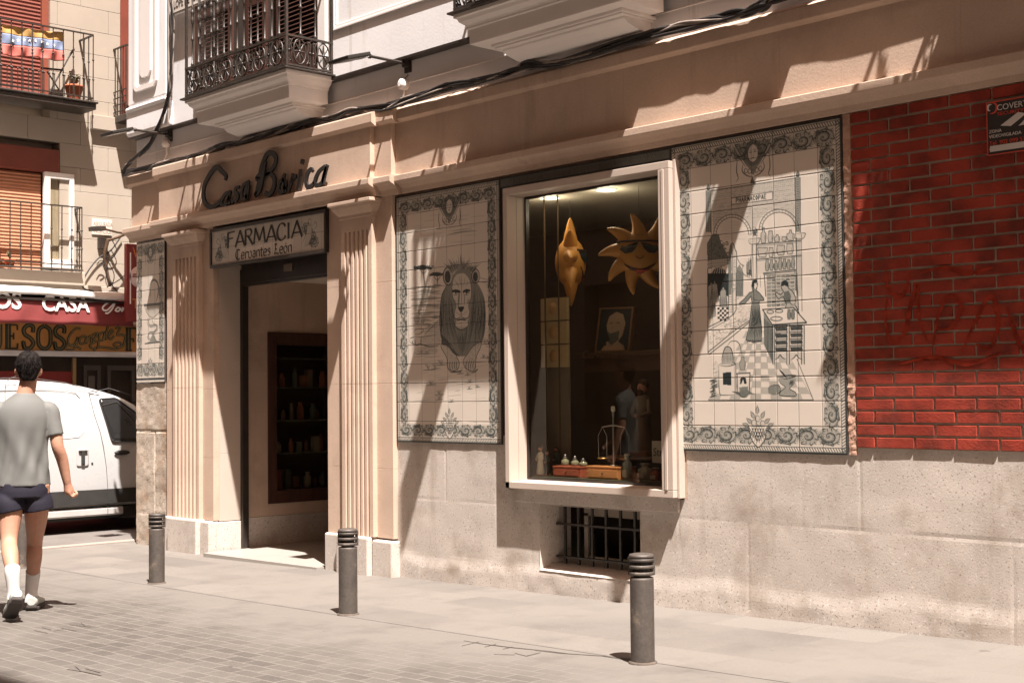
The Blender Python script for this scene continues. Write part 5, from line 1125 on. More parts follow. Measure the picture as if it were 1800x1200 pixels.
def balcony(x0,x1,door,full=True):
    zt=4.37; yf=-.56
    # profiled slab swept on three sides
    prof=[(0.,zt-.018),(.055,zt-.018),(.055,zt),(0,zt)]
    mb=MB(); mb.box(x0-.035,x1+.035,yf-.035,YU+.002,zt-.016,zt)
    sl=mb.build('balcony',M_IRON,B,bevel=.003)
    mb=MB(); rings=[]
    for (k,z) in ((-.0,zt-.017),(-.0,zt-.045),(.018,zt-.05),(.03,zt-.075),(.062,zt-.10),(.07,zt-.115),(.07,zt-.13),(.085,zt-.132),(.085,zt-.245)):
        rings.append([(x0+k,YU+.0,z),(x0+k,yf+k,z),(x1-k,yf+k,z),(x1-k,YU+.0,z)])
    vs=[p for r in rings for p in r]; fs=[]
    for i in range(len(rings)-1):
        for k in range(3): fs.append((i*4+k,i*4+k+1,(i+1)*4+k+1,(i+1)*4+k))
    fs.append(tuple(range(4*(len(rings)-1),4*len(rings)))); mb.add(vs,fs)
    # corbel block under the slab
    k=.20; z0=zt-.245; mb.box(x0+k,x1-k,yf+.20,.0,z0-.022,z0+.001); mb.box(x0+k+.02,x1-k-.02,yf+.22,.0,z0-.035,z0-.022)
    P=[(.0,z0-.035),(yf+.27,z0-.035),(yf+.275,z0-.05),(yf+.32,z0-.075),(yf+.42,z0-.10),(-.05,z0-.105),(.0,z0-.105)]; mb.prism(P,x0+k+.05,x1-k-.05,'x')
    mb.build('slab_moulding',M_MOULD,sl,bevel=.004)
    # ironwork
    yr=yf+.012; xl,xr=x0+.012,x1-.012
    def side(n): 
        return [(xl,yr+(YU-yr)*t,'x') for t in np.linspace(0,1,n)]
    mb=MB()
    for (za,zb) in ((zt+.018,zt+.034),(zt+.275,zt+.293),(zt+1.0,zt+1.025)):
        mb.box(xl-.012,xr+.012,yr-.012,yr+.012,za,zb); mb.box(xl-.012,xl+.012,yr+.0121,YU,za,zb); mb.box(xr-.012,xr+.012,yr+.0121,YU,za,zb)
    for (x,y) in ((xl,yr),(xr,yr),(xl,YU-.012),(xr,YU-.012)): mb.box(x-.011,x+.011,y-.011,y+.011,zt,zt+1.05)
    mb.build('railing',M_IRON,sl)
    nb=15; dx=(xr-xl)/nb
    pts=[(xl+dx*(i),yr,0) for i in range(1,nb)]+[(xx,yr+(YU-yr)*t,1) for xx in (xl,xr) for t in (.30,.62)]
    zb_=zt+.293
    for (x,y,s_) in pts:
        b=MB(); r=.0085
        pr=[(.012,0),(.018,.012),(.012,.03),(r,.034),(r,.24),(.015,.25),(.015,.262),(r,.272),(r,.40),(.016,.41),(.013,.422),(.021,.44),(.015,.455),(.015,.50),(.022,.515),(.014,.53),(.010,.55),(.015,.565),(r,.58),(r,.71)]
        b.lathe(pr,(x,y,zb_),8,caps=False); b.build('baluster',M_IRON,sl)
    # ornamental band of rings and palmettes
    b=MB()
    def ring(cx,cy,cz,rx,rz,ax,r=.0065,n=14):
        P=[]
        for t in np.linspace(0,2*math.pi,n+1): P.append((cx+rx*math.cos(t),cy,cz+rz*math.sin(t)) if ax==0 else (cx,cy+rx*math.cos(t),cz+rz*math.sin(t)))
        b.tube(P,r,5,caps=False)
    def unit(cx,cy,ax,wd):
        cz=zt+.155; ring(cx,cy,cz,wd*.30,.112,ax,.008)
        U=(lambda a,c,e=0:(cx+a,cy+e,cz+c)) if ax==0 else (lambda a,c,e=0:(cx+e,cy+a,cz+c))
        b.ball(U(0,.0),.016,8,6)
        for k in range(8):
            t=k*math.pi/4; b.tube([U(0,0),U(wd*.15*math.cos(t),.055*math.sin(t)),U(wd*.26*math.cos(t),.095*math.sin(t))],[.004,.010,.005],5)
        for sg in (-1,1):
            b.tube([U(sg*wd*.34,.10),U(sg*wd*.44,.06),U(sg*wd*.36,0),U(sg*wd*.44,-.06),U(sg*wd*.34,-.10)],.0065,5)
            b.ball(U(sg*wd*.5,0),.013,8,6); b.ball(U(sg*wd*.45,.09),.009,6,5); b.ball(U(sg*wd*.45,-.09),.009,6,5)
            b.tube([U(sg*wd*.5,.11),U(sg*wd*.5,-.11)],.005,5)
    n=6; wd=(xr-xl)/n
    for i in range(n): unit(xl+wd*(i+.5),yr,0,wd)
    for xx in (xl,xr):
        for t in (.28,.80): unit(xx,yr+(YU-yr)*t,1,.22)
    b.box(xl,xr,yr+.002,yr+.006,zt+.03,zt+.28) if False else None
    b.build('ornamental_band',M_IRON,sl)
    return sl
bl=balcony(-2.51,-.80,D1); balcony(1.40,3.11,D2); balcony(5.46,7.17,D3)
mb=MB(); mb.box(-2.62,-1.,.02,.06,4.37,7.); mb.build('door_gap',M_DARK,B)
louvre('shutter',-3.03,-2.36,4.40,6.9,-.125,B); 
louvre('shutter',-1.72,-1.02,4.40,6.9,-.03,B); louvre('shutter',-2.3,-1.95,4.40,6.9,.0,B)
for d in (D2,D3):
    louvre('shutter',d[0]+.01,(d[0]+d[1])/2-.005,4.40,6.9,-.03,B); louvre('shutter',(d[0]+d[1])/2+.005,d[1]-.01,4.40,6.9,-.03,B)
# street name plaque
x0,z0=W(305,28,-.14); PQ=thing('street_plaque','white street name plaque with black lettering beside the balcony','sign',(x0,-.14,z0))
mb=MB(); mb.box(x0,x0+.72,-.155,-.138,z0,z0+.42); mb.build('plate',mat('plaque_white',(.62,.56,.50),.4),PQ,bevel=.004)
for a in ((0.008,.712,.012,.018),(.008,.712,.402,.408)): mb=MB(); mb.box(x0+a[0],x0+a[1],-.158,-.1555,z0+a[2],z0+a[3]); mb.build('border_line',M_INK,PQ)
textobj('CALLE DE',.10,'lettering',M_INK,PQ,(x0+.04,-.157,z0+.22),(1,0,0),(0,0,1),.001,.8); textobj('LOPE DE VEGA',.115,'lettering',M_INK,PQ,(x0+.03,-.157,z0+.06),(1,0,0),(0,0,1),.001,.72)
# cable bundles
def cable(px,Y,n,spread,r,name,label,m=M_CABLE,sag=.012):
    P=[(lambda q:(q[0],Y,q[1]))(W(x,y,Y)) for x,y in px]
    t=thing(name,label,'cable',P[0]); rr=np.random.RandomState(len(px)*n)
    for k in range(n):
        off=rr.uniform(-1,1,(len(P),3))*spread; off[:,1]*=.5; q=[np.array(p)+o for p,o in zip(P,off)]
        mb=MB(); mb.tube(catmull(q,5),r*rr.uniform(.7,1.25),6); mb.build('strand',m if k%5 else M_CABLEG,t)
    return t
top=[(216,307),(248,302),(280,294),(314,286),(349,277),(387,261),(415,256),(440,248),(493,232),(520,224),(547,217),(587,212),(624,199),(667,194),(720,177),(788,157),(855,143),(901,130),(930,117),(972,116),(1022,103),(1093,79),(1157,62),(1200,51),(1256,37),(1294,29),(1333,17),(1364,2),(1410,-12),(1500,-38),(1700,-95)]
cable([(x,y-3) for x,y in top],-.10,14,.030,.0115,'cable_bundle','thick sagging bundle of black cables running along the top of the stone frieze')
cable([(301,-40),(302,0),(303,33),(303,70),(301,120),(297,160),(290,190),(283,213),(272,236),(260,257),(247,270),(233,283),(222,293),(217,303)],-.155,10,.020,.010,'cable_bundle','upright bundle of cables coming down the white corner pilaster and bending to the corner')
mb=MB()
x,z=W(296,150,-.13); cc=thing('conduit','thin grey conduit beside the corner cable bundle','conduit',(x,-.13,4.35)); mb.tube([(x,-.128,4.36),(x,-.128,7.)],.012,8); mb.build('pipe',M_CABLEG,cc)
# LED floodlights on arms
def flood(label,x,z,cap):
    t=thing('floodlight',label,'floodlight',(x,-.0,z),'floodlights on arms above the frieze')
    mb=MB(); mb.box(x-.045,x+.045,-.012,-.0,z-.075,z+.075); mb.box(x-.03,x+.03,-.05,-.012,z-.03,z+.03); mb.build('bracket',M_IRON,t,bevel=.004)
    mb=MB(); mb.tube([(x,-.03,z),(x+.0,-.40,z+.0)],.013,8); mb.ball((x,-.41,z+.0),.022,8,6); mb.build('arm',M_IRON,t)
    c=np.array((x-.02,-.60,z-.045)); u=np.array((.135,0.,0.)); v=np.array((0,.15,.045)); v/=np.linalg.norm(v); n_=np.cross(u/.135,v)
    mb=MB(); mb.obox(c,u,v*.12,n_*.016); mb.build('lamp_housing',mat('flood_black',(.03,.026,.023),.4),t,bevel=.006)
    mb=MB(); mb.obox(c+v*.135,np.array((.05,0,0)),v*.03,n_*.02); mb.obox(c-n_*.017*np.sign(n_[2]),u*.85,v*.10,n_*.002); mb.build('lamp_glass',mat('flood_glass',(.22,.22,.21),.2),t)
    # white junction cap with its short conduit
    cx,cz=cap; q=thing('junction_cap','round white plastic cap with a short conduit '+('under the left floodlight' if x<-2 else 'under the right floodlight'),'junction cap',(cx,0,cz))
    mb=MB(); mb.lathe([(.045,-.0),(.05,-.02),(.045,-.06),(.02,-.075)],(cx,-.0,cz),14,axis='y'); mb.build('cap',M_MOULD,q)
    mb=MB(); mb.tube([(cx,-.03,cz-.04),(cx+.005,-.03,cz-.12),(cx-.03,-.04,4.02)],.012,7); mb.build('conduit',M_MOULD,q)
    mb=MB(); mb.tube([(x,-.03,z-.07),(x+.02,-.02,z-.10),(cx+.01,-.03,cz+.04)],.004,5); mb.build('flex',M_CABLE,t)
x,z=W(718,113,0); flood('black floodlight on a wall arm between the two balconies',x,z,W(709,149,-.03))
x,z=W(300,237,0); flood('black floodlight on a wall arm at the building corner',x,z,W(292,252,-.03))
# unseen panels added above the frame to throw the slanting bands of shade on the wall
def shade_panel(x,y0,y1,z0,z1,label,splay=.10):
    t=thing('shade_caster',label,'shade caster',(x,YU,z0)); c=np.array((x+splay/2,(y0+y1)/2,(z0+z1)/2)); u=np.array((splay/2,(y0-y1)/2,0.))
    mb=MB(); mb.obox(c,u,np.array((.02,0,0)),np.array((0,0,(z1-z0)/2))); mb.build('panel',M_BLACKFRAME,t,bevel=.005)
    mb=MB(); mb.tube([(x,YU,z1+.01),(x+splay,y0,z1+.01)],.015,8); mb.tube([(x,YU,z1+.3),(x+splay,y0+.1,z1+.02)],.008,6); mb.build('bracket',M_IRON,t)
shade_panel(4.40,-.97,-.08,4.45,5.08,'large dark panel added out of view to cast shade, right of the second balcony',.09)
shade_panel(2.06,-.97,-.62,4.78,5.32,'smaller dark panel added out of view to cast shade, at the second balcony railing',.05)
# ================================================================ BUILDING ACROSS THE SIDE STREET
XF=-9.3
FB=thing('corner_apartment_building','pale stone apartment building across the side street with balconies and roller shutters','building',(XF,2,0))
M_FST=mat('cream_stone',(.33,.28,.225),.85,.06,1.5,.25,60,stain=((.45,.36,.27),1.2,.62,.85)); M_RSH=mat('brown_roller_shutter',(.16,.038,.022),.5,.1,4); M_OSH=mat('orange_roller_shutter',(.40,.17,.09),.5,.08,4)
OPN=[(-.4,FX(88,60,XF)[0],5.70,8.2),(-.6,FX(105,262,XF)[0],3.30,5.04)]
mb=MB(); rh=.335
for r in range(26):
    z0=3.14+r*rh; off=.35 if r%2 else 0
    y=-3.0-off
    while y<9.5:
        y1=y+.78; segs=[(y,y1)]
        for (a,b,c,d) in OPN:
            if z0+rh>c+.02 and z0<d-.02:
                n_=[]
                for (p,q) in segs:
                    if q<=a or p>=b: n_.append((p,q))
                    else:
                        if p<a: n_.append((p,a))
                        if q>b: n_.append((b,q))
                segs=n_
        for p,q in segs:
            if q-p>.02: mb.box(XF-.25,XF,p+.0015,q-.0015,z0+.0015,z0+rh-.0015)
        y=y1
mb.build('stone_wall',M_FST,FB,bevel=.004,seg=1)
mb=MB(); mb.box(XF-.5,XF-.26,-3,9.5,2.9,12); mb.build('wall_core',M_FST,FB)
# string course
ys,zs=FX(158,205,XF); mb=MB(); mb.box(XF,XF+.10,ys,FX(222,222,XF)[0],FX(158,228,XF)[1],FX(158,203,XF)[1]); mb.build('string_course',M_FST,FB,bevel=.008)
mb=MB(); yb=FX(150,480,XF+.12)
mb.box(XF+.0,XF+.16,-3.,FX(150,480,XF+.16)[0],FX(100,500,XF+.16)[1],FX(100,476,XF+.16)[1]); mb.box(XF,XF+.04,-3,9.,3.02,3.139); mb.build('stone_sill_band',M_FST,FB,bevel=.01)
def roller(name,y0,y1,z0,z1,m_,x,step=.045):
    mb=MB(); z=z0
    while z<z1: mb.prism([(x-.02,z+.002),(x+.004,z+.004),(x+.010,z+step*.5),(x+.004,z+step-.004),(x-.02,z+step-.002)],y0,y1,'x') if False else mb.add([(x,y0,z),(x,y1,z),(x+.010,y1,z+step*.45),(x+.010,y0,z+step*.45),(x,y1,z+step*.92),(x,y0,z+step*.92),(x-.012,y1,z+step),(x-.012,y0,z+step)],[(0,1,2,3),(3,2,4,5),(5,4,6,7)]); z+=step
    return mb.build(name,m_,FB)
a,b,c,d=OPN[0]; roller('roller_shutter',a,b-.10,c,d,M_RSH,XF-.10,.055); mb=MB(); mb.box(XF-.14,XF-.04,b-.10,b-.002,c,d); mb.build('shutter_jamb',mat('reddish_jamb',(.22,.055,.028),.6),FB,bevel=.004)
a,b,c,d=OPN[1]; ymid=FX(72,400,XF-.06)[0]; roller('roller_shutter',a,ymid,c,d-.35,M_OSH,XF-.08,.048); mb=MB(); mb.box(XF-.10,XF+.03,a,b-.02,d-.33,d-.005); mb.build('shutter_box',M_RSH,FB,bevel=.006)
mb=MB(); mb.box(XF-.2,XF-.15,a,b,c,d-.3); mb.build('dark_room',M_DARK,FB)
# open white casement
wy0,wz1=FX(76,302,XF-.02); wy1=FX(128,304,XF-.02)[0]; wz0=FX(76,470,XF-.02)[1]; whitef=mat('white_window_paint',(.72,.68,.64),.5)
mb=MB(); f=.085
for q in ((wy0,wy1,wz1-f,wz1),(wy0,wy1,wz0,wz0+f*1.4),(wy0,wy0+f,wz0+f*1.4,wz1-f),(wy1-f*.8,wy1,wz0+f*1.4,wz1-f)): mb.box(XF-.04,XF+.03,q[0],q[1],q[2],q[3])
cs=mb.build('casement_window',whitef,FB,bevel=.005); mb=MB(); mb.box(XF-.02,XF-.012,wy0+f,wy1-f*.8,wz0+f*1.4,wz1-f); mb.build('pane',M_GLASS,cs); mb=MB(); mb.box(XF-.05,XF-.04,wy0+f,wy1-f,wz0+f,wz1-f); mb.build('curtain',mat('curtain_cream',(.42,.34,.25),.8,.2,6,stretch=(1,5,.5)),cs)
# balconies
def fbalc(x1,y1,zb,zt,py0,slabz,name='balcony',step=.148,slab=True,y0=-.9):
    mb=MB()
    if slab: mb.box(XF,x1+.04,y0,y1+.03,slabz,zb-.03); mb.box(XF,x1+.07,y0,y1+.05,zb-.03,zb)
    else: mb.box(XF+.17,x1+.02,y0,y1+.02,zb-.02,zb-.0)
    s=mb.build(name,M_IRON if slab else M_IRON,FB,bevel=.01)
    mb=MB(); mb.box(x1-.015,x1+.015,y0,y1,zt-.018,zt); mb.box(XF,x1-.0151,y1-.015,y1+.015,zt-.018,zt); mb.box(x1-.01,x1+.01,y0,y1,zb+.05,zb+.065); mb.box(XF,x1,y1-.01,y1+.01,zb+.05,zb+.065); mb.build('rail',M_IRON,s)
    y=y1
    mb=MB()
    while y>y0: 
        mb.tube([(x1,y,zb),(x1,y,zt-.01)],.0085,6)
        for h in (.33,.62): mb.ball((x1,y,zb+(zt-zb)*h),.017,8,5)
        y-=step
    for t in (.33,.66): 
        xx=x1-(x1-XF)*t; mb.tube([(xx,y1,zb),(xx,y1,zt-.01)],.0085,6)
        for h in (.33,.62): mb.ball((xx,y1,zb+(zt-zb)*h),.017,8,5)
    mb.build('balusters',M_IRON,s)
    return s
XB=XF+.42; y1,zt=FX(164,61,XB); zb=FX(164,180,XB)[1]
s1=fbalc(XB,y1,zb,zt,0,zb-.11)
mb=MB(); 
y=y1-.06
while y>-.8:
    mb.tube([(XB+.012,y,zb+.02),(XB+.012,y,zb+.30)],.006,5); mb.ball((XB+.012,y,zb+.31),.014,6,5); y-=.074
mb.build('lower_spikes',M_IRON,s1)
XB2=XF+.22; y1,zt=FX(144,364,XB2); zb=FX(144,474,XB2)[1]; fbalc(XB2,y1,zb,zt,0,zb-.06,slab=False)
# third balcony just visible beside our corner, farther up the street
x_=XF+.38; ya,zt3=FX(222,78,x_); yb_=ya+1.5; zb3=FX(222,200,x_)[1]
mb=MB(); mb.box(XF,x_+.04,ya-.03,yb_,zb3-.10,zb3); s3=mb.build('balcony',M_IRON,FB,bevel=.01)
mb=MB(); mb.box(XF,x_,ya-.012,ya+.012,zt3-.02,zt3); mb.box(x_-.012,x_+.012,ya,yb_,zt3-.02,zt3)
for k in range(5): xx=XF+.05+k*.08; mb.tube([(xx,ya,zb3),(xx,ya,zt3)],.008,6)
for k in range(12): mb.tube([(x_,ya+k*.12,zb3),(x_,ya+k*.12,zt3)],.008,6)
for k in range(4): mb.box(XF,x_,ya-.006,ya+.006,zb3+.06+k*.1,zb3+.075+k*.1)
mb.build('rail',M_IRON,s3); mb=MB(); mb.box(XF-.02,XF+.01,ya+.10,ya+1.2,zb3,zb3+2.3); mb.build('window_shade',M_RSH,s3)
# ---- loose things on the balconies
FLG=thing('flag','yellow, blue and red flag with white stars tied to the upper balcony railing','flag',(XB-.03,.7,6.2))
fa=[FX(4,42,XB-.03),FX(112,57,XB-.03),FX(112,107,XB-.03),FX(4,96,XB-.03)]
def fpt(u,v):
    t=[(1-u)*fa[0][k]+u*fa[1][k] for k in (0,1)]; bq=[(1-u)*fa[3][k]+u*fa[2][k] for k in (0,1)]
    y=(1-v)*t[0]+v*bq[0]; z=(1-v)*t[1]+v*bq[1]; sag=.03*math.sin(math.pi*u)*(1-v)+.015*math.sin(u*9)*v
    return (XB-.035-.022*math.sin(u*26+v*4)*(.3+v*.7)-.012*math.sin(u*11-v*7),y,z-sag*.6)
for (v0,v1,col,nm) in ((0,.30,(.42,.25,.08),'yellow_stripe'),(.30,.64,(.17,.21,.31),'blue_stripe'),(.64,1.,(.46,.12,.095),'red_stripe')):
    mb=MB(); n,m_=60,8; vs=[fpt(i/n,v0+(v1-v0)*j/m_) for i in range(n+1) for j in range(m_+1)]; mb.add(vs,[(i*(m_+1)+j,(i+1)*(m_+1)+j,(i+1)*(m_+1)+j+1,i*(m_+1)+j+1) for i in range(n) for j in range(m_)],True); st_=mb.build(nm,mat('flag_'+nm,col,.8,.12,8),FLG,solid=.004)
    if nm=='blue_stripe':
        for k in range(8):
            u=.16+k*.095; v=.50-.10*math.sin(math.pi*(k/7.)); c=fpt(u,v); mb=MB(); P=[]
            for q in range(10): r=.028 if q%2==0 else .012; P.append((c[1]+r*math.sin(q*math.pi/5),c[2]+r*math.cos(q*math.pi/5)))
            mb.prism(P,c[0]+.003,c[0]+.006,'x'); mb.build('star',mat('star_white',(.75,.72,.68),.7),st_)
# folding chair
def PXf(px,py,x): y,z=FX(px,py,x); return (x,y,z)
FC=thing('folding_chair','dark folding chair standing on the upper balcony behind the flag','folding chair',PXf(95,165,XB-.2)); xa=XB-.12; xb=XB-.30
for (nm,pp) in (('leg',[(83,126),(108,165)]),('leg',[(128,88),(86,165)])):
    for xx in (xa,xb): mb=MB(); mb.tube([PXf(*p,xx) for p in pp],.011,6); mb.build(nm,M_IRON,FC)
mb=MB(); P=[PXf(72,118,xa),PXf(112,122,xa),PXf(112,122,xb),PXf(72,118,xb)]; mb.add(P+[(p[0],p[1],p[2]-.03) for p in P],[(0,1,2,3),(7,6,5,4),(0,4,5,1),(1,5,6,2),(2,6,7,3),(3,7,4,0)]); mb.build('seat',M_DARKWOOD,FC)
mb=MB(); P=[PXf(122,95,xa),PXf(130,84,xa),PXf(130,84,xb),PXf(122,95,xb)]; mb.add(P+[(p[0]+.0,p[1]+.015,p[2]-.03) for p in P],[(0,1,2,3),(7,6,5,4),(0,4,5,1),(1,5,6,2),(2,6,7,3),(3,7,4,0)]); mb.build('backrest',M_DARKWOOD,FC)
mb=MB(); 
# pots
def pot(label,px,py,x,r,h,stems=12,leaf=.10,dead=True):
    c=PXf(px,py,x); t=thing('plant_pot',label,'plant pot',c); mb=MB(); mb.lathe([(r*.65,0),(r*.95,h*.85),(r*1.06,h*.86),(r*1.06,h),(r*.92,h),(r*.85,h*.8)],c,16); mb.build('pot',M_TERRA,t)
    mb=MB(); rr=random.Random(px)
    for k in range(stems):
        a=rr.uniform(0,6.28); l=rr.uniform(.5,1)*leaf*2; e=(c[0]+math.cos(a)*l*.35,c[1]+math.sin(a)*l*.35,c[2]+h+l); mb.tube([(c[0],c[1],c[2]+h*.8),((c[0]+e[0])/2,(c[1]+e[1])/2,c[2]+h+l*.5),e],.003,4)
        for q in range(5):
            z=rr.uniform(.3,1); p=(c[0]+(e[0]-c[0])*z,c[1]+(e[1]-c[1])*z,c[2]+h+l*z); s_=leaf*.3; b=rr.uniform(0,6.28); mb.add([p,(p[0]+s_*math.cos(b),p[1]+s_*math.sin(b),p[2]+s_*.5),(p[0]+s_*1.6*math.cos(b+.4),p[1]+s_*1.6*math.sin(b+.4),p[2]+s_*.2),(p[0]+s_*math.cos(b+.8),p[1]+s_*math.sin(b+.8),p[2]-s_*.2)],[(0,1,2,3)])
    mb.build('plant',M_LEAF,t,solid=.002)
pot('large terracotta pot with withered plant at the corner of the upper balcony',130,176,XB-.2,.13,.20,14,.10)
pot('small terracotta pot on the lower balcony in front of the orange shutter',17,470,XF+.14,.075,.11,7,.06)
pot('tiny terracotta pot at the left edge of the picture on the lower balcony',2,470,XF+.14,.06,.05,5,.03)
# plaque, bracket lamp with cables
p0=FX(162,384,XF+.02); p1=FX(197,412,XF+.02)
IP=thing('insurance_plaque','pale rectangular wall plaque with faded capital letters above the street lamp','plaque',(XF,p0[0],p1[1])); mb=MB(); mb.box(XF+.001,XF+.02,p0[0],p1[0],p1[1]-.02,p0[1]); mb.build('plate',mat('plaque_stone',(.60,.52,.44),.7),IP,bevel=.003); inkf=mat('faded_ink',(.16,.12,.10),.8)
yl=p0[0]+.02
textobj('ASEGURADA',.085,'lettering',inkf,IP,(XF+.021,yl,p0[1]-.10),(0,1,0),(0,0,1),.001,.60); textobj('INCENDIOS',.085,'lettering',inkf,IP,(XF+.021,yl,p1[1]+.0),(0,1,0),(0,0,1),.001,.62)
WL=thing('wall_lantern','dark metal floodlight arm with dangling wires fixed to the far facade','wall lamp',PXf(185,440,XF)); 
mb=MB(); c=PXf(171,402,XF+.45); mb.obox(c,(0,.10,.01),(.07,0,0),(0,-.004,.03)); mb.build('lamp_housing',M_IRON,WL,bevel=.006)
mb=MB(); mb.tube([PXf(186,403,XF+.45),PXf(205,408,XF+.4),PXf(222,411,XF+.3)],.016,6); mb.tube([PXf(222,411,XF+.3),PXf(205,418,XF+.2),PXf(184,425,XF+.03)],.020,6); mb.tube([PXf(190,420,XF+.1),PXf(184,445,XF+.06),PXf(184,460,XF+.03)],.028,6); mb.tube([PXf(184,452,XF+.04),PXf(189,480,XF+.02),PXf(194,503,XF+.02)],.022,6); mb.build('arm',mat('rusty_iron',(.09,.05,.028),.7,.3,20),WL)
mb=MB(); mb.box(XF+.001,XF+.06,*[FX(q,420,XF)[0] for q in (171,184)],FX(171,437,XF)[1],FX(171,418,XF)[1]); mb.build('junction_box',M_BLACKFRAME,WL)
for k,pp in enumerate(([(214,414),(195,440),(172,455),(150,485),(146,505),(165,512)],[(196,420),(205,440),(198,452),(186,452)],[(188,456),(200,480),(198,497),(188,505)],[(190,460),(186,480),(196,500),(212,520),(222,545)],[(196,500),(212,490),(220,482)],[(170,466),(176,458),(184,462),(176,468)])):
    mb=MB(); mb.tube(catmull([PXf(*p,XF+.05+.02*(k%3)) for p in pp],6),.007+.004*(k==0),5); mb.build('wire',M_CABLE,WL)
# ---- shopfront with awning and signs
XA=-8.35
AW=thing('shop_awning','dark red awning valance with large white lettering over the shop across the street','awning',(XA,1.,2.5))
y1a,zt_=FX(235,547,XA); zb_=FX(225,576,XA)[1]; y0a=-2.6
mb=MB(); n=90; vs=[];
for i in range(n+1):
    y=y0a+(y1a-y0a)*i/n
    for j in range(7): v=j/6.; vs.append((XA+.006*math.sin(y*17+v*3)*v+.010*math.sin(y*5+v*2)*v,y,2.83+(2.52-2.83)*v-.006*math.sin(y*9)*v))
mb.add(vs,[(i*7+j,(i+1)*7+j,(i+1)*7+j+1,i*7+j+1) for i in range(n) for j in range(6)],True); M_AWN=mat('awning_red',(.20,.036,.034),.85,.12,5); mb.build('valance',M_AWN,AW,solid=.004)
mb=MB(); mb.add([(XA,y0a,2.83),(XA,y1a,2.83),(XA-.75,y1a,2.98),(XA-.75,y0a,2.98)],[(0,1,2,3)]); mb.build('canopy',M_AWN,AW,solid=.006)
mb=MB(); mb.box(XA-.02,XA+.03,y0a,y1a,2.83,2.865); mb.build('front_bar',M_BLACKFRAME,AW)
mb=MB(); 
vs=[];n=60
for i in range(n+1):
    y=y0a+(FX(228,540,XA+.06)[0]-y0a)*i/n; h=.008*math.sin(y*3)+.004*math.sin(y*11)
    for (dx,dz) in ((-.85,3.02),(-.30,3.03),(.02,2.99),(.05,2.94),(.05,2.905),(.0,2.90)): vs.append((XA+dx,y,dz+h-.02*(y/2.)))
mb.add(vs,[(i*6+j,(i+1)*6+j,(i+1)*6+j+1,i*6+j+1) for i in range(n) for j in range(5)],True); mb.build('pale_cover',mat('awning_cover_white',(.62,.57,.52),.7,.12,4),AW,solid=.004)
WT=mat('awning_white_letters',(.78,.74,.70),.8)
def at_(txt,px,py,h,sx,par,x,m_,bold=.0,nm='lettering',dep=.002):
    y,z=FX(px,py,x); return textobj(txt,h,nm,m_,par,(x,y,z),(0,1,0),(0,0,1),dep,sx,bold)
y_,z_=FX(38,541,XA+.014); textobj('JAMONES QUESOS',.31,'lettering',WT,AW,(XA+.014,y_,z_-.01),(0,1,0),(0,0,1),.002,.95,.008,'RIGHT'); at_('CASA',73,545,.29,.93,AW,XA+.016,WT,.006)
gm=MB(); gp=lambda px,py:FX(px,py,XA+.014)
for stx in ([(201,531),(192,531),(182,538),(181,544),(188,545),(196,538),(203,530)],[(203,531),(197,543),(190,550),(185,550)],[(207,540),(203,545),(207,547),(212,543),(207,540)],[(216,540),(214,547),(219,541),(222,541),(222,547),(228,543)]):
    ribbon(gm,catmull([gp(*p) for p in stx],5),.022,lambda a,b,d:(XA+.012+d,a,b),.004)
gm.build('script_lettering',WT,AW)
# timber fascia sign
XS=-8.95
y1s=FX(245,600,XS)[0]; zt_,zb_=FX(120,573,XS)[1],FX(120,617,XS)[1]
TS=thing('shop_fascia_sign','ochre timber fascia sign with large dark serif letters and a gilt script name','shop sign',(XS,1.,2.3))
mb=MB(); mb.box(XS-.06,XS,-2.6,y1s+1.,zb_,zt_+.02); mb.build('board',mat('ochre_board',(.50,.22,.055),.6,.18,3),TS)
mb=MB(); mb.box(XS-.06,XS+.16,-2.6,y1s+1.,zt_+.02,zt_+.075); mb.build('top_rail',mat('bronze_rail',(.36,.27,.20),.4,.1,3),TS,bevel=.012)
mb=MB(); mb.box(XS-.06,XS+.05,-2.6,y1s+1.,zb_-.075,zb_-.001); mb.box(XS-.06,XS+.06,-2.6,y1s+1.,zb_-.055,zb_-.02); mb.build('white_bottom_rail',mat('white_rail',(.74,.71,.68),.5),TS,bevel=.006)
DG=mat('dark_green_letter',(.035,.035,.018),.6); GD=mat('gilt_line',(.30,.22,.09),.5)
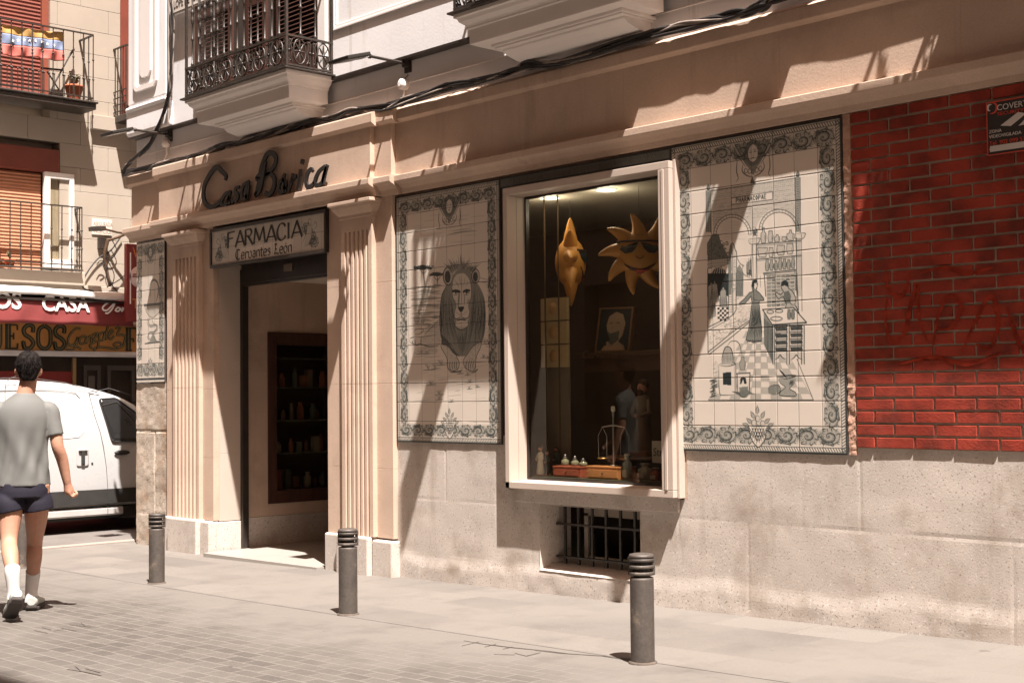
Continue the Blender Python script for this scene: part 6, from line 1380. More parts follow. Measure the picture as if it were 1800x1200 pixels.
def serif(ch,px0,px1,par):
    y0_=FX(px0,600,XS+.01)[0]; y1_=FX(px1,600,XS+.01)[0]; zb0=zb_+.025; zt0=zt_-.005; T=lambda p:(y0_+p[0]*(y1_-y0_),zb0+p[1]*(zt0-zb0)); wd=y1_-y0_
    ST={'E':[([(.22,0),(.22,1)],.075),([(0,0),(.9,0),(.92,.22)],.022),([(0,1),(.88,1),(.9,.78)],.022),([(.2,.52),(.62,.52),(.62,.38)],.022),([(.62,.66),(.62,.5)],.02)],
        'S':[([(.82,.70),(.80,.95),(.42,1.0),(.12,.82),(.22,.60),(.62,.45),(.85,.24),(.6,.02),(.2,.04),(.08,.30)],.058),([(.84,1.0),(.84,.68)],.02),([(.07,.34),(.07,0)],.02)],
        'O':[([(.5,1),(.12,.8),(.12,.2),(.5,0),(.88,.2),(.88,.8),(.5,1)],.055)],'U':[([(.16,1),(.16,.25),(.45,0),(.8,.2),(.8,1)],.05)],'F':[([(.22,0),(.22,1)],.075),([(0,1),(.88,1),(.9,.75)],.022),([(.2,.52),(.62,.52),(.62,.38)],.022),([(0,0),(.5,0)],.022)]}[ch]
    mb=MB(); gb=MB()
    for pts,w_ in ST:
        q=[T(p) for p in pts]; q=catmull(q,6) if len(pts)>3 else q
        if len(pts)==3 and len(q)==3:
            for a,b in zip(q[:-1],q[1:]): ribbon(mb,[a,b],w_,lambda a,b,d:(XS+.003+d,a,b),.012)
        else: ribbon(mb,q,w_,lambda a,b,d:(XS+.003+d,a,b),.012)
        if w_>.03: ribbon(gb,q,.006,lambda a,b,d:(XS+.016+d,a,b),.002)
    l=mb.build('letter',DG,par); gb.build('gilt_inline',GD,l)
for ch,a,b in (('U',-14,4),('E',9,33),('S',39,62),('O',65,91),('S',94,117),('F',221,243)): serif(ch,a,b,TS)
gz_=lambda px,py:FX(px,py,XS+.01)
GS=[[(142,578),(134,577),(122,590),(120,603),(127,608),(134,600),(137,592)],[(137,592),(134,606),(128,614),(116,613),(118,607),(130,607),(143,613)],[(146,590),(140,596),(142,604),(149,602),(151,593),(146,590)],[(154,591),(152,603),(157,592),(161,591),(160,602)],[(163,588),(172,586),(163,600),(172,600),(172,610),(163,612),(158,607),(168,600)],[(182,583),(175,588),(175,597),(181,597),(184,584),(183,598)],[(190,572),(186,590),(188,597)],[(193,588),(199,583),(195,580),(191,590),(195,596),(201,590)],[(203,577),(212,574),(206,588),(214,588),(220,592),(216,608),(205,609),(200,605),(208,601),(214,606),(205,613),(190,611),(172,610),(165,617)]]
mb=MB(); gb=MB()
for s_ in GS: q=catmull([gz_(*p) for p in s_],6); ribbon(mb,q,.030,lambda a,b,d:(XS+.003+d,a,b),.008); ribbon(gb,q,.012,lambda a,b,d:(XS+.012+d,a,b),.002)
l=mb.build('script_name',DG,TS); gb.build('gilt_inline',GD,l)
# shopfront below
SF=thing('shopfront','dark shopfront with red panels and door frames under the ochre sign','shopfront',(XS,1.,0))
mb=MB(); mb.box(XF-.2,XF+.1,-3,6,-.1,3.02); mb.build('backing',M_DARK,SF)
zr=FX(60,655,XF+.14)[1]; mb=MB(); mb.box(XF+.1,XF+.14,-2.6,FX(130,640,XF+.14)[0],.0,zr+.02); mb.build('red_panel',mat('shop_red',(.30,.035,.03),.5),SF)
mb=MB(); mb.box(XF+.13,XF+.17,FX(130,640,XF+.15)[0]-.025,FX(130,640,XF+.15)[0]+.025,0,2.1); mb.build('brass_post',mat('brass_post',(.40,.25,.12),.5),SF)
mb=MB()
for (pa,pb) in ((146,176),(188,236)):
    ya_,yb2=FX(pa,640,XF+.12)[0],FX(pb,640,XF+.12)[0]
    for q in ((ya_,ya_+.05,0,2.0),(yb2-.05,yb2,0,2.0),(ya_+.05,yb2-.05,1.93,2.0),(ya_+.05,yb2-.05,.9,.96)): mb.box(XF+.101,XF+.14,q[0],q[1],q[2],q[3])
mb.build('door_frame',mat('grey_brown_frame',(.09,.075,.065),.5),SF)
mb=MB(); mb.box(XF+.101,XF+.12,FX(146,640,XF+.12)[0]+.08,FX(176,640,XF+.12)[0]-.08,1.2,1.85); mb.build('poster',mat('poster_dim',(.16,.14,.12),.7),SF)
# red hanging sign seen behind the corner
XR_=-8.1; yr0,zr1=FX(223,428,XR_); yr1,zr0=FX(262,566,XR_)
RS=thing('hanging_sign','tall dark red hanging sign with orange letters and a white emblem, behind the corner','sign',(XR_,yr0,zr0))
mb=MB(); mb.box(XR_-.08,XR_,yr0,yr1+.1,zr0,zr1); mb.build('panel',mat('sign_dark_red',(.17,.020,.018),.45),RS,bevel=.006)
mb=MB(); q=FX(229,444,XR_); q2=FX(230,534,XR_); mb.box(XR_+.001,XR_+.008,q[0]-.008,q[0]+.008,q2[1],q[1]); mb.build('white_line',WT,RS)
OR=mat('sign_orange',(.50,.17,.04),.6)
at_('V',233,452,.20,.8,RS,XR_+.002,OR); at_('T',232.5,542,.20,.8,RS,XR_+.002,OR)
cy_,cz_=FX(243,487,XR_); mb=MB(); mb.lathe([(0,0.002),(.15,.002),(.15,.008),(0,.008)],(XR_,cy_+.02,cz_),24,axis='x'); em=mb.build('emblem',mat('emblem_pink',(.62,.45,.42),.6),RS)
mb=MB()
for k in range(5): a=k*1.3; mb.tube([(XR_+.012,cy_-.05+.05*math.cos(a),cz_-.06+.03*k),(XR_+.012,cy_+.03*math.sin(a),cz_-.05+.03*k)],.008,5)
mb.build('emblem_drawing',mat('emblem_dark',(.2,.03,.03),.6),em)
# ================================================================ PARKED VAN
XV=-6.2
VN=thing('parked_van','white panel van with a sliding side door parked in the side street','van',(XV-.88,-.2,gz(-7)))
zg=gz(-6.2)-.015
M_VAN=mat('van_white_paint',(.43,.425,.415),.28,.015,1.5,spec=.5,coat=.4); M_VBLK=mat('van_black_plastic',(.03,.028,.026),.6,.15,12); M_TYRE=mat('tyre_rubber',(.02,.019,.018),.8)
M_VGL=mat('van_dark_glass',(.018,.018,.018),.06,.1,2,spec=.8)
# stations along Y (rear -> front): y, roof z, shoulder z, half width at belt, half width at roof, bottom z
ST=[(-3.02,1.60,1.10,.80,.70,.40),(-2.98,1.74,1.12,.86,.76,.33),(-2.85,1.80,1.12,.885,.79,.30),(-2.2,1.83,1.12,.89,.80,.29),(-1.4,1.84,1.12,.89,.80,.29),(-.7,1.83,1.12,.89,.80,.29),(-.2,1.82,1.12,.89,.80,.29),(.15,1.79,1.11,.89,.79,.29),(.45,1.73,1.10,.89,.775,.29),(.72,1.66,1.09,.885,.76,.29),(1.0,1.56,1.07,.88,.73,.29),(1.25,1.36,1.05,.875,.70,.29),(1.5,1.13,1.02,.865,.68,.29),(1.75,1.05,.96,.85,.66,.29),(2.05,.99,.88,.81,.62,.30),(2.22,.86,.75,.72,.55,.32),(2.28,.70,.62,.6,.45,.36)]
xc=XV-.89
def sect(y,zr,zs,wb,wr,zb):
    P=[]
    P+=[(0,zb),(wb*.86,zb),(wb*.97,zb+.03),(wb*.995,zb+.18),(wb,zb+.40),(wb,(zs+zb+.4)/2),(wb*.985,zs)]
    for t in (.25,.5,.72,.88): P.append((wb*.985+(wr-wb*.985)*t**1.25,zs+(zr-.055-zs)*t))
    P+=[(wr*.93,zr-.022),(wr*.75,zr-.004),(wr*.4,zr+.003),(0,zr+.005)]
    return [(xc+p[0],y,zg+p[1]) for p in P]+[(xc-p[0],y,zg+p[1]) for p in P[-2:0:-1]]
mb=MB(); rings=[sect(*s) for s in ST]; n=len(rings[0]); vs=[p for r in rings for p in r]; fs=[(i*n+k,i*n+(k+1)%n,(i+1)*n+(k+1)%n,(i+1)*n+k) for i in range(len(ST)-1) for k in range(n)]
mb.add(vs,fs,True); mb.add(vs,[tuple(range(n)),tuple(range((len(ST)-1)*n,len(ST)*n))[::-1]],False); mb.build('body',M_VAN,VN,subs=1,fix=True)
def skin_x(y,z):
    """outer side surface of the van at (y,z)"""
    z=z-zg; y=min(max(y,-3.),2.2)
    for a,b in zip(ST[:-1],ST[1:]):
        if a[0]<=y<=b[0]: t=(y-a[0])/(b[0]-a[0]); s=[a[k]*(1-t)+b[k]*t for k in range(6)]; break
    _,zr,zs,wb,wr,zb=s
    if z<zs: return xc+wb*(.995 if z<zb+.3 else 1.) 
    t=min(1,(z-zs)/(zr-.055-zs)); return xc+wb*.985+(wr-wb*.985)*t**1.25
def vpatch(poly,m_,name,off,par=VN,thick=.006,n=14):
    """panel lying on the van's side, poly of (y,z)"""
    mb=MB(); P=[np.array(p) for p in poly]; c=sum(P)/len(P); vs=[];fs=[]; k=len(P); R=5
    for j in range(R+1):
        t=j/R
        for p in P: q=c+(p-c)*t; vs.append((skin_x(*q)+off,q[0],q[1]))
    for j in range(R):
        for i in range(k): fs.append((j*k+i,j*k+(i+1)%k,(j+1)*k+(i+1)%k,(j+1)*k+i))
    mb.add(vs,fs,True); return mb.build(name,m_,par,solid=thick)
V=lambda px,py:FX(px,py,XV)
def rnd(poly,r=.05,n=5):
    out=[]; m=len(poly)
    for i in range(m):
        a,b,c=map(np.array,(poly[i-1],poly[i],poly[(i+1)%m])); u=(a-b)/np.linalg.norm(a-b); v=(c-b)/np.linalg.norm(c-b)
        p,q=b+u*r,b+v*r
        for t in np.linspace(0,1,n): out.append(tuple((1-t)**2*p+2*t*(1-t)*b+t*t*q))
    res=[]
    for i in range(len(out)):
        a,b=np.array(out[i]),np.array(out[(i+1)%len(out)]); k=max(1,int(np.linalg.norm(b-a)/.12)); res+= [tuple(a+(b-a)*j/k) for j in range(k)]
    return res
M_SEAM=mat('panel_gap',(.10,.095,.09),.8)
def seam(pts,r=.0035,name='door_seam',m_=M_SEAM,off=.0): 
    mb=MB(); mb.tube([(skin_x(*p)+off,p[0],p[1]) for p in pts],r,5); return mb.build(name,m_,VN)
# front side window
wpoly=[V(180,701),V(212,699),V(246,724),V(275,760),V(280,776),V(197,775)]
g=vpatch(rnd(wpoly,.035),M_VGL,'side_window',.004); 
for pl in ([V(186,712),V(212,706),V(238,735),V(262,768)],): mb=MB(); mb.tube([(skin_x(*p)+.010,p[0],p[1]) for p in pl],.006,5); mb.build('window_rail',M_VBLK,g)
mb=MB(); P=rnd(wpoly,.035); mb.tube([(skin_x(*p)+.004,p[0],p[1]) for p in P+[P[0]]],.008,5,caps=False); mb.build('window_seal',M_VBLK,g)
# door outlines
seam([V(163,690),V(170,686),V(182,690)]); seam([V(163,690),V(170,730),V(178,760),V(182,785),V(187,820),V(190,860),V(190,902)]); seam([V(163,690),V(200,682),V(240,694),V(275,725)])
seam([V(-30,687),V(60,685),V(120,686),V(138,690),V(146,700)],.004,'panel_crease'); seam([V(-30,770),V(60,770),V(120,770),V(140,768),V(150,758)],.004,'panel_crease',mat('crease_white',(.55,.54,.52),.5))
seam([V(14,684),V(16,672),V(24,664),V(34,661)],.004); seam([V(-40,664),V(60,664),V(120,672),V(180,690)],.004,'roof_gutter'); seam([V(14,684),V(10,760),V(12,880)],.004)
# handles
c=V(145,804); hb=vpatch(rnd([(c[0]-.075,c[1]-.11),(c[0]+.075,c[1]-.11),(c[0]+.075,c[1]+.11),(c[0]-.075,c[1]+.11)],.03),mat('handle_recess',(.40,.39,.38),.4),'handle_recess',.003)
mb=MB(); xx=skin_x(*c)+.016; mb.box(xx-.01,xx+.014,c[0]-.022,c[0]+.022,c[1]-.08,c[1]+.085); mb.box(xx-.01,xx+.013,c[0]-.055,c[0]+.055,c[1]+.065,c[1]+.088); mb.build('sliding_door_handle',M_VBLK,VN,bevel=.008)
c=V(162,814); mb=MB(); mb.lathe([(.0,.0),(.013,.0),(.012,.006),(0,.006)],(skin_x(*c),c[0],c[1]),12,axis='x'); mb.build('lock',M_VBLK,VN)
c=V(214,795); xx=skin_x(*c)+.016; mb=MB(); mb.ball((xx,c[0],c[1]),.1,14,8,(.16,1.05,.30)); mb.build('front_door_handle',M_VBLK,VN)
# black sill and bumper strip, wheels
a0,a1=V(60,877)[1],V(60,900)[1]
vpatch([(-3.,.34+zg),(-1.,.34+zg),(.5,.34+zg),(2.2,.34+zg),(2.2,.52+zg),(.5,.52+zg),(-1,.52+zg),(-3,.52+zg)],M_VBLK,'side_moulding',.006,thick=.02) if False else None
mb=MB(); mb.prism([(-2.95,zg+.345),(2.1,zg+.345),(2.1,zg+.50),(1.9,zg+.515),(-2.9,zg+.515)],XV-.03,XV+.012,'x'); mb.build('side_moulding',M_VBLK,VN,bevel=.012)
mb=MB(); mb.box(xc-.75,XV-.10,-2.8,2.0,zg+.16,zg+.30); mb.build('underbody',M_VBLK,VN)
mb=MB(); mb.box(XV-.06,XV-.01,-1.35,.75,zg+.20,zg+.30); mb.build('sill',mat('sill_grey',(.40,.38,.36),.5),VN,bevel=.02)
for (yw,sx_) in ((-2.15,1),(1.45,1),(-2.15,-1),(1.45,-1)):
    x0=xc+sx_*.80; o=MB(); o.lathe([(.20,-.10),(.29,-.10),(.315,-.07),(.318,.07),(.29,.10),(.20,.10)],(x0,yw,zg+.318),32,axis='x'); wl=o.build('wheel',M_TYRE,VN)
    r_=MB(); r_.lathe([(.0,sx_*.06),(.06,sx_*.07),(.17,sx_*.06),(.20,sx_*.09),(.20,-sx_*.05)],(x0,yw,zg+.318),24,axis='x'); r_.build('rim',mat('rim_grey',(.35,.34,.33),.4,metal=.5),wl)
    a=MB(); a.prism([(yw+.37*math.cos(t),zg+.318+.37*math.sin(t)) for t in np.linspace(0,math.pi,16)]+[(yw+.34*math.cos(t),zg+.318+.34*math.sin(t)) for t in np.linspace(math.pi,0,16)],xc+sx_*.89-.05,xc+sx_*.89+.012,'x'); a.build('wheel_arch',M_VBLK,VN)
# windscreen, mirror, lights
mb=MB(); mb.add([(xc-.66,1.05,zg+1.545),(xc+.66,1.05,zg+1.545),(xc+.70,1.48,zg+1.17),(xc-.70,1.48,zg+1.17)],[(0,1,2,3)]); mb.build('windscreen',M_VGL,VN,solid=.02)
mb=MB(); mb.ball((XV+.10,1.15,zg+1.1),.12,12,8,(.7,.5,1.)); mb.build('door_mirror',M_VBLK,VN)
for s_ in (-1,1): mb=MB(); mb.ball((xc+s_*.66,2.1,zg+.82),.16,12,8,(1,.7,.8)); mb.build('headlight',mat('headlight_lens',(.5,.5,.5),.1),VN); mb=MB(); mb.box(xc+s_*.80-.04,xc+s_*.80+.04,-3.03,-2.93,zg+.9,zg+1.4); mb.build('tail_light',mat('tail_red',(.4,.02,.02),.2),VN,bevel=.01)
# ================================================================ PEDESTRIAN
fdir=np.array([-.914,.405,0.]); rdir=np.array([.405,.914,0.]); up_=np.array([0,0,1.])
gl=np.array([*GP(20,1096,-.008),0.]); gr=np.array([*GP(57,1070,-.008),0.])
root=(gl+gr)/2; root[2]=gz(root[0])
def ML(px,py,b):
    """photo pixel at forward depth b on the walker -> world point"""
    r=RW@np.array([px-CX,py-CY,F_PX]); o=root+fdir*b; t=np.dot(o-CAM,fdir)/np.dot(r,fdir); return CAM+r*t
def MW(a,b,z): return root+rdir*a+fdir*b+up_*z
def toab(P): d=P-root; return np.dot(d,rdir),np.dot(d,fdir),d[2]
PR=thing('person','man seen from behind walking away in a grey T-shirt, navy shorts and white socks','person',tuple(root))
bL=np.dot(gl-root,fdir); bR=np.dot(gr-root,fdir)
def loft(mb,secs,n=28,fn=None,caps=True,p=.86):
    """secs: (a,b,z,ra,rb[,tilt]) ellipses stacked in height"""
    vs=[]
    for i,s in enumerate(secs):
        a,b,z,ra,rb=s[:5]
        for k in range(n):
            t=2*math.pi*k/n; e=fn(t,z) if fn else 0; c,s_=math.cos(t),math.sin(t)
            vs.append(MW(a+(ra+e)*math.copysign(abs(c)**p,c),b+(rb+e)*math.copysign(abs(s_)**p,s_),z))
    m=len(secs); fs=[(i*n+k,i*n+(k+1)%n,(i+1)*n+(k+1)%n,(i+1)*n+k) for i in range(m-1) for k in range(n)]
    mb.add(vs,fs,True)
    if caps: mb.add(vs,[tuple(range(n))[::-1],tuple(range((m-1)*n,m*n))])
def limb(mb,pts,rad,n=14,k=5):
    P=catmull(pts,k); R=catmull([(r,0,0) for r in rad],k); mb.tube(P,[float(q[0]) for q in R],n)
def remesh(o,v,sm=4):
    q=o.modifiers.new('r','REMESH'); q.mode='VOXEL'; q.voxel_size=v; q.use_smooth_shade=True
    q=o.modifiers.new('s','SMOOTH'); q.factor=.5; q.iterations=sm
M_SKIN=mat('skin',(.40,.21,.14),.55,.07,14,.1,200,spec=.3,stain=((.42,.17,.11),7,.58,.8)); M_HAIR=mat('dark_hair',(.010,.007,.006),.75,.4,60,1.,160,spec=.15,stretch=(1,1,.35))
M_TEE=mat('grey_sports_shirt',(.125,.124,.115),.7,.03,3,.0,220); M_SHORT=mat('navy_shorts',(.010,.008,.017),.75,.12,10,.2,90); M_SOCK=mat('white_sock',(.55,.53,.51),.9,.04,20,.3,160); M_SHOE=mat('pale_shoe',(.36,.37,.34),.7,.08,14,.2,120); M_SOLE=mat('dark_sole',(.06,.05,.045),.8)
hc=toab(ML(50,650,0.02)); HZ=hc[2]; HA=hc[0]
shz=toab(ML(90,712,0))[2]
body=MB()
# torso
loft(body,[(0,0,.86,.15,.11),(0,0,.95,.155,.11),(0,0,1.08,.135,.095),(0,.0,1.22,.15,.10),(0,.0,1.34,.155,.10),(0,0,shz-.06,.150,.088),(0.01,0,shz+.0,.095,.068),(0.01,0,shz+.03,.070,.060)])
# neck and head
limb(body,[MW(.01,-.01,shz-.02),MW(.012,-.005,shz+.06),MW(HA*.9,.0,HZ-.10),MW(HA,.01,HZ-.04)],[.078,.064,.060,.06])
hd=[(HA,.045,HZ-.118,.030,.030),(HA,.035,HZ-.10,.050,.055),(HA,.025,HZ-.07,.062,.078),(HA,.01,HZ-.03,.070,.090),(HA,.0,HZ+.01,.075,.098),(HA,-.003,HZ+.05,.075,.098),(HA,-.003,HZ+.085,.064,.084),(HA,-.0,HZ+.108,.042,.058),(HA,0,HZ+.118,.015,.02)]
loft(body,hd,24)
for s_ in (-1,1):   # ears, brow, cheeks
    e=MW(HA+s_*.078,.005,HZ-.012); body.ball(e,.022,10,8,(.8,.8,1.45)); body.ball(MW(HA+s_*.031,.096,HZ+.012),.016,8,6,(1,1,.55)); body.ball(MW(HA+s_*.045,.078,HZ-.03),.022,8,6)
limb(body,[MW(HA,.098,HZ+.012),MW(HA,.116,HZ-.022),MW(HA,.104,HZ-.036)],[.008,.013,.012],8); body.ball(MW(HA,.088,HZ-.062),.020,8,6,(1.3,.8,.55)); body.ball(MW(HA,.08,HZ-.10),.022,8,6)
# arms
sR=(.175,0,shz-.035); eR=toab(ML(101,783,-.03)); wR=toab(ML(118,848,.03)); hR=toab(ML(124,874,.06))
limb(body,[MW(*sR),MW((sR[0]+eR[0])/2+.01,-.01,(sR[2]+eR[2])/2),MW(*eR),MW(eR[0]*.5+wR[0]*.5,.0,(eR[2]+wR[2])/2+.03),MW(*wR)],[.050,.048,.043,.041,.029])
sL=(-.175,0,shz-.035); eL=(-.235,.02,shz-.32); wL=(-.25,.24,shz-.47)
limb(body,[MW(*sL),MW(-.215,.0,shz-.18),MW(*eL),MW(-.25,.13,shz-.40),MW(*wL)],[.060,.050,.043,.040,.029])
def hand(w,d,out):
    """fist-like relaxed hand; w wrist (a,b,z), d direction, out = thumb side"""
    w=MW(*w); d=np.array(d,float); d/=np.linalg.norm(d); out=np.array(out,float); out-=d*np.dot(out,d); out/=np.linalg.norm(out); nrm=np.cross(d,out)
    c=w+d*.055
    limb(body,[w,w+d*.03,w+d*.06,w+d*.085],[.027,.031,.036,.033],12,4)
    for k in range(4):
        b=w+d*(.085-.004*abs(k-1.3))+out*(.030-k*.020); L=(.040,.044,.041,.032)[k]; cu=nrm
        p1=b+d*L*.75+cu*L*.35; p2=p1+cu*L*.75-d*L*.15; p3=p2-d*L*.55+cu*.002
        limb(body,[b-d*.02,b,p1,p2,p3],[.0105,.0102,.0095,.0088,.0078],8,3)
    t0=w+d*.025+out*.026; limb(body,[t0,t0+d*.028+out*.014+nrm*.010,t0+d*.050+out*.006+nrm*.026,t0+d*.062-out*.010+nrm*.036],[.014,.0125,.011,.009],8,3)
hand(wR,np.array(MW(*hR))-np.array(MW(*wR)),fdir*.8+rdir*.0)
hand(wL,fdir*.7-up_*.7,up_*.7+fdir*.5)
# legs
kR=toab(ML(61,950,bR*.45+.06)); aR=toab(ML(55,1040,bR-.05)); kL=toab(ML(16,950,bL*.25)); aL=toab(ML(24,1036,bL+.03)); cR=toab(ML(60,978,bR*.6)); cL=toab(ML(18,975,bL*.6)); tR=toab(ML(64,900,.02)); tL=toab(ML(18,900,-.02))
limb(body,[MW(.085,0,.92),MW(*tR),MW(*kR),MW(*cR),MW(*toab(ML(58,1010,bR*.85))),MW(*aR)],[.098,.083,.056,.056,.042,.034],16)
limb(body,[MW(-.085,0,.92),MW(*tL),MW(*kL),MW(*cL),MW(*toab(ML(22,1006,bL*.9))),MW(*aL)],[.098,.083,.056,.056,.042,.034],16)
bo=body.build('body',M_SKIN,PR); remesh(bo,.0065,5)
# hair
h=MB(); loft(h,[(HA,-.052,HZ-.078,.040,.030),(HA,-.045,HZ-.055,.058,.052),(HA,-.030,HZ-.01,.074,.076),(HA,-.018,HZ+.04,.083,.092),(HA,-.008,HZ+.085,.078,.097),(HA,.0,HZ+.118,.058,.078),(HA+.005,.004,HZ+.136,.028,.042)],24,fn=lambda t,z:.004*math.sin(t*9+z*70)+.003*math.sin(t*23+z*130)+.002*math.sin(t*5))
ho=h.build('hair',M_HAIR,PR); remesh(ho,.0045,1)
hs=MB(); hr_=np.random.RandomState(21)
for k in range(1500):   # short clipped strands over crown, back and sides
    ph=hr_.uniform(-.9,1.)*math.pi/2; th=hr_.uniform(0,2*math.pi); n0=np.array([math.cos(ph)*math.cos(th),math.cos(ph)*math.sin(th),math.sin(ph)])
    if n0[1]>.55 and n0[2]<.45: continue
    if n0[2]<-.35 and n0[1]>-.3: continue
    c0=np.array([HA+.081*n0[0],-.018+.098*n0[1],HZ+.035+.098*n0[2]]); d0=np.array([n0[0]*.5+hr_.uniform(-.3,.3),n0[1]*.5+hr_.uniform(-.2,.5)*(n0[2]>.3),-.7+.9*max(0,n0[2])]); L0=hr_.uniform(.012,.026)*(1 if n0[2]>0 else .6)
    c1=c0+d0*L0*.6+n0*.004; c2=c0+d0*L0+n0*.002; hs.tube([MW(*(c0-n0*.004)),MW(*c1),MW(*c2)],[.0016,.0013,.0004],3,caps=False)
hs.build('hair_strands',M_HAIR,ho)
# T-shirt
hem=toab(ML(45,853,0))[2]
def folds(t,z):
    k=max(0,min(1,(shz-.05-z)/.45))**1.3*max(.25,min(1,(z-hem)/.16)); back=(1-math.sin(t))*.5
    return (.015*math.sin(5*t+z*9)+.011*math.sin(10*t-z*13+1)+.005*math.sin(7*t+z*22))*k*(.35+.65*back)
s=MB(); TS_=[(0,0,hem,.182,.128),(0,0,hem+.08,.176,.123),(0,0,hem+.18,.169,.118),(0,0,hem+.28,.170,.117),(0,-.003,hem+.36,.176,.118),(0,-.006,hem+.43,.183,.119),(0,-.007,hem+.49,.185,.116),(0,-.006,hem+.54,.172,.109),(.004,-.004,hem+.58,.146,.099),(.008,-.003,hem+.61,.115,.087),(.012,-.003,hem+.635,.086,.075),(.012,-.004,hem+.65,.068,.066)]; loft(s,[tuple(float(v) for v in q_) for q_ in catmull(TS_,6)],72,folds,p=1.)
for sg,S0,E0 in ((1,sR,eR),(-1,sL,eL)):
    A=np.array(MW(*S0)); E_=np.array(MW(*E0)); e=A+(E_-A)*.72; limb(s,[MW(sg*.09,0,shz-.035),A+up_*.002,A+(E_-A)*.35,e],[.050,.060,.062,.060],18)
so_=s.build('t_shirt',M_TEE,PR); remesh(so_,.008,3)
# shorts
q=MB(); sh=toab(ML(64,897,0))[2]
loft(q,[(0,0,.83,.17,.122),(0,0,.875,.176,.124),(0,0,hem+.025,.172,.119)],36)
limb(q,[MW(.078,.0,.88),MW(.093,.01,.80),MW(tR[0]+.012,tR[1]*.6,sh)],[.088,.108,.108],24); limb(q,[MW(-.078,0,.88),MW(-.093,-.01,.80),MW(tL[0]-.0,tL[1]*.6,sh+.0)],[.088,.108,.108],24)
qo=q.build('shorts',M_SHORT,PR); remesh(qo,.008,3)
# socks and shoes
def sock(pts,rad): m_=MB(); limb(m_,pts,rad,18,6); o=m_.build('sock',M_SOCK,PR); return o
sock([ML(58,1003,bR*.80),ML(58,1010,bR*.85),MW(*aR),MW(aR[0],aR[1]-.01,aR[2]-.07)],[.051,.050,.043,.046]); sock([ML(22,998,bL*.84),ML(22,1006,bL*.9),MW(*aL),MW(aL[0],aL[1],aL[2]-.06)],[.052,.051,.043,.046])
def shoe(heel,toe,upv,side):
    heel=np.array(heel,float); toe=np.array(toe,float); d=toe-heel; L=np.linalg.norm(d); d/=L; up2=np.array(upv,float); up2-=d*np.dot(up2,d); up2/=np.linalg.norm(up2); sd=np.cross(d,up2)
    secs=[(0,.030,.055,.020),(.03,.040,.088,.0),(.08,.041,.092,0),(.13,.038,.080,0),(.18,.043,.062,0),(.23,.047,.050,0),(.27,.042,.040,.004),(.295,.022,.026,.012)]
    mb=MB(); so2=MB(); n=16; vs=[]; v2=[]
    for (x,w_,h_,z0) in secs:
        x=x/.295*L
        for k in range(n):
            t=2*math.pi*k/n; c,s_=math.cos(t),math.sin(t); vs.append(heel+d*x+sd*w_*math.copysign(abs(c)**.8,c)+up2*(.018+z0+h_*.5+h_*.5*s_))
        for (u,v) in ((-1,0),(1,0),(1,1),(-1,1)): v2.append(heel+d*(x*1.02-.003)+sd*(w_+.004)*u+up2*(z0*.9+(.024 if v else 0)))
    mb.add(vs,[(i*n+k,i*n+(k+1)%n,(i+1)*n+(k+1)%n,(i+1)*n+k) for i in range(len(secs)-1) for k in range(n)],True); mb.add(vs,[tuple(range(n)),tuple(range((len(secs)-1)*n,len(secs)*n))[::-1]])
    so2.add(v2,[(i*4+k,i*4+(k+1)%4,(i+1)*4+(k+1)%4,(i+1)*4+k) for i in range(len(secs)-1) for k in range(4)]); so2.add(v2,[(0,1,2,3),tuple(range(4*len(secs)-4,4*len(secs)))[::-1]])
    o=mb.build('shoe',M_SHOE,PR,fix=True); so2.build('sole',M_SOLE,o,bevel=.006,fix=True)
    lm=MB(); 
    for x in (.10,.13,.16): lm.tube([heel+d*x/.295*L+sd*.02+up2*(.105-x*.25),heel+d*x/.295*L-sd*.02+up2*(.105-x*.25)],.004,5)
    lm.build('laces',M_SOCK,o)
g0=root[2]+.002
hr=MW(aR[0],aR[1]-.055,0); hr[2]=g0; shoe(hr,hr+fdir*.27+rdir*.06,up_,rdir)
tl=MW(toab(gl)[0]-.02,bL+.13,0); tl[2]=g0+.004; hl_=np.array(ML(28,1062,bL-.055)); dd=hl_-tl; shoe(tl+dd/np.linalg.norm(dd)*.27,tl,fdir*.6+up_*.8,rdir)
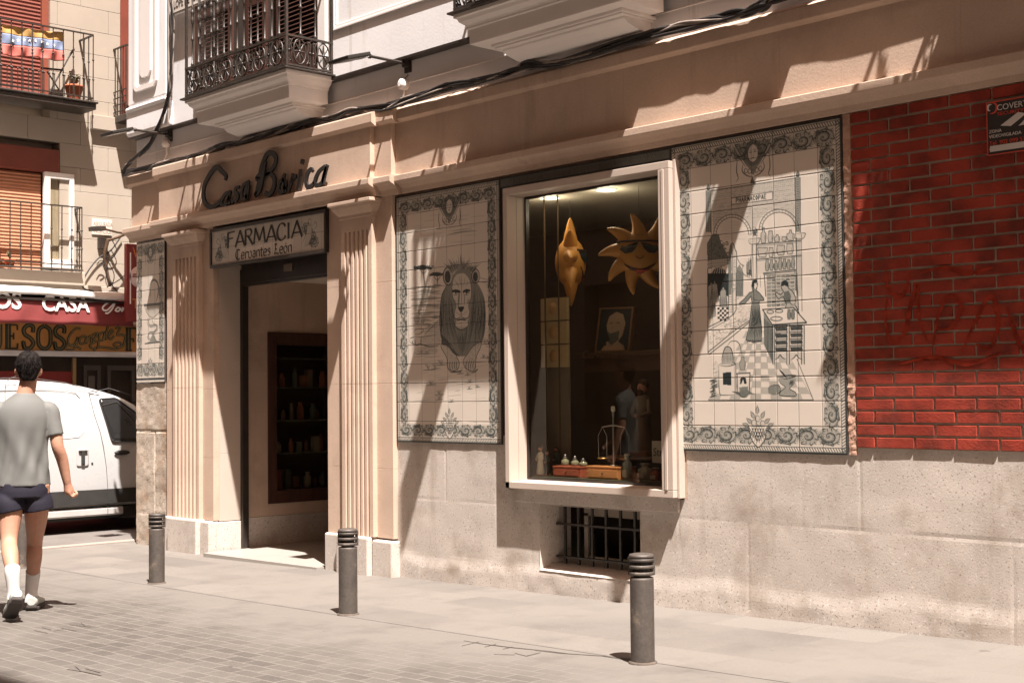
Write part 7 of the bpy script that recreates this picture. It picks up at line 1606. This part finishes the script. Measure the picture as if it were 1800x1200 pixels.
# ================================================================ STREET
def sheet(name,m,x0,x1,y0,y1,dz,sx=.5,sy=.5,noise=.0,kind=True):
    nx=max(2,int((x1-x0)/sx)+1); ny=max(2,int((y1-y0)/sy)+1); xs=np.linspace(x0,x1,nx); ys=np.linspace(y0,y1,ny)
    vs=[(x,y,gz(x)+dz) for x in xs for y in ys]; fs=[(i*ny+j,(i+1)*ny+j,(i+1)*ny+j+1,i*ny+j+1) for i in range(nx-1) for j in range(ny-1)]
    me=bpy.data.meshes.new(name); me.from_pydata(vs,[],fs); me.polygons.foreach_set('use_smooth',[True]*len(fs)); o=bpy.data.objects.new(name,me); C.objects.link(o); me.materials.append(m); o['kind']='structure'; return o
def paver_mat(name,base,mort,bw,bh,rot=0.,msize=.010,offset=.5,bump=.35,dust=None,mixlo=.35,mixhi=.65):
    m=bpy.data.materials.new(name); m.use_nodes=True; n=m.node_tree.nodes; L=m.node_tree.links; b=n['Principled BSDF']; b.inputs['Roughness'].default_value=.85; b.inputs['Specular IOR Level'].default_value=.3
    g=n.new('ShaderNodeNewGeometry'); mp=n.new('ShaderNodeMapping'); mp.inputs['Rotation'].default_value=(0,0,rot); L.new(g.outputs['Position'],mp.inputs[0])
    # slight wander so that the courses are not ruler straight
    wn=n.new('ShaderNodeTexNoise'); wn.inputs['Scale'].default_value=1.3; L.new(mp.outputs[0],wn.inputs['Vector']); wa=n.new('ShaderNodeVectorMath'); wa.operation='MULTIPLY_ADD'; wa.inputs[1].default_value=(.03,.03,0); L.new(wn.outputs['Color'],wa.inputs[0]); L.new(mp.outputs[0],wa.inputs[2])
    br=n.new('ShaderNodeTexBrick'); br.offset=offset; br.inputs['Scale'].default_value=1.; br.inputs['Brick Width'].default_value=bw; br.inputs['Row Height'].default_value=bh; br.inputs['Mortar Size'].default_value=msize; br.inputs['Mortar Smooth'].default_value=.3; br.inputs['Bias'].default_value=0.
    br.inputs['Color1'].default_value=(*[c*.80 for c in base],1); br.inputs['Color2'].default_value=(*[c*1.14 for c in base],1); br.inputs['Mortar'].default_value=(*mort,1); L.new(wa.outputs[0],br.inputs['Vector'])
    def noise(s,d=5,src=mp.outputs[0]): t=n.new('ShaderNodeTexNoise'); t.inputs['Scale'].default_value=s; t.inputs['Detail'].default_value=d; t.inputs['Roughness'].default_value=.6; L.new(src,t.inputs['Vector']); return t.outputs[0]
    def rr(f,a,b_,c=0,d=1): r=n.new('ShaderNodeMapRange'); r.inputs[1].default_value=a; r.inputs[2].default_value=b_; r.inputs[3].default_value=c; r.inputs[4].default_value=d; L.new(f,r.inputs[0]); return r.outputs[0]
    def mx(f,a,b_,mode='MIX'):
        x=n.new('ShaderNodeMix'); x.data_type='RGBA'; x.blend_type=mode
        if hasattr(f,'is_linked'): L.new(f,x.inputs[0])
        else: x.inputs[0].default_value=f
        L.new(a,x.inputs[6]); 
        if hasattr(b_,'is_linked'): L.new(b_,x.inputs[7])
        else: x.inputs[7].default_value=(*b_,1)
        return x.outputs[2]
    col=br.outputs['Color']
    fn=rr(noise(70,3),.3,.7,.86,1.14); cmb=n.new('ShaderNodeCombineColor'); [L.new(fn,cmb.inputs[i]) for i in range(3)]; col=mx(1.,col,cmb.outputs[0],'MULTIPLY')
    if dust: col=mx(rr(noise(.55,4),mixlo,mixhi,0,.80),col,dust)
    if name=='street_pavers':
        sp_=n.new('ShaderNodeSeparateXYZ'); L.new(g.outputs['Position'],sp_.inputs[0]); ad0=n.new('ShaderNodeMath'); ad0.operation='MULTIPLY_ADD'; L.new(noise(1.1,4),ad0.inputs[0]); ad0.inputs[1].default_value=1.3; L.new(sp_.outputs['Y'],ad0.inputs[2]); col=mx(rr(ad0.outputs[0],-2.1,-1.2,0,.88),col,(.142,.127,.111))
    dk=rr(noise(2.6,6),.50,.80,0,.55); col=mx(dk,col,tuple(c*.62 for c in base))
    # dark oily spots and a few wet streaks
    sp=rr(noise(5.,2),.73,.76,0,.55); col=mx(sp,col,tuple(c*.45 for c in base))
    L.new(col,b.inputs['Base Color'])
    bp=n.new('ShaderNodeBump'); bp.inputs['Strength'].default_value=bump; bp.inputs['Distance'].default_value=.006; inv=rr(br.outputs['Fac'],0,1,1,0); ad=n.new('ShaderNodeMath'); ad.operation='MULTIPLY_ADD'; L.new(noise(90,3),ad.inputs[0]); ad.inputs[1].default_value=.35; L.new(inv,ad.inputs[2]); L.new(ad.outputs[0],bp.inputs['Height']); L.new(bp.outputs[0],b.inputs['Normal'])
    return m
DUST=(.143,.128,.112)
M_PAV=paver_mat('street_pavers',(.084,.074,.064),(.132,.117,.102),.205,.105,0.,.008,.5,.45,DUST,.40,.80)
M_SLAB=paver_mat('pavement_slabs',(.138,.123,.108),(.114,.100,.087),.60,.40,0.,.004,.5,.3,(.154,.138,.121),.35,.65)
M_ASP=mat('asphalt',(.125,.110,.098),.9,.14,1.2,.6,140,fine=(180,.16),stain=((.10,.085,.075),1.6,.5,.75))
sheet('ground',M_ASP,-60,60,-45,60,-.03,1.2,1.2)
sheet('street',M_PAV,-4.95,30,-12,-1.62,.0)
sheet('pavement',M_SLAB,-4.75,30,-1.64,.12,.002)
sheet('side_street',M_ASP,-12,-4.80,-14,20,-.006,.5,1.)
mb=MB()
for k in range(26): y=-1.6+k*.9; mb.box(-4.93,-4.75,y,y+.896,gz(-4.8)-.2,gz(-4.8)+.012)
kb=mb.build('kerb',mat('granite_kerb',(.24,.20,.17),.85,.1,3.,.5,80)); kb['kind']='structure'
mb=MB()
for k in range(10): x=-4.95+k*.0; 
for k in range(22): y=-12.6+k*.5; mb.box(-5.0,-4.93,y,y+.496,gz(-4.9)-.2,gz(-4.9)+.003)
kb=mb.build('edge_stone',mat('granite_kerb',(.24,.20,.17))); kb['kind']='structure'
sheet('far_pavement',M_SLAB,-9.3,-8.35,-14,20,.03)
M_DAMP=mat('damp_dirt',(.060,.050,.042),.8,.4,14)
def joint(pts,w_=.010):
    mb=MB(); q=[]
    for (px,py) in pts:
        x,y=GP(px,py,.0)
        for _ in range(3): x,y=GP(px,py,gz(x)+.003)
        q.append((x,y))
    ribbon(mb,q,[w_*.4,w_,w_*.5],lambda a,b,d:(a,b,gz(a)+.0025+d),.0012); o=mb.build('dirty_joint',M_DAMP); o['kind']='structure'
for pts in ([(60,1107),(84,1112)],[(74,1102),(90,1106)],[(108,1103),(134,1108)],[(122,1097),(160,1101)],[(95,1108),(112,1105)],[(143,1094),(150,1100)],[(118,1175),(150,1180),(178,1186)],[(150,1174),(176,1181)],[(132,1170),(142,1178)],
    [(815,1125),(850,1131),(900,1137),(960,1143),(1000,1148)],[(812,1134),(842,1127)],[(852,1136),(872,1131)],[(868,1149),(905,1150)],[(884,1140),(900,1136)],[(905,1147),(925,1152),(950,1146)],[(940,1142),(985,1147),(1060,1152),(1110,1160)]): joint(pts)
# bollards
def bollard(px,py,ptop,label,first=None):
    x,y=GP(px,py,0); 
    for _ in range(4): x,y=GP(px,py,gz(x)+.004)
    x-=.046; y+=.044; r=.064; z=gz(x)
    lo_,hi_=.2,1.2
    for _ in range(30):
        m_=(lo_+hi_)/2; c=RW.T@(np.array([x,y,z+m_])-CAM); v=CY+F_PX*c[1]/c[2]
        if v>ptop: lo_=m_
        else: hi_=m_
    h=lo_; return x,y,z,h,r
specs=[(272,1026,902,'leftmost grey cylindrical bollard, in front of the building corner'),(610,1081,929,'middle grey cylindrical bollard, in front of the right door pilaster'),(1132,1167,973,'nearest grey cylindrical bollard, under the shop window')]
def make_bollard(x,y,z,h,r,label):
    t=thing('bollard',label,'bollard',(x,y,z),'grey bollards along the pavement edge')
    mb=MB(); mb.lathe([(r*1.0,-.02),(r*1.0,.0),(r*1.02,.005),(r,.02),(r,h-.135),(r*.985,h-.125),(r*.90,h-.122)],(x,y,z),40); mb.build('post',M_BOLL,t)
    mb=MB(); mb.lathe([(r*.70,h-.13),(r*.70,h-.03)],(x,y,z),28); mb.build('core',mat('bollard_core',(.03,.026,.022),.7),t)
    mb=MB()
    for k in range(3): z0=h-.112+k*.036; mb.lathe([(r*.7,z0),(r*1.0,z0+.002),(r*1.04,z0+.007),(r*1.04,z0+.014),(r*1.0,z0+.019),(r*.7,z0+.021)],(x,y,z),36)
    mb.lathe([(r*.7,h-.020),(r*1.03,h-.018),(r*1.06,h-.010),(r*1.0,h-.001),(r*.6,h+.004),(0.001,h+.005)],(x,y,z),36)
    for a in (math.radians(-155),math.radians(60)): mb.obox((x+r*.95*math.cos(a),y+r*.95*math.sin(a),z+h-.065),(.016*-math.sin(a),.016*math.cos(a),0),(.010*math.cos(a),.010*math.sin(a),0),(0,0,.048))
    mb.build('ribbed_cap',M_BOLL,t)
    mb=MB(); mb.lathe([(r*1.0,-.01),(r*1.22,-.01),(r*1.18,.006),(r*1.02,.010)],(x,y,z+.003),24,caps=False); mb.build('mortar_collar',mat('collar_dirt',(.09,.07,.055),.9,.3,30),t)
    return t
for (px,py,pt,lb) in specs: make_bollard(*bollard(px,py,pt,lb),lb)
# fourth bollard half hidden between the walker's legs
x,y=GP(38,990,0); t=make_bollard(x,y,gz(x),.62,.064,'grey bollard mostly hidden behind the legs of the walking man')
# building on the near side of the street, behind the camera (lights, reflections and the shade at the bottom left)
OB=thing('opposite_building','plain stone building on the near side of the street, behind the viewpoint','building',(6,-8.4,0))
mb=MB(); xs=[-33+k*1.9 for k in range(30)]
mb.box(-34,24,-9.4,-8.75,-.2,15.4)
for k,x in enumerate(xs): mb.box(x-.55,x+.42,-8.749,-8.4,-.2,15.2)
for z in (0.6,3.6,6.9,10.1,13.3): mb.box(-34,24,-8.752,-8.41,z-.35,z+.45)
mb.box(-34,24,-9.4,-7.42,15.4,15.8); mb.build('facade',mat('opposite_stone',(.34,.26,.20),.85,.08,1.5),OB)
